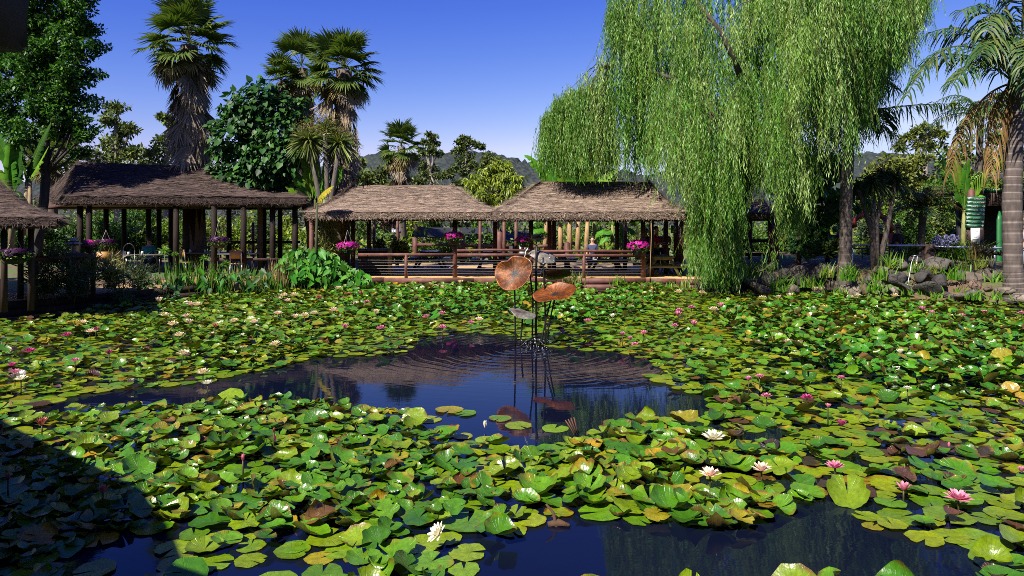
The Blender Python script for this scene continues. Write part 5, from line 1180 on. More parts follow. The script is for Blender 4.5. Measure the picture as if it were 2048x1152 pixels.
# ------------------------------------------------------------------ far belt of trees that closes the view
rb = np.random.default_rng(77)
mb = MB()
for k in range(90):
    x = rb.uniform(-120, 2170); Y = rb.uniform(70, 130); top_ = rb.uniform(398, 436); R = rb.uniform(1.6, 3.4); c = P(x, top_, Y)
    cols = [GUM, OLIVE, MIDG, GREY][rb.integers(4)]
    for _ in range(5):
        o = rand_dir(rb, 1)[0] * R * 0.7; clump_leaves(mb, rb, c + o - (0, 0, 0.4 * R), np.array((R, R, R * 0.8)) * rb.uniform(0.4, 0.7), 80, 0.55, 0.5, cols)
    for zz in np.arange(c[2] - 1.5 * R, 0.5, -1.2 * R): clump_leaves(mb, rb, (c[0], c[1], zz), (R * 0.9, R * 0.9, R * 0.7), 70, 0.6, 0.5, cols)
tag(mb.build('treeline', M['leaf_dull']), 'distant belt of mixed trees below the hill', 'trees', kind='stuff')

# ------------------------------------------------------------------ big dark tree on the shaded bank
blob_tree('evergreen_tree', 'tall dense dark green tree at the picture edge behind the low hut', 23, [(20, -40, 70), (100, -30, 60), (170, -20, 40), (40, 40, 60), (120, 40, 52), (178, 45, 34), (30, 110, 62), (100, 110, 50), (165, 105, 38), (60, 170, 56), (140, 165, 46), (185, 150, 24), (10, 190, 50), (95, 225, 44), (160, 215, 38), (130, 265, 36), (175, 265, 24), (20, 240, 40), (158, 300, 20), (65, 230, 30), (70, 70, 60), (80, 145, 60), (50, 10, 60), (135, 95, 46), (112, 190, 48), (50, 270, 34), (148, 20, 44), (10, 80, 60), (190, 90, 24), (150, 245, 30), (0, 140, 50)],
          [(70, 560), (90, 350), (95, 200), (100, 80), (100, -40)], 13, DARK + [(0.05, 0.15, 0.014), (0.07, 0.17, 0.018), (0.04, 0.12, 0.012)], 0.14, 0.5, 0.95, 0.40, 'leaf_gloss', (0.03, 0.025, 0.02), 0.16, 0.3)
# shade trees standing on the near bank, outside the picture
blob_tree('shade_tree', 'spreading shade tree on the bank beyond the picture edge', 11.0, [(-1100, 100, 260), (-1000, 250, 180), (-1250, 50, 240)], [(-1050, 650), (-1050, 200), (-1030, 0)], 14, DARK, 0.5, 0.6, 0.8, 0.34, 'leaf', (0.06, 0.05, 0.04), 0.3)
blob_tree('shade_tree', 'second shade tree on the bank beyond the picture edge', 14.5, [(-640, 80, 170), (-840, 100, 180), (-680, 180, 130), (-740, 0, 150)], [(-700, 600), (-700, 200), (-690, 0)], 15, DARK, 0.5, 0.6, 0.8, 0.34, 'leaf', (0.06, 0.05, 0.04), 0.3)

# unseen tree belt added behind the viewer to block low sky light
mb = MB(); rb = np.random.default_rng(78)
for k in range(46):
    a = math.pi * (1.0 + 1.0 * (k + 0.5) / 46) + rb.normal(0, 0.03); d = rb.uniform(19, 26); c = np.array((2 + d * 1.25 * math.cos(a), 6 + d * math.sin(a), 0)); top_ = rb.uniform(7.5, 11)
    for zz in np.arange(1.2, top_, 1.5):
        for _ in range(2): clump_leaves(mb, rb, c + (rb.normal(0, 1.0), rb.normal(0, 1.0), zz), (1.8, 1.8, 1.3), 70, 0.7, 0.6, DARK + MIDG)
tag(mb.build('sky_blocking_trees', M['leaf']), 'unseen belt of trees added behind the viewer to block sky light', 'trees', kind='stuff')

# ------------------------------------------------------------------ big leaved trees
def bigleaf(name, label, Y, blobs, trunk, seed, n, L, cols, tr=0.12):
    rr = np.random.default_rng(seed); base = P(trunk[0][0], trunk[0][1], Y); base[2] = gheight(base[0], Y) - 0.05
    t = thing(name, label, 'tree', base); wood = MB(); wood.c = (0.09, 0.07, 0.055); crown = MB()
    tq = np.array([base] + [P(x, y, Y) for x, y in trunk[1:]]); wood.tube(tq, np.linspace(tr, tr * 0.5, len(tq)), 8)
    for bx, by, br in blobs:
        R = br * Y / F; c = P(bx, by, Y + rr.normal(0, 0.3 * R)); wood.tube([tq[-1], (tq[-1] + c) / 2 + rr.normal(0, 0.15, 3), c], [tr * 0.4, tr * 0.25, tr * 0.1], 6)
        k = int(n * (br / 40) ** 2); dv = rand_dir(rr, k); p = c + dv * R * (0.5 + 0.75 * rr.random((k, 1)) ** 1.5)
        nr = unit(dv * 0.8 + np.array((-0.3, -0.5, 0.7)) + rr.normal(0, 0.4, (k, 3))); d = unit(np.array((0, 0, -0.7)) + dv * 0.7 + rr.normal(0, 0.3, (k, 3)))
        Ls = L * rr.uniform(0.4, 1.3, k); hearts(crown, p, d, nr, Ls, Ls * 0.95, pal(rr, cols, k))
    wood.build('trunk', M['bark'], t, True); crown.build('crown', M['leaf_gloss'], t); return t
CAT = [(0.018, 0.065, 0.014), (0.026, 0.085, 0.016), (0.014, 0.05, 0.012), (0.04, 0.11, 0.02)]
bigleaf('broadleaf_tree', 'dark broad leaved tree between the shaggy palm and the twin fan palms', 25.5, [(520, 200, 36), (485, 225, 36), (555, 215, 34), (460, 270, 34), (510, 265, 44), (565, 265, 38), (590, 240, 24), (470, 315, 36), (525, 320, 44), (575, 310, 36), (440, 300, 22), (430, 250, 12), (447, 222, 13), (500, 180, 13), (541, 176, 11), (602, 205, 12), (470, 192, 12), (612, 275, 13), (428, 335, 13), (500, 355, 36), (560, 350, 36), (455, 350, 24)],
        [(520, 520), (520, 380), (518, 260)], 16, 400, 0.21, CAT)
CAT2 = [(0.03, 0.11, 0.016), (0.045, 0.14, 0.02), (0.02, 0.075, 0.014), (0.065, 0.16, 0.024)]
bigleaf('broadleaf_tree', 'bright broad leaved tree beside the grey palm trunk on the rock bank', 24.5, [(1660, 330, 26), (1640, 370, 30), (1672, 385, 30), (1650, 420, 30), (1620, 440, 26), (1680, 430, 24), (1640, 470, 30), (1600, 400, 26), (1610, 490, 22), (1675, 340, 18), (1720, 400, 16), (1715, 370, 14)],
        [(1595, 540), (1600, 470), (1612, 420), (1640, 370)], 17, 110, 0.30, CAT2)
# ------------------------------------------------------------------ willow
rw_ = np.random.default_rng(31)
YW = 22.0
wt = thing('weeping_willow', 'large weeping willow with long hanging strands on the bank', 'tree', (PX(1462, YW), YW + 0.6, 0.3))
tops_x = [1095, 1110, 1150, 1190, 1213, 1216, 1240, 1900]; tops_y = [235, 205, 170, 125, 95, -30, -120, -120]
bot_x = [1095, 1120, 1160, 1200, 1250, 1300, 1350, 1382, 1394, 1462, 1470, 1500, 1535, 1555, 1600, 1625, 1680, 1720, 1760, 1800, 1835, 1860]
bot_y = [320, 325, 345, 335, 350, 355, 380, 430, 550, 560, 392, 378, 378, 440, 445, 385, 335, 285, 190, 120, 45, -10]
wood = MB(); wood.c = (0.055, 0.042, 0.033); crown = MB()
tr = np.array([(PX(1452, 22.8), 22.8, 0.2), P(1462, 470, 22.7), P(1475, 410, 22.5), P(1493, 345, 22.3), P(1500, 280, 22.2), P(1495, 180, 22)])
wood.tube(tr, [0.34, 0.28, 0.25, 0.23, 0.2, 0.15], 10)
tr2 = np.array([P(1493, 345, 22.3), P(1440, 250, 21.5), P(1380, 170, 22), P(1300, 140, 23.5), P(1220, 130, 24.2)]); wood.tube(tr2, [0.16, 0.11, 0.08, 0.05, 0.025], 8)
tr3 = np.array([P(1500, 280, 22.2), P(1570, 200, 22), P(1650, 120, 22.5), P(1740, 60, 22.5)]); wood.tube(tr3, [0.14, 0.09, 0.06, 0.03], 8)
tr4 = np.array([P(1495, 180, 22), P(1440, 60, 21.5), P(1360, -40, 21.5)]); wood.tube(tr4, [0.12, 0.07, 0.04], 8)
limbs = np.concatenate([tr[3:], tr2[1:], tr3[1:], tr4[1:]])
WIL = np.array([(0.095, 0.225, 0.022), (0.072, 0.195, 0.016), (0.145, 0.27, 0.04), (0.048, 0.15, 0.012), (0.20, 0.31, 0.075)])
SP, SD, SL, SW, SC_, WH = [], [], [], [], [], []
def tassel(c, L, n, spread):
    tb = rw_.integers(5)
    for _ in range(n):
        o = rw_.normal(0, spread, 2); Ls = L * rw_.uniform(0.55, 1.1); k = max(5, int(Ls / 0.072))
        s = np.linspace(0, 1, k); sway = rw_.normal(0, 0.10, 2) * Ls; ph = rw_.uniform(0, 6.28)
        x = c[0] + o[0] * (0.6 + 0.4 * s) + sway[0] * s ** 1.5 + 0.03 * np.sin(5 * s + ph); y = c[1] + o[1] * (0.6 + 0.4 * s) + sway[1] * s ** 1.5
        z = c[2] + rw_.uniform(-0.2, 0.25) * min(1, L) + 0.25 * spread * np.sin(np.pi * np.clip(s * 4, 0, 1)) - Ls * s
        p = np.stack([x, y, z], -1); a = rw_.uniform(0, 6.28, k); u = np.stack([np.cos(a), np.sin(a), np.zeros(k)], -1)
        SP.append(p); SD.append(u * 0.42 + np.array((0, 0, -1.0))); SL.append(rw_.uniform(0.12, 0.20, k)); SW.append(rw_.uniform(0.015, 0.028, k)); WH.append(p)
        SC_.append(np.tile(WIL[tb] * rw_.uniform(0.8, 1.15), (k, 1)) * rw_.uniform(0.8, 1.2, (k, 1)))
nt_ = 0
KC = [(rw_.uniform(1098, 1845), rw_.random() ** 1.1, rw_.uniform(-1, 0.75)) for _ in range(88)]
while nt_ < 720:
    kc = KC[rw_.integers(88)] if rw_.random() < 0.80 else (rw_.uniform(1098, 1845), rw_.random() ** 1.1, rw_.uniform(-1, 0.75)); px = kc[0] + rw_.normal(0, 13); tp_, bt_ = np.interp(px, tops_x, tops_y), np.interp(px, bot_x, bot_y)
    if bt_ - tp_ < 50: continue
    half = 4.3 * math.sqrt(max(0.05, 1 - ((px - 1465) / 400) ** 2)); Y = YW + np.clip(kc[2] + rw_.normal(0, 0.12), -1, 0.8) * half
    if px < 1330: Y = max(Y, 22.0) + 1.9 * min(1, (1330 - px) / 60)
    py = tp_ + (bt_ - tp_ - 60) * np.clip(kc[1] + rw_.normal(0, 0.06), 0, 1)
    if 1395 < px < 1475 and rw_.random() < 0.6: py = rw_.uniform(330, 480); Y = YW + rw_.uniform(-1.6, -0.2)
    if 1500 < px < 1540 and 100 < py < 300 and Y < 22 and rw_.random() < 0.6: continue
    if Y < 21.0 and py > 420 and px < 1395: continue
    L = min(rw_.uniform(1.0, 3.0), (bt_ - py) * Y / F + 0.15)
    if L < 0.35: continue
    c = P(px, py, Y)
    if px < 1400 and bt_ > 350 and Y > 22.4: L = min(L, max(0.4, c[2] - 4.0))
    tassel(c, L, 24, 0.10 + 0.04 * L); nt_ += 1
    a = limbs[int(np.argmin(np.linalg.norm(limbs - c, axis=1) + 3 * (limbs[:, 2] > c[2] + 1.5)))]
    if rw_.random() < 0.6 and np.linalg.norm(a - c) < 1.7:
        a = limbs[int(np.argmin(np.linalg.norm(limbs - c, axis=1) + 3 * (limbs[:, 2] > c[2] + 1.5)))]; wood.tube([a, (a + c) / 2 + (0, 0, 0.35), c + (0, 0, 0.1)], [0.026, 0.018, 0.008], 5, False)
for px, py, L, Y in [(1105, 215, 1.3, 24.5), (1115, 200, 1.6, 24), (1130, 190, 1.9, 24.2), (1225, 10, 1.6, 23.5), (1218, 40, 1.0, 24), (1160, 300, 0.9, 24.5), (1805, 60, 1.2, 22.5), (1830, -20, 1.0, 22.5), (1820, 20, 0.7, 22), (1566, 430, 1.0, 21.5), (1540, 500, 0.9, 21.3), (1425, 400, 2.4, 20.6), (1440, 380, 2.7, 20.4), (1410, 440, 1.9, 20.8), (1455, 420, 2.0, 20.7), (1600, 420, 1.0, 21.5)]:
    tassel(P(px, py, Y), L, 18, 0.16)
for _ in range(230):      # the far side of the crown, in its own shade
    px = rw_.uniform(1240, 1790); tp_, bt_ = np.interp(px, tops_x, tops_y), np.interp(px, bot_x, bot_y); py = rw_.uniform(max(tp_, -60), max(tp_, bt_ - 130)); c = P(px, py, rw_.uniform(23.2, 26.0)); L = min(rw_.uniform(1.6, 3.2), (bt_ - py) * c[1] / F)
    if px < 1400: L = min(L, max(0.3, c[2] - 4.0))
    if L < 0.4: continue
    for _ in range(12):
        Ls = L * rw_.uniform(0.7, 1.1); k = max(5, int(Ls / 0.11)); s = np.linspace(0, 1, k); o = rw_.normal(0, 0.3, 2)
        SP.append(np.stack([c[0] + o[0] + 0.05 * np.sin(4 * s + o[0]), c[1] + o[1] + 0 * s, c[2] - Ls * s], -1)); a = rw_.uniform(0, 6.28, k); SD.append(np.stack([np.cos(a) * 0.5, np.sin(a) * 0.5, -np.ones(k)], -1))
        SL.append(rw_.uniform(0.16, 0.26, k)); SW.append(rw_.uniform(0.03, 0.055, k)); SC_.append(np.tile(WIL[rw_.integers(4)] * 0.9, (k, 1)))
crown.leaves(np.concatenate(SP), np.concatenate(SD), rand_dir(rw_, sum(len(s) for s in SP)), np.concatenate(SL), np.concatenate(SW), np.concatenate(SC_))
wood.build('trunk', M['bark'], wt, True); crown.build('crown', M['leaf'], wt)
wh = MB()
for p in WH[::4]: wh.ribbon(p[::4] if len(p) > 8 else p[::2], 0.010, (0.3, -1, 0.1), (0.13, 0.13, 0.03))
tag(wh.build('whips', M['straw'], wt), kind='stuff')
print('willow leaves', sum(len(s) for s in SP))
# ------------------------------------------------------------------ fan palms
rp = np.random.default_rng(61)
def fan_mesh(kind, seed):
    rr = np.random.default_rng(seed); mb = MB()
    dead = kind == 'dead'; half = kind == 'half'
    pl = 0.85 if not dead else 0.45
    gcol = np.array((0.05, 0.10, 0.018)); tip = np.array((0.10, 0.14, 0.03)); st = np.array((0.12, 0.13, 0.03))
    if half: gcol = np.array((0.15, 0.13, 0.03)); tip = np.array((0.24, 0.18, 0.08))
    if dead: gcol = np.array((0.19, 0.145, 0.105)); tip = np.array((0.28, 0.225, 0.17)); st = np.array((0.10, 0.07, 0.05))
    pts = np.array([(0, 0, 0), (pl * 0.5, 0, 0.03), (pl, 0, 0)]); mb.ribbon(pts, [0.05, 0.035, 0.03], (0, 0, 1), np.tile(st, (3, 1)), 0.2)
    n = 30 if not dead else 22; spread = 1.9 if not dead else 0.75
    for k in range(n):
        ph = (k / (n - 1) * 2 - 1) * spread + rr.normal(0, 0.03); L = (1.0 - 0.18 * (abs(ph) / 1.9) ** 2) * rr.uniform(0.85, 1.08) * (0.85 if not dead else 1.0)
        s = np.array([0.02, 0.35, 0.62, 0.84, 1.0]); dr = rr.uniform(0.10, 0.5) if not dead else rr.uniform(-0.15, 0.25)
        if half: dr += 0.3
        x = pl + np.cos(ph) * L * s; y = np.sin(ph) * L * s * (1 if not dead else 0.7); z = 0.10 * np.abs(np.sin(ph)) * s - dr * L * np.clip(s - 0.45, 0, 1) ** 1.6 * 1.7
        if not dead: shr = 1 - 0.25 * dr * np.clip(s - 0.5, 0, 1); x = pl + (x - pl) * shr; y = y * shr
        w = np.array([0.03, 0.075, 0.07, 0.035, 0.006]) * (1 if not dead else 0.7)
        c = gcol[None] * (1 - s[:, None]) + tip[None] * s[:, None]
        mb.ribbon(np.stack([x, y, z], -1), w, (0, 0, 1), c * rr.uniform(0.75, 1.25), 0.25)
    me = mb.mesh('frond'); me.materials.append(M['straw'] if dead else M['leaf_gloss']); return me
FAN = {'green': [fan_mesh('green', 1), fan_mesh('green', 2), fan_mesh('green', 3)], 'half': [fan_mesh('half', 4), fan_mesh('half', 5)], 'dead': [fan_mesh('dead', 6), fan_mesh('dead', 7), fan_mesh('dead', 8)]}
def frond_at(t, kind, c, az, el, sc, roll=0.0):
    o = bpy.data.objects.new('frond', FAN[kind][rp.integers(len(FAN[kind]))]); COL.objects.link(o); o.parent = t
    o.location = tuple(np.asarray(c) - origin(t)); o.scale = (sc,) * 3
    o.rotation_euler = (Matrix.Rotation(az, 3, 'Z') @ Matrix.Rotation(-el, 3, 'Y') @ Matrix.Rotation(roll, 3, 'X')).to_euler(); return o
def fan_palm(label, px, py, Y, sc, ng, nh, ndead, skirt_py, tr=0.22, foot=None, crown_r=0.15):
    c = P(px, py, Y); base = np.array((c[0] if foot is None else PX(foot, Y), Y, gheight(c[0], Y) - 0.1))
    t = thing('fan_palm', label, 'palm', base); mb = MB(); s = np.linspace(0, 1, 14)
    q = base[None] * (1 - s[:, None]) + c[None] * s[:, None]; g = np.tile(np.array((0.085, 0.062, 0.045)), (14, 1)) * rp.uniform(0.7, 1.3, (14, 1))
    mb.tube(q, tr * (1.25 - 0.35 * s), 10, True, g); mb.build('trunk', M['bark'], t, True)
    for k in range(ng):
        u = (k + 0.5) / ng; el = 1.4 - 2.15 * u ** 0.9 + rp.normal(0, 0.08); frond_at(t, 'green', c + (0, 0, 0.35 * sc * (1 - u) - 0.1), 2.4 * k + rp.normal(0, 0.2), el, sc * rp.uniform(0.9, 1.1), rp.normal(0, 0.25))
    for k in range(nh): frond_at(t, 'half', c - (0, 0, 0.25 * sc), rp.uniform(0, 6.28), rp.uniform(-1.0, -0.55), sc * rp.uniform(0.75, 1.0), rp.normal(0, 0.3))
    zlo = P(px, skirt_py, Y)[2]
    for k in range(ndead):
        u = (k + 0.5) / ndead; z = c[2] - 0.25 * sc - (c[2] - 0.25 * sc - zlo - 0.9 * sc) * u; f_ = (z - base[2]) / (c[2] - base[2])
        cc = base * (1 - f_) + c * f_; az = 2.4 * k + rp.normal(0, 0.3); cc = cc + np.array((math.cos(az), math.sin(az), 0)) * tr * 0.7
        frond_at(t, 'dead', cc, az, rp.uniform(-1.48, -1.12) if u > 0.12 else rp.uniform(-1.2, -0.75), sc * rp.uniform(0.8, 1.1), rp.normal(0, 0.6))
    return t
fan_palm('tall fan palm with a long shaggy skirt of dead fronds behind the dining shelter', 378, 92, 26, 1.12, 36, 10, 64, 340, 0.34, foot=392)
fan_palm('darker fan palm behind the broad leaved tree, leaning into its neighbour', 603, 138, 29, 0.95, 26, 8, 26, 300, 0.28, foot=650)
fan_palm('bright round fan palm with brown skirt above the cordylines', 688, 142, 27, 1.0, 40, 10, 40, 390, 0.34, foot=678)
fan_palm('low pale head of the fan palm cluster beside the broad leaved tree', 562, 165, 28.4, 0.72, 18, 6, 8, 260, 0.2, foot=640)
fan_palm('small distant fan palm above the pale shelter roof', 803, 295, 42, 1.0, 26, 10, 16, 385, 0.26)
fan_palm('low fan palm tuft between the bananas and the dining roof', 105, 318, 30, 0.8, 16, 6, 6, 370, 0.2)

# ------------------------------------------------------------------ feather palms
def bez(a, b_, c, n):
    t = np.linspace(0, 1, n)[:, None]; return (1 - t) ** 2 * a + 2 * t * (1 - t) * b_ + t ** 2 * c
def feather(t, a, b_, c, ll, cols, name='frond', nl=46, hang=1.0, mat_='leaf_gloss', wd=0.045, seed=0):
    """arching frond with drooping leaflets; a, b, c are the points of its arch"""
    rr = np.random.default_rng(seed); q = bez(np.asarray(a), np.asarray(b_), np.asarray(c), nl); d = unit(np.gradient(q, axis=0)); mb = MB()
    mb.tube(q, np.linspace(0.035, 0.006, nl), 5, False, np.tile(np.array((0.10, 0.10, 0.03)) if mat_ != 'straw' else np.array((0.17, 0.10, 0.04)), (nl, 1)))
    up = np.array((0, 0, 1.0)); sd = unit(np.cross(d, up))
    for s_ in (-1, 1):
        for k in range(int(nl * 0.12), nl):
            u = k / nl; L = ll * (0.45 + 1.1 * math.sin(math.pi * min(1, u * 0.85 + 0.12)) * 0.6) * rr.uniform(0.8, 1.15)
            s = np.array([0, 0.4, 0.75, 1.0])[:, None]; out = unit(sd[k] * s_ * rr.uniform(0.5, 1.1) + d[k] * rr.uniform(0.3, 0.8) + up * rr.uniform(-0.1, 0.5))
            p = q[k] + out * L * (s - 0.25 * hang * s ** 2) + np.array((0, 0, -1.0)) * L * hang * rr.uniform(0.5, 1.0) * s ** 1.8
            cc = np.array(cols[rr.integers(len(cols))]) * rr.uniform(0.7, 1.3)
            mb.ribbon(p, wd * np.array([0.6, 1, 0.75, 0.05]), unit(np.cross(d[k], out)) + 0.01, np.tile(cc, (4, 1)))
    return mb.build(name, M[mat_], t)
FEA = [(0.028, 0.075, 0.018), (0.045, 0.095, 0.02), (0.075, 0.12, 0.028), (0.022, 0.06, 0.02), (0.10, 0.125, 0.03)]
DRY = [(0.20, 0.12, 0.045), (0.26, 0.165, 0.065), (0.14, 0.08, 0.035)]
def ring_trunk(t, pts, rad, rings, c0, c1, seed=0, name='trunk'):
    rr = np.random.default_rng(seed); pts = np.array(pts); k = np.linspace(0, len(pts) - 1, rings * 8); k[1:-1] += np.repeat(rr.normal(0, 0.006, rings), 8)[1:-1]
    q = np.stack([np.interp(k, np.arange(len(pts)), pts[:, i]) for i in range(3)], -1); R = np.interp(k, np.arange(len(pts)), rad); i = np.arange(len(k)) % 8
    R = R * np.array([1.0, 1.012, 1.016, 1.018, 1.018, 1.016, 1.01, 0.985])[i]; C = np.where((i == 7)[:, None], np.array(c1), np.array(c0)) * rr.uniform(0.8, 1.2, (len(k), 1))
    mb = MB(); mb.tube(q, R, 14, True, C); return mb.build(name, M['bark'], t, True)
YQ = 18.8
qp = thing('ringed_palm', 'tall palm with a ringed grey trunk rising from the rocks', 'palm', (PX(2040, YQ), YQ, 0.2))
ring_trunk(qp, [(PX(2032, YQ), YQ, 0.1), P(2026, 540, YQ), P(2024, 400, YQ), P(2028, 300, YQ), P(2032, 210, YQ)], [0.30, 0.23, 0.235, 0.21, 0.19], 26, (0.078, 0.06, 0.054), (0.17, 0.145, 0.13), 1)
mb = MB(); mb.c = (0.08, 0.06, 0.045); cq = P(2036, 165, YQ); mb.tube([P(2032, 215, YQ), P(2034, 170, YQ), P(2038, 120, YQ)], [0.2, 0.24, 0.12], 10); mb.build('crown_base', M['bark'], qp, True)
def fr(t, Y, a, b_, c, dy, ll, cols=FEA, seed=0, **kw):
    return feather(t, P(a[0], a[1], Y), P(b_[0], b_[1], Y + dy * 0.5), P(c[0], c[1], Y + dy), ll, cols, seed=seed, **kw)
k = 0
for a, b_, c, dy, ll in [((2028, 160), (1900, 10), (1815, 190), -0.6, 0.75), ((2028, 165), (1905, 60), (1822, 150), 0.8, 0.75), ((2026, 150), (1950, 20), (1850, 70), 0.4, 0.75), ((2030, 130), (1985, -20), (1925, 20), -0.8, 0.8), ((2034, 120), (2010, -80), (1940, -40), 0.5, 0.8),
                         ((2040, 110), (2060, -80), (2010, -60), -1.0, 0.8), ((2044, 120), (2110, -40), (2150, 60), -0.4, 0.8), ((2044, 130), (2120, 40), (2160, 180), 0.5, 0.8), ((2030, 150), (1960, 90), (1905, 165), -1.2, 0.7), ((2034, 140), (2000, 30), (1960, 110), -1.5, 0.75),
                         ((2040, 150), (2075, 60), (2080, 200), -1.4, 0.8), ((2036, 130), (1985, 10), (1990, 110), 1.2, 0.8), ((2040, 130), (2060, 20), (2050, 130), -1.8, 0.8), ((2034, 125), (1995, -30), (1975, 60), -1.2, 0.75)]:
    fr(qp, YQ, a, b_, c, dy, ll, seed=200 + k); k += 1
fr(qp, YQ, (2020, 168), (1930, 190), (1900, 345), -0.3, 0.55, DRY, 220, name='dead_frond', mat_='straw', hang=1.6, wd=0.03)
fr(qp, YQ, (2020, 168), (1990, 195), (1982, 350), -0.2, 0.55, DRY, 221, name='dead_frond', mat_='straw', hang=1.8, wd=0.03)
# grey palm trunk beside the willow
YG = 21.5
gp = thing('grey_palm', 'palm with a rough grey trunk beside the hanging willow', 'palm', (PX(1690, YG), YG, 0.3))
ring_trunk(gp, [(PX(1688, YG), YG, 0.1), P(1690, 500, YG), P(1692, 400, YG), P(1697, 300, YG), P(1700, 235, YG)], [0.24, 0.19, 0.19, 0.17, 0.16], 22, (0.07, 0.055, 0.047), (0.13, 0.10, 0.085), 2)
for a, b_, c, dy, ll in [((1702, 225), (1750, 130), (1812, 96), -0.4, 0.75), ((1704, 232), (1800, 205), (1918, 208), -0.3, 0.7), ((1702, 238), (1760, 235), (1812, 290), -0.6, 0.7), ((1700, 225), (1720, 120), (1790, 180), 0.4, 0.75), ((1698, 225), (1690, 120), (1640, 150), 0.6, 0.7), ((1696, 230), (1640, 180), (1590, 260), 0.3, 0.7), ((1704, 230), (1760, 190), (1770, 260), 0.8, 0.7)]:
    fr(gp, YG, a, b_, c, dy, ll, seed=230 + k); k += 1
# slimmer palms behind
for lb, px, py, Y, foot, sd_ in (('slim feather palm behind the hanging dead fronds', 1962, 232, 27, 1958, 3), ('feather palm half hidden behind the ringed trunk', 2060, 250, 25, 2062, 4)):
    t = thing('feather_palm', lb, 'palm', (PX(foot, Y), Y, 0.4)); ring_trunk(t, [(PX(foot, Y), Y, 0.3), P(foot, 330, Y), P(px, py, Y)], [0.16, 0.13, 0.1], 14, (0.06, 0.05, 0.04), (0.1, 0.08, 0.07), sd_)
    for j in range(13):
        az = 2.4 * j + 0.3; el = 1.1 - 0.11 * j; c0 = P(px, py, Y); Lf = 1.9; dh = np.array((math.cos(az), math.sin(az) * 0.7, 0))
        feather(t, c0, c0 + dh * Lf * 0.55 * math.cos(el) + (0, 0, Lf * 0.75 * math.sin(max(el, 0.1)) + 0.25), c0 + dh * Lf * (0.8 + 0.3 * math.cos(el)) + (0, 0, Lf * 0.7 * math.sin(el) - 0.6), 0.5, FEA, nl=34, seed=300 + j + sd_ * 20)
# bushy date palm and its tangle
t = thing('date_palm', 'small date palm with brown tipped fronds behind the waterfall', 'palm', (PX(1843, 24.2), 24.2, 0.5)); Y = 24.2
ring_trunk(t, [(PX(1843, Y), Y, 0.4), P(1843, 470, Y), P(1846, 425, Y)], [0.11, 0.10, 0.14], 10, (0.05, 0.04, 0.03), (0.08, 0.06, 0.045), 9)
BRO = [(0.05, 0.085, 0.02), (0.09, 0.08, 0.025), (0.15, 0.08, 0.03), (0.03, 0.06, 0.018)]
for j in range(20):
    az = 2.4 * j; el = 1.25 - 0.075 * j; c0 = P(1847, 420, Y); Lf = 1.45; dh = np.array((math.cos(az), math.sin(az) * 0.6, 0))
    feather(t, c0, c0 + dh * Lf * 0.5 * math.cos(el) + (0, 0, Lf * 0.8 * math.sin(max(el, 0.15)) + 0.15), c0 + dh * Lf * 0.95 + (0, 0, Lf * 0.75 * math.sin(el) - 0.35), 0.36, BRO if j % 3 else FEA, nl=32, hang=0.5, seed=400 + j, wd=0.035)

# ------------------------------------------------------------------ cordylines
def leaf_ball(t, c, R, n, cols, seed, name='leaf_head', low=-0.9, wd=0.05, droop=0.35):
    rr = np.random.default_rng(seed); mb = MB(); s = np.array([0.03, 0.4, 0.75, 1.0])
    for k in range(n):
        z = rr.uniform(low, 1.0); a = rr.uniform(0, 6.28); d = np.array((math.cos(a) * math.sqrt(1 - z * z), math.sin(a) * math.sqrt(1 - z * z), z)); L = R * rr.uniform(0.75, 1.1)
        p = np.asarray(c) + d * L * s[:, None] + np.array((0, 0, -1.0)) * L * droop * rr.uniform(0.2, 1.0) * s[:, None] ** 2.2
        cc = np.array(cols[rr.integers(len(cols))]) * rr.uniform(0.7, 1.3)
        mb.ribbon(p, wd * np.array([0.5, 1, 0.7, 0.05]), rand_dir(rr, 1)[0], np.tile(cc, (4, 1)))
    return mb.build(name, M['leaf_gloss'], t)
COR = [(0.10, 0.14, 0.03), (0.14, 0.17, 0.045), (0.06, 0.10, 0.02), (0.19, 0.19, 0.07)]
t = thing('cordyline', 'pale twin headed cordyline in front of the bright fan palm', 'plant', (PX(655, 24.6), 24.6, 0.3)); Y = 24.6
for hx, hy, fx, sd_ in ((618, 280, 640, 1), (678, 287, 662, 2), (650, 262, 655, 3)):
    mb = MB(); mb.c = (0.06, 0.05, 0.042); mb.tube([(PX(655, Y), Y, 0.25), P(fx, 400, Y), P(hx, hy + 10, Y)], [0.12, 0.09, 0.08], 8); mb.build('stem', M['bark'], t, True)
    leaf_ball(t, P(hx, hy, Y - 0.3 + 0.3 * sd_), 0.86 if sd_ < 3 else 0.7, 210, COR, 500 + sd_, droop=0.55, wd=0.06)
    fl = MB(); rr = np.random.default_rng(510 + sd_); n = 900; v = rand_dir(rr, n); v[:, 2] = abs(v[:, 2]) * 0.9 + 0.1; q = P(hx, hy - 12, Y - 0.3 + 0.3 * sd_) + v * rr.uniform(0.15, 0.62, (n, 1)); fl.leaves(q, v, rand_dir(rr, n), 0.05, 0.022, (0.14, 0.12, 0.035)); fl.build('seed_heads', M['straw'], t)
t = thing('cordyline', 'dark forked cordyline with grey stems above the waterfall rocks', 'plant', (PX(1748, 22.4), 22.4, 0.45)); Y = 22.4
DC = [(0.025, 0.055, 0.014), (0.04, 0.075, 0.018), (0.07, 0.10, 0.025), (0.018, 0.04, 0.012)]
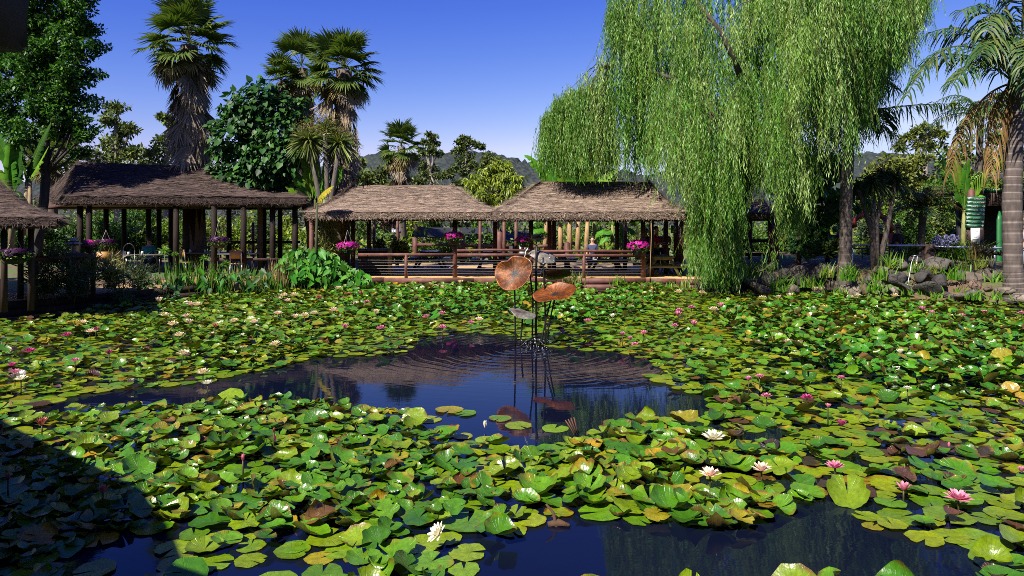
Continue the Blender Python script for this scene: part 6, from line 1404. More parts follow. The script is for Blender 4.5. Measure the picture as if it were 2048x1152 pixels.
for hx, hy, fx, fy, R, sd_ in ((1745, 365, 1746, 450, 0.66, 1), (1790, 358, 1775, 455, 0.66, 2), (1768, 350, 1752, 450, 0.6, 3), (1718, 372, 1742, 460, 0.45, 4)):
    mb = MB(); mb.c = (0.075, 0.058, 0.048); mb.tube([(PX(1752 + 4 * sd_ - 8, Y), Y, 0.35), P(fx, fy, Y), P(hx, hy + 8, Y)], [0.12, 0.08, 0.06], 8); mb.build('stem', M['bark'], t, True)
    leaf_ball(t, P(hx, hy, Y - 0.2 + 0.2 * sd_), R, 190, DC, 520 + sd_, droop=0.9, wd=0.045)
t = thing('cordyline', 'small spiky cordyline in the shade beside the willow', 'plant', (PX(1655, 25.5), 25.5, 0.4)); Y = 25.5
mb = MB(); mb.c = (0.05, 0.04, 0.035); mb.tube([(PX(1655, Y), Y, 0.3), P(1655, 330, Y)], [0.09, 0.07], 8); mb.build('stem', M['bark'], t, True); leaf_ball(t, P(1652, 318, Y), 0.7, 150, DC, 530, droop=0.4)
t = thing('yucca', 'dark spiky leaves at the foot of the big leaved tree', 'plant', (PX(1650, 23), 23, 0.4)); leaf_ball(t, P(1650, 510, 23), 0.75, 110, DC, 531, low=-0.1, name='leaves', droop=0.3); leaf_ball(t, P(1672, 500, 22.8), 0.6, 80, DC, 532, low=-0.1, name='leaves', droop=0.3)

# ------------------------------------------------------------------ bananas
BAN = [(0.05, 0.18, 0.010), (0.07, 0.20, 0.012), (0.04, 0.145, 0.010), (0.11, 0.22, 0.015)]
def banana_leaf(t, a, b_, c, wid, seed, cols=BAN, tear=0.8):
    rr = np.random.default_rng(seed); n = 34; q = bez(np.asarray(a, float), np.asarray(b_, float), np.asarray(c, float), n); d = unit(np.gradient(q, axis=0)); ref = unit(np.array((rr.normal(0, .3), -0.6, 0.8)))
    sd = unit(np.cross(d, ref)); up = np.cross(sd, d); mb = MB(); col = np.array(cols[rr.integers(len(cols))])
    mb.tube(q, np.linspace(0.03, 0.006, n), 5, False, np.tile(np.array((0.13, 0.19, 0.04)), (n, 1)))
    w = wid / 2 * np.sin(np.pi * np.clip(np.linspace(0.02, 1.0, n), 0, 1) ** 0.75) ** 0.6
    w[:6] *= np.array([0.0, 0.1, 0.3, 0.55, 0.75, 0.9]); w *= rr.uniform(0.9, 1.05, n)
    for s_ in (-1, 1):
        k = 1
        while k < n - 1:
            m_ = int(rr.integers(1, 3)) if rr.random() < tear else int(rr.integers(4, 9)); e = min(n - 1, k + m_); idx = np.arange(k, e + 1); gap = d[k] * 0.02
            dz = rr.uniform(-0.5, 0.12); sk = rr.uniform(-0.05, 0.4)
            m1 = q[idx] + s_ * sd[idx] * w[idx, None] * 0.55 + up[idx] * w[idx, None] * 0.22; o = q[idx] + s_ * sd[idx] * w[idx, None] + up[idx] * w[idx, None] * dz + d[idx] * w[idx, None] * sk
            nn_ = len(idx); V = np.concatenate([q[idx], m1, o]); j = np.arange(nn_ - 1)
            Q_ = np.concatenate([np.stack([j, j + nn_, j + nn_ + 1, j + 1], -1), np.stack([j + nn_, j + 2 * nn_, j + 2 * nn_ + 1, j + nn_ + 1], -1)])
            mb.add(V, Q_, (), col * rr.uniform(0.85, 1.2)); k = e
    return mb.build('leaf', M['leaf_gloss'], t)
def banana(label, Y, stems, leaves, seed, stem_c=(0.16, 0.17, 0.05), sr=0.09, cols=BAN):
    t = thing('banana_plant', label, 'plant', (PX(stems[0][0][0], Y), Y, 0.3))
    for a, b_ in stems:
        p, q = P(a[0], a[1], Y), P(b_[0], b_[1], Y); mb = MB(); mb.c = stem_c; mb.tube([p, (p + q) / 2, q], [sr * 1.2, sr, sr * 0.6], 8); mb.build('stem', M['bark'], t, True)
    for k, (a, b_, c, w) in enumerate(leaves): banana_leaf(t, P(*a, Y), P(b_[0], b_[1], Y - 0.15), P(c[0], c[1], Y - 0.35), min(w, 0.42 * float(np.linalg.norm(P(*a, Y) - P(c[0], c[1], Y))) + 0.05), seed + k, cols)
    return t
banana('green banana clump beside the end of the dining roof', 25.2, [((618, 520), (616, 405)), ((650, 520), (646, 395)), ((632, 520), (630, 400))],
       [((622, 400), (605, 360), (575, 330), 0.4), ((622, 395), (615, 330), (604, 312), 0.42), ((625, 395), (632, 340), (628, 318), 0.4), ((642, 390), (650, 340), (648, 320), 0.36), ((640, 395), (665, 380), (672, 378), 0.35), ((620, 402), (590, 385), (570, 372), 0.4), ((640, 395), (690, 350), (680, 330), 0.4), ((616, 405), (600, 400), (585, 420), 0.4), ((646, 396), (660, 400), (668, 430), 0.4), ((630, 400), (640, 370), (662, 352), 0.4), ((616, 405), (590, 350), (585, 345), 0.4)], 600, (0.05, 0.055, 0.018), 0.07)
t = banana('yellowing banana leaf hanging beside the first pale shelter', 22.8, [((632, 540), (634, 410))], [((634, 408), (648, 385), (668, 372), 0.4)], 620, (0.045, 0.05, 0.018), 0.05, cols=[(0.30, 0.24, 0.02)])
banana('tall banana clump behind the second pale shelter roof', 31, [((1105, 520), (1100, 380)), ((1140, 520), (1140, 390)), ((1190, 520), (1188, 390))],
       [((1100, 385), (1090, 330), (1048, 310), 0.7), ((1100, 385), (1085, 330), (1075, 308), 0.6), ((1102, 385), (1110, 320), (1112, 302), 0.7), ((1140, 390), (1120, 330), (1122, 305), 0.7), ((1140, 390), (1150, 330), (1152, 318), 0.7), ((1140, 390), (1170, 350), (1165, 318), 0.6), ((1188, 390), (1175, 345), (1178, 325), 0.7), ((1188, 390), (1205, 355), (1235, 340), 0.6), ((1188, 390), (1215, 370), (1222, 350), 0.5), ((1100, 385), (1070, 360), (1060, 380), 0.6)], 640)
banana('banana clump with pale dry stems under the second shelter', 30.5, [((1090, 510), (1092, 430)), ((1122, 510), (1120, 430)), ((1140, 512), (1138, 428)), ((1155, 512), (1157, 425)), ((1172, 512), (1176, 425))],
       [((1095, 440), (1080, 425), (1062, 450), 0.6), ((1095, 440), (1110, 428), (1125, 445), 0.5), ((1120, 440), (1135, 425), (1150, 440), 0.5), ((1100, 470), (1080, 450), (1060, 470), 0.5)], 660, (0.30, 0.19, 0.09), 0.11)
banana('leafy banana clump behind the person in red', 29.5, [((1225, 520), (1225, 450)), ((1275, 520), (1275, 450))],
       [((1225, 455), (1230, 430), (1265, 425), 0.7), ((1225, 460), (1210, 470), (1200, 490), 0.7), ((1250, 480), (1240, 440), (1222, 440), 0.6), ((1275, 455), (1265, 430), (1240, 430), 0.7), ((1275, 470), (1255, 450), (1240, 470), 0.7), ((1275, 460), (1290, 440), (1300, 470), 0.6), ((1260, 500), (1240, 480), (1215, 500), 0.7), ((1225, 475), (1245, 470), (1265, 495), 0.7), ((1190, 480), (1200, 455), (1225, 470), 0.6)], 680)
banana('banana palm beside the direction sign', 26.5, [((1925, 520), (1928, 420))], [((1928, 420), (1930, 360), (1938, 318), 0.45), ((1928, 420), (1905, 340), (1870, 298), 0.5), ((1928, 410), (1915, 350), (1912, 320), 0.4), ((1930, 415), (1955, 350), (1978, 340), 0.55), ((1928, 430), (1960, 380), (1970, 400), 0.5), ((1990, 340), (2000, 330), (2008, 312), 0.35)], 700)
banana('shaded banana clump beside the dining roof at the picture edge', 22.5, [((22, 500), (26, 390)), ((50, 470), (54, 360)), ((60, 470), (60, 362))],
       [((26, 392), (22, 300), (-20, 260), 0.6), ((26, 392), (28, 310), (34, 250), 0.55), ((54, 362), (70, 310), (104, 242), 0.34), ((54, 365), (75, 340), (98, 292), 0.3), ((26, 395), (0, 350), (-40, 330), 0.6), ((26, 392), (50, 330), (40, 290), 0.5), ((54, 368), (50, 330), (44, 310), 0.4), ((26, 395), (40, 370), (44, 420), 0.4), ((26, 395), (8, 380), (4, 420), 0.5)], 720, (0.2, 0.15, 0.08), 0.08, DARK + BAN)
# ------------------------------------------------------------------ rock bank
m, nt, b = newmat('weathered rock')
co = worldpos(nt); n1 = noise(nt, co, 4.5, 8, 0.65); n2 = noise(nt, co, 1.7, 4)
cc = mixc(nt, 1.0, attr(nt), ramp(nt, n1, [(0.3, (0.5, 0.48, 0.46)), (0.7, (1.45, 1.4, 1.35))]), 'MULTIPLY')
cc = mixc(nt, ramp(nt, n2, [(0.52, (0, 0, 0)), (0.62, (0.55, 0.55, 0.55))]), cc, (0.055, 0.05, 0.035))
vd = nd(nt, 'ShaderNodeTexVoronoi', {'Vector': nd(nt, 'ShaderNodeVectorMath', {0: co, 1: nd(nt, 'ShaderNodeVectorMath', {0: noise(nt, co, 3, 4, out=1), 1: (0.5, 0.5, 0.5)}, operation='MULTIPLY').outputs[0]}, operation='ADD').outputs[0], 'Scale': 2.6}, feature='DISTANCE_TO_EDGE').outputs['Distance']
crk = ramp(nt, vd, [(0.0, (0.25, 0.25, 0.25)), (0.05, (1, 1, 1))])
cc = mixc(nt, 1.0, cc, crk, 'MULTIPLY')
nt.links.new(cc, b.inputs['Base Color']); b.inputs['Roughness'].default_value = 0.9
hh_ = nd(nt, 'ShaderNodeMath', {0: crk, 1: 0.6, 2: n1}, operation='MULTIPLY_ADD'); bump(nt, b, hh_.outputs[0], 1.0, 0.07); M['rock'] = m
rk = np.random.default_rng(81)
def rock(c, R, colr, label, sz=(1, 1, 1), group='rocks of the pond bank', seed=None):
    rr = rk; th, ph = np.meshgrid(np.linspace(0, np.pi, 13), np.linspace(0, 2 * np.pi, 20, endpoint=False), indexing='ij')
    d = np.stack([np.sin(th) * np.cos(ph), np.sin(th) * np.sin(ph), np.cos(th)], -1).reshape(-1, 3)
    rad = np.ones(len(d)) * 1.15
    for _ in range(16):      # cut flat faces
        nrm = rand_dir(rr, 1)[0]; dist = rr.uniform(0.5, 0.9); dp = d @ nrm; rad = np.where(dp > 0.05, np.minimum(rad, dist / np.maximum(dp, 0.05)), rad)
    rad *= 1 + 0.02 * rr.normal(size=len(d)); V = d * rad[:, None] * np.array(sz) * R; a = rr.uniform(0, 6.28)
    V = V @ np.array(Matrix.Rotation(rr.normal(0, 0.25), 3, 'Y') @ Matrix.Rotation(rr.normal(0, 0.2), 3, 'X') @ Matrix.Rotation(a * 0.3, 3, 'Z')).T
    i, j = np.meshgrid(np.arange(12), np.arange(20), indexing='ij'); j2 = (j + 1) % 20
    mb = MB(); mb.add(V + np.asarray(c), np.stack([i * 20 + j, (i + 1) * 20 + j, (i + 1) * 20 + j2, i * 20 + j2], -1).reshape(-1, 4), (), np.array(colr) * rr.uniform(0.8, 1.2))
    me = mb.mesh('rock', c); me.materials.append(M['rock']); o = link('rock', me); o.location = tuple(float(v) for v in c); return tag(o, label, 'rock', group)
GR = (0.085, 0.075, 0.07); BR = (0.095, 0.078, 0.062); DKR = (0.035, 0.033, 0.032); PL = (0.16, 0.135, 0.11); RD = (0.12, 0.08, 0.058)
ROCKS = [  # px, py of centre, half width px, depth, colour, squash, label
    (1945, 592, 42, 18.3, GR, .42, 'large flat grey rock nearest the water below the ringed palm'), (2010, 583, 34, 18.0, PL, .4, 'pale flat slab in front of the ringed palm'), (2040, 598, 30, 17.6, PL, .45, 'pale rock at the picture edge below the palm'),
    (1948, 571, 16, 19.0, RD, .8, 'reddish angular rock beside the grey slab'), (1905, 594, 14, 18.9, GR, .6, 'small grey rock beside the grey slab'), (1888, 590, 16, 19.2, BR, .55, 'brown rock below the waterfall shelf'),
    (1860, 582, 34, 19.4, DKR, .42, 'wet black ledge under the waterfall'), (1818, 578, 30, 19.8, DKR, .4, 'low black wet ledge beside the falling water'), (1790, 583, 12, 19.4, PL, .8, 'round pale boulder at the waterline'),
    (1880, 560, 24, 20.0, DKR, .62, 'dark wet block behind the falling water'), (1840, 556, 22, 20.2, DKR, .7, 'dark dripping rock face between the two jets'), (1785, 556, 32, 20.3, DKR, .55, 'broad dark rock with a pale top edge'),
    (1762, 540, 24, 21.0, BR, .6, 'brown boulder at the foot of the forked cordyline'), (1800, 528, 30, 21.2, GR, .6, 'grey boulder below the person in the dark coat'), (1868, 528, 36, 21.0, GR, .55, 'big grey capstone beside the water spout'), (1850, 545, 30, 20.7, DKR, .5, 'dark overhanging rock under the spout'),
    (1900, 535, 34, 21.3, DKR, .5, 'dark slab beside the capstone'), (1935, 560, 40, 20.6, BR, .6, 'wide brown rock shelf below the direction sign'), (1980, 555, 34, 20.4, BR, .7, 'brown rock between the shelf and the ringed palm'), (1830, 520, 22, 21.6, DKR, .6, 'dark rock that carries the water spout'),
    (1700, 585, 26, 20.6, PL, .7, 'pale orange rock at the foot of the grey palm'), (1730, 580, 22, 20.4, RD, .7, 'rusty rock beside the grey palm foot'), (1735, 560, 20, 20.9, GR, .7, 'grey rock behind the rusty one'), (1715, 570, 12, 20.5, BR, .8, 'small brown stone between pale rocks'),
    (1665, 572, 26, 21.2, BR, .8, 'upright brown boulder left of the grey palm'), (1640, 548, 24, 21.8, GR, 1.0, 'leaning grey slab in the rock bank'), (1662, 545, 20, 22.0, GR, .8, 'grey boulder behind the leaning slab'), (1612, 560, 26, 21.6, DKR, .6, 'dark wedge shaped rock under the willow'),
    (1600, 540, 22, 22.2, GR, .7, 'rounded grey rock below the big leaved tree'), (1572, 548, 20, 22.2, DKR, .9, 'dark rounded boulder beside the sand'), (1540, 560, 26, 21.9, DKR, .6, 'dark rock beside the hanging strands'), (1525, 580, 34, 21.0, BR, .45, 'pink brown flat rock at the waterline'),
    (1585, 582, 18, 20.9, BR, .6, 'pale brown waterline rock beside the grass tuft'), (1490, 568, 26, 22.0, DKR, .6, 'dark rock behind the trailing willow strand'), (1470, 582, 22, 21.6, DKR, .6, 'black waterline rock under the willow'), (1440, 585, 22, 21.7, BR, .6, 'brown waterline rock beside the willow'),
    (1415, 580, 18, 22.2, BR, .7, 'brown rock at the end of the timber edging'), (1400, 574, 12, 22.4, GR, .7, 'small grey rock touching the timber edging'), (1630, 585, 16, 20.8, DKR, .6, 'dark waterline rock below the leaning slab'), (1545, 535, 16, 22.8, DKR, .7, 'small dark rock on the sand edge'),
    (1700, 552, 14, 21.4, BR, .8, 'brown stone behind the grey palm'), (1760, 572, 14, 20.2, BR, .8, 'brown stone left of the black ledge'), (2035, 575, 16, 18.9, BR, .6, 'brown stone at the ringed palm foot'), (1975, 578, 12, 18.9, RD, .6, 'orange stone on the grey slab')]
for px, py, hw, Y, colr, sq, lb in ROCKS:
    c = P(px, py, Y); R = 0.92 * hw / F * Y; rock(c, R, colr, lb, (1.0, 0.85, sq))
# mounded earth behind the rocks so that nothing hangs in the air
mb = MB(); mb.c = (0.6, 0.6, 0.6); rr = np.random.default_rng(9)
bx = np.linspace(6.5, 16.5, 50); by = np.linspace(18.5, 25, 26); A, B2 = np.meshgrid(bx, by, indexing='ij')
lineY = np.interp(A, [6.5, 9.2, 11.2, 14, 16.5], [23.1, 21.9, 20.7, 19.1, 17.6]); dd = np.clip((B2 - lineY) / 1.7, 0, 1); Z = -0.3 + (0.95 + 0.18 * np.sin(A * 1.3)) * dd ** 0.8 + rr.normal(0, 0.02, A.shape)
Z = np.where(A < 8.6, np.minimum(Z, 0.32), Z); i, j = np.meshgrid(np.arange(49), np.arange(25), indexing='ij')
mb.add(np.stack([A, B2, Z], -1).reshape(-1, 3), np.stack([i * 26 + j, (i + 1) * 26 + j, (i + 1) * 26 + j + 1, i * 26 + j + 1], -1).reshape(-1, 4))
m, nt, b = newmat('brown garden earth'); nt.links.new(ramp(nt, noise(nt, worldpos(nt), 7, 6), [(0.3, (0.05, 0.035, 0.024)), (0.7, (0.17, 0.105, 0.055))]), b.inputs['Base Color']); b.inputs['Roughness'].default_value = 1.0; bump(nt, b, noise(nt, worldpos(nt), 18, 5), 0.8, 0.06)
tag(mb.build('terrain', m, None, True), 'earth mound of the rock bank', kind='structure')
# two jets from a spout
sp2 = thing('water_spout', 'small dark spout with two thin jets of water on the rock bank', 'fountain', P(1836, 512, 21.0))
mb = MB(); mb.beam(P(1824, 512, 21.0), P(1844, 511, 21.0), 0.10, 0.05); mb.build('lip', M['iron'], sp2)
for pts in ([(1828, 513, 20.9), (1823, 525, 20.6), (1819, 550, 20.3), (1814, 574, 20.1)], [(1835, 513, 20.9), (1833, 525, 20.7), (1832, 545, 20.5), (1831, 556, 20.4)]):
    mb = MB(); mb.tube([P(*p) for p in pts], [0.012, 0.009, 0.008, 0.02], 6); mb.build('jet', M['spray'], sp2, True)

# ------------------------------------------------------------------ waterside plants
def stalks(mb, rr, c, n, spread, hgt, wd, cols, lean=0.25):
    s = np.linspace(0, 1, 4)[:, None]
    for _ in range(n):
        o = rr.normal(0, spread, 3) * (1, 0.6, 0); h = hgt * rr.uniform(0.5, 1.1); l = rr.normal(0, lean, 2) * h
        p = np.asarray(c) + o + np.array((0, 0, h)) * s + np.array((l[0], l[1], 0)) * s ** 1.8; cc = np.array(cols[rr.integers(len(cols))]) * rr.uniform(0.7, 1.3)
        mb.ribbon(p, wd * np.array([0.8, 1, 0.7, 0.1]), (rr.normal(), -1, 0.2), np.tile(cc, (4, 1)))
def tuft(name, label, px, py, Y, n, hpx, cols, cat='plant', wd=0.03, spread=0.12, lean=0.35, z=None, group=None):
    rr = np.random.default_rng(int(px * 7 + py)); c = P(px, py, Y)
    if z is not None: c[2] = z
    t = thing(name, label, cat, c, 0, group); mb = MB(); stalks(mb, rr, c, n, spread, hpx / F * Y, wd, cols, lean); mb.build('leaves', M['leaf_gloss'], t); return t
REED = [(0.06, 0.17, 0.010), (0.085, 0.20, 0.012), (0.13, 0.20, 0.02), (0.04, 0.13, 0.010)]; STRAWC = [(0.22, 0.15, 0.07), (0.28, 0.20, 0.10), (0.16, 0.10, 0.05)]
RG = 'reeds along the shaded bank'
for px, py, Y, n, hp, cols, lb in [(348, 600, 20.2, 40, 70, REED, 'reeds at the shaded end of the reed bed'), (385, 598, 20.6, 46, 80, REED, 'tall green reeds beside the grey stump'), (412, 596, 20.9, 40, 70, REED + STRAWC, 'mixed green and straw reeds beside the papyrus'), (440, 594, 21.1, 36, 64, REED, 'green reeds in the middle of the bed'), (470, 592, 21.3, 40, 62, REED + STRAWC, 'reeds with brown stalks before the dining table'),
                                   (500, 590, 21.6, 30, 50, STRAWC + REED, 'short brown reed stubble near the chair'), (530, 588, 21.9, 40, 48, REED, 'short bright reeds beside the dry stalks'), (560, 586, 22.2, 70, 66, STRAWC, 'dry straw stalks at the foot of the arrow leaves'), (585, 586, 22.4, 60, 60, STRAWC + REED, 'straw and green stalks under the arrow leaves'), (540, 588, 21.8, 50, 40, REED, 'low bright grass beside the dry stalks'), (608, 583, 22.8, 50, 50, STRAWC + REED, 'dry stalks hidden under the large arrow leaves'), (300, 605, 19.5, 22, 50, [(0.02, 0.05, 0.014)], 'dark reeds in the shade beside the wall')]:
    tuft('reed_clump', lb, px, py, Y, int(n * 1.7), hp, cols, 'reeds', 0.028, 0.28, 0.14, 0.0, RG)
for px, top, Y, lb in ((371, 552, 20.3, 'grey stump post standing in the reeds'), (473, 555, 20.8, 'pointed grey stump post in the water')):
    c = P(px, 600, Y); mb = MB(); mb.c = (0.14, 0.11, 0.09); mb.tube([(c[0], Y, -0.1), (c[0] + 0.02, Y, P(0, top + 14, Y)[2]), (c[0] + 0.01, Y, P(0, top, Y)[2])], [0.07, 0.06, 0.012], 7); tag(mb.build('stump', M['bark']), lb, 'stump')
# papyrus
def papyrus(px, py, foot_px, foot_py, Y, R, lb):
    rr = np.random.default_rng(int(px)); f_ = P(foot_px, foot_py, Y); f_[2] = 0; c = P(px, py, Y); t = thing('papyrus', lb, 'plant', f_, 0, 'papyrus on the shaded bank')
    mb = MB(); mb.c = (0.06, 0.13, 0.02); mb.tube([f_, (f_ + c) / 2 + (0.03, 0, 0), c], [0.014, 0.012, 0.009], 6); mb.build('stem', M['leaf'], t)
    leaf_ball(t, c, R, 90, [(0.08, 0.20, 0.02), (0.12, 0.23, 0.03)], int(px) + 1, 'head', low=-0.5, wd=0.014, droop=0.3)
for a in ((328, 502, 334, 560, 19.6, 0.22, 'bright papyrus head lit in front of the dining deck'), (408, 516, 400, 580, 20.2, 0.14, 'small papyrus head beside the tall reeds'), (451, 528, 425, 580, 20.4, 0.18, 'papyrus head leaning over the reeds'), (350, 508, 352, 570, 20.0, 0.12, 'dim papyrus head behind the lit one'), (488, 556, 487, 590, 21.0, 0.14, 'low papyrus head near the pointed stump')): papyrus(*a)
# arrow leaved taro
def taro(label, Y0, blob, n, L, seed, cols, zmin=0.05):
    rr = np.random.default_rng(seed); px, py, rx, ry = blob; c = P(px, py + ry, Y0); c[2] = 0; t = thing('taro_clump', label, 'plant', c, 0, 'arrow leaved clumps'); mb = MB(); st = MB(); st.c = (0.07, 0.12, 0.03)
    for _ in range(n):
        a, q = rr.uniform(0, 6.28), rr.random() ** 0.5; x = px + rx * q * math.cos(a); y = py + ry * q * math.sin(a) * (0.9); Y = Y0 + rr.uniform(-0.9, 0.9) - (y - py) / ry * 0.5
        p = P(x, y, Y); 
        if p[2] < zmin: continue
        d = unit(np.array((rr.normal(0, 0.6), -0.45 + rr.normal(0, 0.3), -0.75 + rr.normal(0, 0.2)))); nr = unit(np.array((rr.normal(0.1, 0.6), -0.7 + rr.normal(0, 0.35), 0.6))); Ls = L * rr.uniform(0.6, 1.2)
        hearts(mb, p[None], d[None], nr[None], Ls, Ls * 0.56, np.array(cols[rr.integers(len(cols))])[None] * rr.uniform(0.75, 1.3)); g_ = np.array((p[0] * 0.6 + P(px, y, Y)[0] * 0.4, Y + 0.2, 0.0)); st.tube([g_, (g_ + p) / 2 + (0, 0.05, 0.1), p], 0.011, 4, False)
    mb.build('leaves', M['leaf_gloss'], t); st.build('stems', M['leaf'], t); return t
TAR = [(0.03, 0.15, 0.008), (0.045, 0.18, 0.010), (0.07, 0.21, 0.014), (0.02, 0.10, 0.008)]; TARD = [(0.014, 0.055, 0.008), (0.02, 0.075, 0.009)]
taro('large bright arrow leaved clump at the corner of the first pale shelter', 22.8, (620, 530, 62, 38), 330, 0.32, 1, TAR); taro('bright arrow leaves spreading in front of the counter', 23.0, (672, 547, 50, 28), 170, 0.34, 2, TAR); taro('low arrow leaves reaching the timber edging', 22.7, (715, 562, 36, 18), 60, 0.34, 3, TAR)
taro('arrow leaves standing among the reeds', 20.6, (420, 556, 60, 24), 34, 0.28, 4, TAR + TARD); taro('dark arrow leaves in the shade of the dining deck', 20.0, (330, 568, 60, 28), 44, 0.28, 5, TARD); taro('dim arrow leaves behind the middle reeds', 21.4, (500, 556, 50, 22), 34, 0.26, 6, TARD); taro('little bright arrow leaves at the corner of the dark wall', 18.6, (250, 590, 14, 16), 14, 0.3, 7, TAR)
# bamboo like shrubs in front of the dining deck
def bamboo(label, px, py, rx, ry, Y, n, cols, seed):
    rr = np.random.default_rng(seed); c = P(px, py + ry, Y); t = thing('bamboo_shrub', label, 'shrub', c, 0, 'narrow leaved shrubs before the dining deck'); mb = MB(); st = MB(); st.c = (0.09, 0.09, 0.03)
    for _ in range(n // 14):
        a = rr.uniform(0, 6.28); q = rr.random() ** 0.5; tip = P(px + rx * q * math.cos(a), py + ry * q * math.sin(a) - 0.2 * ry, Y + rr.normal(0, 0.3)); root_ = c + rr.normal(0, 0.12, 3) * (1, 1, 0); st.tube([root_, (root_ + tip) / 2 + (0, 0, 0.1), tip], [0.008, 0.006, 0.003], 4, False)
        k = 14; s = rr.uniform(0.3, 1, (k, 1)); p = root_ * (1 - s) + tip * s + rr.normal(0, 0.05, (k, 3)); d = unit(rr.normal(0, 0.8, (k, 3)) + np.array((0, -0.2, -0.1)) + (tip - root_)); mb.leaves(p, d, rand_dir(rr, k) + np.array((0, -0.5, 0.8)), rr.uniform(0.14, 0.30, k), rr.uniform(0.022, 0.036, k), pal(rr, cols, k), fold=0.1)
    st.build('stems', M['leaf'], t); mb.build('leaves', M['leaf'], t); return t
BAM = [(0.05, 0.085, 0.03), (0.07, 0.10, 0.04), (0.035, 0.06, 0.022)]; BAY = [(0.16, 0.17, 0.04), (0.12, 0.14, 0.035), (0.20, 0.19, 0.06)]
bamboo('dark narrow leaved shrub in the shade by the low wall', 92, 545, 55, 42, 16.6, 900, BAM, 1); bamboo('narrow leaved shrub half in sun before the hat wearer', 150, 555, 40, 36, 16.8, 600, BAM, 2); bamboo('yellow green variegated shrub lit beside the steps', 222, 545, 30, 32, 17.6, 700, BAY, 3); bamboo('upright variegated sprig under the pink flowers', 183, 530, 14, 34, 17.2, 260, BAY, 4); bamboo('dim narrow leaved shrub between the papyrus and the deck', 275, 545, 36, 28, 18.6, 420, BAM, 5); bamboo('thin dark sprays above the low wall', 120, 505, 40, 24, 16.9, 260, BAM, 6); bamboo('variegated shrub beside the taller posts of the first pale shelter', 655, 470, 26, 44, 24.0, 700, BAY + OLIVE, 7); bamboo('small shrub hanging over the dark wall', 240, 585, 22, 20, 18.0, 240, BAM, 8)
# small plants along the edge
for px, py, Y, n, hp, cols, lb in [(1150, 572, 22.9, 40, 34, REED + BAY, 'leafy plant on the timber edging behind the fountain'), (1236, 572, 23.0, 34, 22, REED, 'small bright plant on the timber edging'), (1003, 566, 23.2, 20, 16, REED, 'small plant at the waterline behind the rusty leaf'), (1338, 576, 22.8, 14, 16, REED, 'tiny plant at the end of the timber edging'), (1368, 575, 22.6, 26, 16, OLIVE, 'low weeds where the edging meets the rocks'),
                                   (1560, 582, 21.0, 50, 34, REED, 'grass tuft between the waterline rocks under the willow'), (1700, 562, 20.3, 50, 38, REED, 'bright strappy tuft at the grey palm foot'), (1748, 580, 19.9, 24, 26, REED, 'small leafy tuft beside the black ledge'), (1950, 600, 17.8, 36, 20, REED, 'small plants in front of the grey slab'), (1818, 590, 19.2, 16, 14, REED, 'tiny weeds below the waterfall'), (1782, 536, 21.0, 40, 34, REED, 'bright fern tuft beside the brown boulder'),
                                   (1960, 520, 23, 140, 40, STRAWC + OLIVE, 'dry grass tuft at the foot of the direction sign'), (1995, 600, 17.5, 20, 18, REED, 'little green plant below the pale slab'), (1920, 585, 18.7, 14, 16, REED, 'little plant between grey and brown rocks'), (1835, 545, 20.6, 30, 26, OLIVE + REED, 'grass hanging beside the water jets'), (1740, 585, 19.8, 12, 14, REED, 'weed between the rusty rock and the ledge'), (1405, 540, 22.6, 50, 44, REED, 'grassy plant beside the hanging willow strand'), (1430, 560, 22.3, 40, 40, REED, 'lush tuft at the foot of the willow'), (1620, 575, 20.9, 40, 30, REED, 'grass between the dark wedge and the leaning slab'), (1655, 555, 21.0, 30, 30, OLIVE + REED, 'olive tuft on the upright brown boulder'), (1770, 560, 20.2, 40, 28, REED, 'tuft growing left of the broad dark rock'), (1862, 548, 20.6, 30, 22, OLIVE, 'small olive tuft under the capstone'), (1905, 560, 20.2, 46, 30, REED, 'tuft spilling over the brown shelf'), (1925, 545, 20.9, 40, 30, OLIVE + REED, 'mixed grass above the brown shelf'), (1965, 540, 20.8, 40, 30, OLIVE, 'dry tuft beside the dark rosettes'), (2000, 565, 18.9, 30, 24, REED, 'green tuft against the ringed trunk'), (1500, 555, 22.0, 40, 30, REED, 'shaded tuft behind the black waterline rock'), (1680, 590, 20.3, 30, 18, REED, 'waterline weeds below the pale orange rock'), (1870, 600, 18.9, 30, 16, REED, 'waterline weeds before the wet ledge')]:
    tuft('grass_tuft', lb, px, py, Y, n, hp, cols, 'grass tuft', 0.035, 0.16, 0.35, group='tufts along the pond edge')
# agapanthus with blue heads
t = thing('agapanthus', 'agapanthus clump with pale blue flower heads behind the rail', 'plant', P(1890, 520, 24.6)); rr = np.random.default_rng(4); mb = MB(); stalks(mb, rr, P(1900, 522, 24.6), 160, 0.5, 0.75, 0.04, REED, 0.45); mb.build('leaves', M['leaf_gloss'], t)
for k in range(16):
    c = P(rr.uniform(1866, 1912), rr.uniform(474, 490), 24.4 + rr.normal(0, 0.2)); mb = MB(); v = rand_dir(rr, 60); mb.leaves(c + v * 0.05, v, rand_dir(rr, 60), 0.07, 0.04, pal(rr, [(0.26, 0.26, 0.50), (0.34, 0.33, 0.56), (0.42, 0.42, 0.6)], 60)); mb.build('flower_head', M['petal'], t)
    mb = MB(); mb.c = (0.06, 0.11, 0.02); mb.tube([(c[0], c[1] + 0.05, 0.5), c], 0.01, 4, False); mb.build('stem', M['leaf'], t)
t = thing('agapanthus', 'small agapanthus beside the hanging willow strands', 'plant', P(1400, 530, 23.4)); mb = MB(); stalks(mb, rr, P(1402, 540, 23.4), 50, 0.15, 0.5, 0.03, REED, 0.4); mb.build('leaves', M['leaf_gloss'], t)
for k in range(4):
    c = P(rr.uniform(1392, 1412), rr.uniform(506, 516), 23.3); mb = MB(); v = rand_dir(rr, 40); mb.leaves(c + v * 0.04, v, rand_dir(rr, 40), 0.05, 0.03, pal(rr, [(0.2, 0.2, 0.5)], 40)); mb.build('flower_head', M['petal'], t)
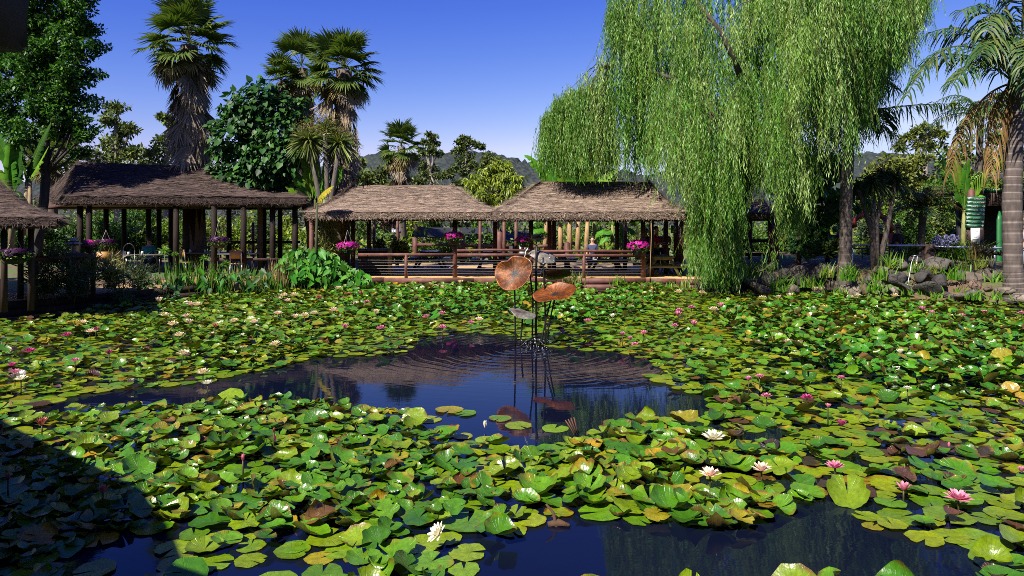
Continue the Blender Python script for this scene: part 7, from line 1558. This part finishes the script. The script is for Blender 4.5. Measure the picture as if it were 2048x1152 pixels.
# dark bush before the rail with thin legs
t = thing('aeonium', 'dark rosette plant on thin stems in front of the ringed palm', 'plant', P(1985, 545, 20)); mb = MB(); mb.c = (0.05, 0.04, 0.03)
for dx in (-8, 0, 9): mb.tube([P(1983, 538, 20), P(1983 + dx, 512, 20)], [0.02, 0.012], 5)
mb.build('stems', M['bark'], t)
for k in range(7): leaf_ball(t, P(1966 + 6 * k, 505 - 5 * math.sin(k), 20 + 0.1 * (k % 3)), 0.13, 40, [(0.02, 0.018, 0.018), (0.03, 0.03, 0.02)], 900 + k, 'rosette', low=-0.3, wd=0.04, droop=0.1)
t = thing('aeonium', 'second dark rosette plant beside the pipe rail post', 'plant', P(1880, 530, 22.5)); mb = MB(); mb.c = (0.05, 0.04, 0.03); mb.tube([P(1876, 522, 22.5), P(1874, 500, 22.5)], 0.015, 5); mb.build('stem', M['bark'], t)
for k in range(5): leaf_ball(t, P(1862 + 7 * k, 502 - 4 * (k % 2), 22.5), 0.15, 36, [(0.015, 0.015, 0.015)], 920 + k, 'rosette', low=-0.3, wd=0.04, droop=0.1)

# ------------------------------------------------------------------ hanging petunia baskets
MAG = [(0.50, 0.012, 0.27), (0.42, 0.01, 0.25), (0.60, 0.03, 0.32), (0.36, 0.008, 0.26)]
def basket(px, py, Y, hw, hh, label, hook_py, seed, cols=MAG, dens=1.0):
    rr = np.random.default_rng(seed); c = P(px, py, Y); R = hw / F * Y; Rz = hh / F * Y; t = thing('flower_basket', label, 'flower basket', (c[0], c[1], c[2] - Rz), 0, 'petunia baskets')
    mb = MB(); mb.lathe([(0.02, -1.9 * Rz), (0.45 * R, -1.7 * Rz), (0.6 * R, -0.6 * Rz), (0.63 * R, -0.5 * Rz)], c, 14); mb.build('pot', M['black'], t, True)
    n = int(200 * dens); v = rand_dir(rr, n); v[:, 2] = np.where(v[:, 2] < -0.4, -v[:, 2], v[:, 2]); p = c + v * np.array((R, R * 0.8, Rz)) * rr.uniform(0.8, 1.08, (n, 1)); mb = MB()
    for s_ in range(2): mb.leaves(p - unit(np.cross(v, (0.3, 0.2 + s_, 1))) * 0.035, np.cross(v, (0.3, 0.2 + s_, 1)), v + rr.normal(0, 0.35, (n, 3)), 0.09, 0.09, pal(rr, cols, n), mid=0.5)
    mb.build('blossoms', M['petal'], t)
    n = int(420 * dens); v = rand_dir(rr, n); p = c + v * np.array((R, R * 0.8, Rz)) * rr.uniform(0.6, 1.0, (n, 1)) - (0, 0, 0.25 * Rz); mb = MB(); mb.leaves(p, v + rr.normal(0, 0.5, (n, 3)), rand_dir(rr, n), 0.07, 0.045, pal(rr, MIDG, n)); mb.build('leaves', M['leaf'], t)
    if hook_py is not None:
        top = P(px, hook_py, Y)
        for a in (0, 2.1, 4.2): mb = MB(); mb.tube([top, c + (0.55 * R * math.cos(a), 0.55 * R * math.sin(a), 0)], 0.006, 4, False); mb.build('chain', M['wire'], t)
    return t
basket(695, 493, 22.9, 22, 9, 'magenta petunia basket hanging beside the arrow leaves', 460, 1); basket(907, 473, 23.75, 21, 9, 'magenta petunia basket on the tall post behind the fence', 455, 2); basket(1048, 480, 23.8, 17, 8, 'magenta petunia basket behind the steel flower', 462, 3); basket(1277, 492, 23.7, 24, 11, 'magenta petunia basket in front of the person in red', None, 4)
basket(179, 490, 17.2, 13, 9, 'small sunlit petunia basket beside the straw hat', None, 5); basket(212, 487, 22.2, 20, 9, 'dim petunia basket in the shade behind the sunlit one', 460, 6, [(0.06, 0.005, 0.05)]); basket(438, 481, 23.2, 22, 8, 'dim purple petunia basket under the dining eave', 440, 7, [(0.06, 0.008, 0.07), (0.04, 0.005, 0.05)]); basket(30, 508, 14.7, 34, 11, 'petunias coloured dark for shade under the low hut', 470, 8, [(0.035, 0.004, 0.045)])  # the three dim baskets carry their shade in darker blossom colours
basket(660, 475, 24.5, 6, 9, 'small red flower pot hanging beside the shelter post', None, 9, [(0.25, 0.03, 0.05)], 0.3); basket(801, 515, 28, 6, 5, 'small pink flower cluster on the sand behind the fence', None, 10, MAG, 0.2)

# ------------------------------------------------------------------ dining furniture
CH = solid('orange brown chair', (0.30, 0.15, 0.04), 0.5, 0.2)
def chair(px, py, Y, rz, label, m_=None):
    c = P(px, py, Y); t = thing('dining_chair', label, 'chair', (c[0], Y, 0.42), rz, 'dining chairs'); m_ = m_ or CH
    mb = MB(); mb.box(-0.21, 0.21, -0.21, 0.21, 0.43, 0.46); mb.build('seat', m_, t, local=True); mb = MB(); mb.hexa([(-0.21, 0.19, 0.62), (0.21, 0.19, 0.62), (0.21, 0.22, 0.62), (-0.21, 0.22, 0.62), (-0.19, 0.24, 0.92), (0.19, 0.24, 0.92), (0.19, 0.27, 0.92), (-0.19, 0.27, 0.92)]); mb.build('backrest', m_, t, local=True)
    for sx in (-0.18, 0.18):
        for sy in (-0.18, 0.2): mb = MB(); mb.tube([(sx * 1.1, sy * 1.1, 0), (sx, sy, 0.43)], 0.016, 6); mb.build('leg', M['steel'], t, local=True)
        mb = MB(); mb.tube([(sx, 0.2, 0.43), (sx, 0.25, 0.9)], 0.014, 6); mb.build('back_upright', M['steel'], t, local=True)
chair(474, 530, 23.7, 0.2 + math.pi, 'orange backed dining chair facing the table behind the reeds'); chair(375, 530, 24.6, 2.6, 'orange chair half hidden by the tall reeds'); chair(240, 530, 22.6, 3.3, 'orange chair in the shade beside the arched rail'); chair(205, 530, 21.8, 0.4, 'brown chair in the shade near the straw hat')
def dining_table(px, Y, w, rz, label):
    t = thing('dining_table', label, 'table', (PX(px, Y), Y, 0.42), rz, 'dining tables'); mb = MB(); mb.box(-w / 2, w / 2, -0.4, 0.4, 0.72, 0.75); mb.build('top', solid('dull table top', (0.11, 0.105, 0.09), 0.5, 0.15), t, local=True)
    for sx in (-w / 2 + 0.08, w / 2 - 0.08):
        for sy in (-0.32, 0.32): mb = MB(); mb.tube([(sx, sy, 0), (sx, sy, 0.72)], 0.025, 6); mb.build('leg', M['iron'], t, local=True)
    for k in range(3): mb = MB(); mb.lathe([(0.0, 0.751), (0.04, 0.752), (0.045, 0.84), (0.04, 0.86)], (-w / 3 + k * w / 3, 0.1 * (k - 1), 0), 8); mb.build('cup', M['white'], t, local=True)
dining_table(470, 24.8, 1.6, 0.05, 'pale dining table behind the orange backed chair'); dining_table(410, 25.6, 1.5, 0.1, 'dining table beside the thick trunk post'); dining_table(285, 24.0, 1.7, 0, 'dining table where the person in teal sits'); dining_table(225, 23.3, 1.5, 0, 'dining table in the darkest part of the deck')
c = thing('arched_rail', 'grey arched hand rail beside the dining tables', 'rail', P(265, 530, 19.3)); a_ = np.linspace(0, np.pi, 14); p0 = P(258, 500, 19.3); mb = MB(); mb.tube(np.stack([p0[0] + 0.16 * np.cos(a_)[::-1] * -1, np.full(14, 19.3), p0[2] + 0.18 * np.sin(a_)], -1), 0.012, 6, False); mb.build('hoop', M['iron'], c)
for sx in (-0.16, 0.16): mb = MB(); mb.tube([(p0[0] + sx, 19.3, 0.4), (p0[0] + sx, 19.3, p0[2])], 0.012, 6); mb.build('upright', M['iron'], c)
# timber bench and steps lit beside the straw hat
t = thing('timber_bench', 'pale timber bench end catching the sun under the straw hat', 'bench', P(150, 545, 17.4))
for a, b_, w, h in (((130, 520, 17.4), (176, 516, 17.4), 0.3, 0.05), ((135, 512, 17.5), (172, 512, 17.5), 0.05, 0.14)): mb = MB(); mb.beam(P(*a), P(*b_), w, h); mb.build('plank', M['wood_pale'], t)
for px in (140, 168): mb = MB(); p = P(px, 520, 17.4); mb.box(p[0] - 0.08, p[0] + 0.08, 17.35, 17.5, 0.42, p[2]); mb.build('leg', M['wood_pale'], t)
t = thing('handrail', 'dark round rail beside the straw hat', 'rail', P(165, 514, 17.1)); mb = MB(); mb.tube([P(60, 518, 16.2), P(140, 514, 16.8), P(190, 512, 17.3)], 0.055, 8); mb.build('pole', M['wood'], t, True)
for px, Y in ((70, 16.3), (186, 17.25)): mb = MB(); p = P(px, 515, Y); mb.tube([(p[0], Y, 0.3), (p[0], Y, p[2])], 0.06, 8); mb.build('post', M['wood_dark'], t, True)
mb = MB(); mb.tube([P(1302, 432, 23.05), P(1303, 470, 23.1), P(1301, 520, 23.3), P(1300, 566, 23.35)], [0.025, 0.018, 0.014, 0.014], 6); tag(mb.build('downpipe_cord', M['wood_pale'], None, True), 'thin pale cord hanging from the eave in front of the person in red', 'cord')

# ------------------------------------------------------------------ people
def skin(name, J, E, m_, parent, org, sub=1):
    keys = list(J); idx = {k: i for i, k in enumerate(keys)}
    me = bpy.data.meshes.new(name); me.from_pydata([tuple(J[k][0]) for k in keys], [(idx[a], idx[b_]) for a, b_ in E], []); o = link(name, me, parent)
    md = o.modifiers.new('Skin', 'SKIN'); md.use_smooth_shade = True
    for k in keys: v = me.skin_vertices[0].data[idx[k]]; rr_ = J[k][1]; v.radius = (rr_, rr_) if not isinstance(rr_, tuple) else rr_
    me.skin_vertices[0].data[0].use_root = True
    s_ = o.modifiers.new('Sub', 'SUBSURF'); s_.levels = s_.render_levels = sub; me.materials.append(m_); return o
def person(loc, rz, label, shirt, trousers, pose='stand', hat=None, hair=(0.03, 0.02, 0.015), hgt=1.7, bag=False, arm='down', sleeve='short'):
    k = hgt / 1.75; t = thing('person', label, 'person', loc, rz); t.scale = (k,) * 3; S = solid
    if pose == 'sit': hip, kn, an = 0.52, (0.38, 0.50), (0.40, 0.05)
    else: hip, kn, an = 0.93, (0.03, 0.49), (0.0, 0.07)
    ch = hip + 0.42; ns = ch + 0.14; lean = 0.10 if pose == 'lean' else 0.0
    J = {'pelvis': ((0, 0, hip), 0.115), 'belly': ((0, lean * .4, hip + 0.2), 0.12), 'chest': ((0, lean, ch - 0.02), (0.15, 0.11)), 'neck': ((0, lean + 0.02, ns), 0.055), 'head0': ((0, lean + 0.035, ns + 0.11), 0.078), 'head1': ((0, lean + 0.03, ns + 0.22), 0.085), 'headtop': ((0, lean + 0.02, ns + 0.29), 0.05)}
    E = [('pelvis', 'belly'), ('belly', 'chest'), ('chest', 'neck'), ('neck', 'head0'), ('head0', 'head1'), ('head1', 'headtop')]
    SJ = {a: J[a] for a in ('pelvis', 'belly', 'chest')}; SJ = {a: (p, tuple(x + 0.018 for x in q) if isinstance(q, tuple) else q + 0.018) for a, (p, q) in SJ.items()}; SJ['neck'] = ((0, lean + 0.01, ns - 0.05), 0.075); SE = [('pelvis', 'belly'), ('belly', 'chest'), ('chest', 'neck')]
    TJ = {'pelvis': ((0, 0, hip), 0.135)}; TE = []
    for s_, n_ in ((-1, 'l'), (1, 'r')):
        J['sh' + n_] = ((0.18 * s_, lean, ch + 0.03), 0.062); J['el' + n_] = ((0.25 * s_, lean + (0.0 if arm == 'down' else 0.10), ch - 0.25), 0.043)
        hx = (0.26 * s_, 0.08 + lean, ch - 0.50) if arm == 'down' else ((0.17 * s_, 0.33 + lean, ch - 0.24 + (0.05 if s_ > 0 else 0)))
        J['wr' + n_] = (hx, 0.03); fd = unit(np.array(hx) - np.array(J['el' + n_][0])); J['palm' + n_] = (tuple(np.array(hx) + fd * 0.06), (0.036, 0.02))
        E += [('chest', 'sh' + n_), ('sh' + n_, 'el' + n_), ('el' + n_, 'wr' + n_), ('wr' + n_, 'palm' + n_)]
        sdv = unit(np.cross(fd, (0, 0, 1.0) if abs(fd[2]) < 0.8 else (0, 1.0, 0)))
        for q in range(4):
            a = np.array(J['palm' + n_][0]) + sdv * (q - 1.5) * 0.019 + fd * 0.03; b2 = a + fd * (0.045 + 0.006 * (q in (1, 2))); c2 = b2 + fd * 0.02 + np.array((0, 0.012, -0.018))
            J[f'f{q}{n_}'] = (tuple(b2), 0.0085); J[f'g{q}{n_}'] = (tuple(c2), 0.007); E += [('palm' + n_, f'f{q}{n_}'), (f'f{q}{n_}', f'g{q}{n_}')]
        a = np.array(J['wr' + n_][0]) + fd * 0.03 + sdv * 0.035 * s_ * -1; J['th' + n_] = (tuple(a + fd * 0.03), 0.0095); E += [('wr' + n_, 'th' + n_)]
        J['hip' + n_] = ((0.09 * s_, 0, hip - 0.05), 0.09); J['kn' + n_] = ((0.11 * s_, kn[0], kn[1]), 0.062); J['an' + n_] = ((0.11 * s_, an[0], an[1]), 0.04); J['to' + n_] = ((0.12 * s_, an[0] + 0.17, 0.035), 0.035)
        E += [('pelvis', 'hip' + n_), ('hip' + n_, 'kn' + n_), ('kn' + n_, 'an' + n_), ('an' + n_, 'to' + n_)]
        se = np.array(J['sh' + n_][0]) * 0.3 + np.array(J['el' + n_][0]) * 0.7 if sleeve == 'short' else np.array(J['el' + n_][0]); SJ['s' + n_] = (J['sh' + n_][0], 0.08); SJ['e' + n_] = (tuple(se), 0.066); SE += [('chest', 's' + n_), ('s' + n_, 'e' + n_)]
        if sleeve == 'long': SJ['w' + n_] = (tuple(np.array(hx) * 0.95 + np.array(J['el' + n_][0]) * 0.05), 0.05); SE.append(('e' + n_, 'w' + n_))
        TJ['h' + n_] = (J['hip' + n_][0], 0.105); TJ['k' + n_] = (J['kn' + n_][0], 0.085); TJ['a' + n_] = ((0.11 * s_, an[0], an[1] + 0.05), 0.07); TE += [('pelvis', 'h' + n_), ('h' + n_, 'k' + n_), ('k' + n_, 'a' + n_)]
    skin('body', J, E, M['skin'], t, None, 1); skin('shirt', SJ, SE, S('shirt cloth', shirt, 0.8, 0.2, 9), t, None, 1); skin('trousers', TJ, TE, S('trouser cloth', trousers, 0.85, 0.2, 9), t, None, 1)
    hc = np.array((0, lean + 0.0, ns + 0.19))
    mb = MB(); u, v = np.meshgrid(np.linspace(0, 1.75, 7), np.linspace(0, 2 * np.pi, 14, endpoint=False), indexing='ij'); rad = 0.118
    front = np.clip(np.sin(v), 0, 1); lim = np.where(front > 0.2, np.minimum(u, 1.15 - 0.25 * front), u)
    V = np.stack([rad * np.sin(lim) * np.cos(v), rad * 1.1 * np.sin(lim) * np.sin(v), rad * 1.15 * np.cos(lim)], -1).reshape(-1, 3) + hc; i, j = np.meshgrid(np.arange(6), np.arange(14), indexing='ij'); j2 = (j + 1) % 14
    mb.add(V, np.stack([i * 14 + j, (i + 1) * 14 + j, (i + 1) * 14 + j2, i * 14 + j2], -1).reshape(-1, 4)); mb.build('hair', S('hair', hair, 0.6, 0.2, 20), t, True, True)
    for s_ in (-1, 1): mb = MB(); mb.lathe([(0.0, -0.009), (0.008, 0), (0, 0.009)], (0.033 * s_, lean + 0.118, ns + 0.165), 8); mb.build('eye', M['black'], t, True, True); mb = MB(); mb.lathe([(0, -0.03), (0.014, 0), (0, 0.03)], (0.093 * s_, lean + 0.03, ns + 0.16), 8); mb.build('ear', M['skin'], t, True, True)
    mb = MB(); mb.add([(-0.014, lean + 0.108, ns + 0.125), (0.014, lean + 0.108, ns + 0.125), (0, lean + 0.14, ns + 0.128), (0, lean + 0.112, ns + 0.175)], (), [(0, 1, 2), (0, 2, 3), (2, 1, 3)]); mb.build('nose', M['skin'], t, False, True)
    mb = MB(); mb.box(-0.022, 0.022, lean + 0.108, lean + 0.116, ns + 0.088, ns + 0.096); mb.build('mouth', S('lips', (0.3, 0.1, 0.09), 0.5, 0.1), t, False, True)
    if hat: mb = MB(); mb.lathe([(0.0, 0.13), (0.07, 0.125), (0.10, 0.08), (0.112, 0.01), (0.2, -0.015), (0.235, -0.035), (0.2, -0.022), (0.11, 0.0)], hc + (0, 0, 0.045), 18); h_ = mb.build('hat', S('straw hat', hat, 0.9, 0.2, 30), t, True, True); mb = MB(); mb.lathe([(0.1135, 0.012), (0.111, 0.045)], hc + (0, 0, 0.045), 18); mb.build('hat_band', S('hat band', (0.06, 0.04, 0.03), 0.8, 0.1), h_, True, True)
    return t
person((PX(1312, 25.9), 25.9, DZ), -2.3, 'person in a red shirt with white sleeve stripes standing by the picnic table', (0.42, 0.02, 0.06), (0.02, 0.02, 0.03), arm='forward', hgt=1.76)
person((PX(1292, 27.6), 27.6, DZ), 2.8, 'person in a dark patterned top behind the one in red', (0.06, 0.045, 0.05), (0.03, 0.03, 0.04), hgt=1.68, hair=(0.25, 0.22, 0.2))
person((PX(1330, 27.0), 27.0, DZ), 2.6, 'person with bare arms in the shade behind the one in red', (0.16, 0.09, 0.06), (0.02, 0.02, 0.02), hgt=1.72, arm='forward')
person((PX(1796, 25.3), 25.3, 0.55), 0.35, 'person in a dark coat and straw hat seen from behind at the rail', (0.012, 0.012, 0.018), (0.12, 0.12, 0.15), hat=(0.42, 0.28, 0.14), hgt=1.62, sleeve='long')
person((PX(1756, 25.6), 25.6, 0.55), -0.2, 'person in a maroon top and white hat behind the forked cordyline', (0.10, 0.012, 0.018), (0.03, 0.03, 0.04), hat=(0.55, 0.48, 0.42), hgt=1.6, sleeve='long')
person((PX(2046, 25.8), 25.8, 0.55), 1.2, 'person in a mauve top cut by the picture edge beside the kiosk', (0.28, 0.22, 0.34), (0.2, 0.24, 0.34), hgt=1.6)
person((PX(148, 18.0), 18.0, 0.42), 0.5, 'person in a red top and wide straw hat seated in a patch of sun', (0.45, 0.015, 0.04), (0.05, 0.05, 0.07), 'sit', hat=(0.50, 0.38, 0.24), hgt=1.75)
person((PX(298, 25.2), 25.2, 0.42), 0.2, 'person in a teal top seated in the shade at a dining table', (0.02, 0.20, 0.24), (0.03, 0.03, 0.05), 'sit', hgt=1.7)
person((PX(1185, 30.0), 30.0, DZ), 2.9, 'person in blue seated at the picnic table before the banana stems', (0.03, 0.04, 0.10), (0.03, 0.03, 0.05), 'sit', hgt=1.7)
# ------------------------------------------------------------------ lettering becomes mesh
bpy.context.view_layer.update()
dg = bpy.context.evaluated_depsgraph_get()
for o, m_ in TEXTS:
    me = bpy.data.meshes.new_from_object(o.evaluated_get(dg)); n_ = link('lettering', me, o.parent); n_.location = o.location; n_.rotation_euler = o.rotation_euler
    if not me.materials: me.materials.append(m_)
    bpy.data.objects.remove(o)
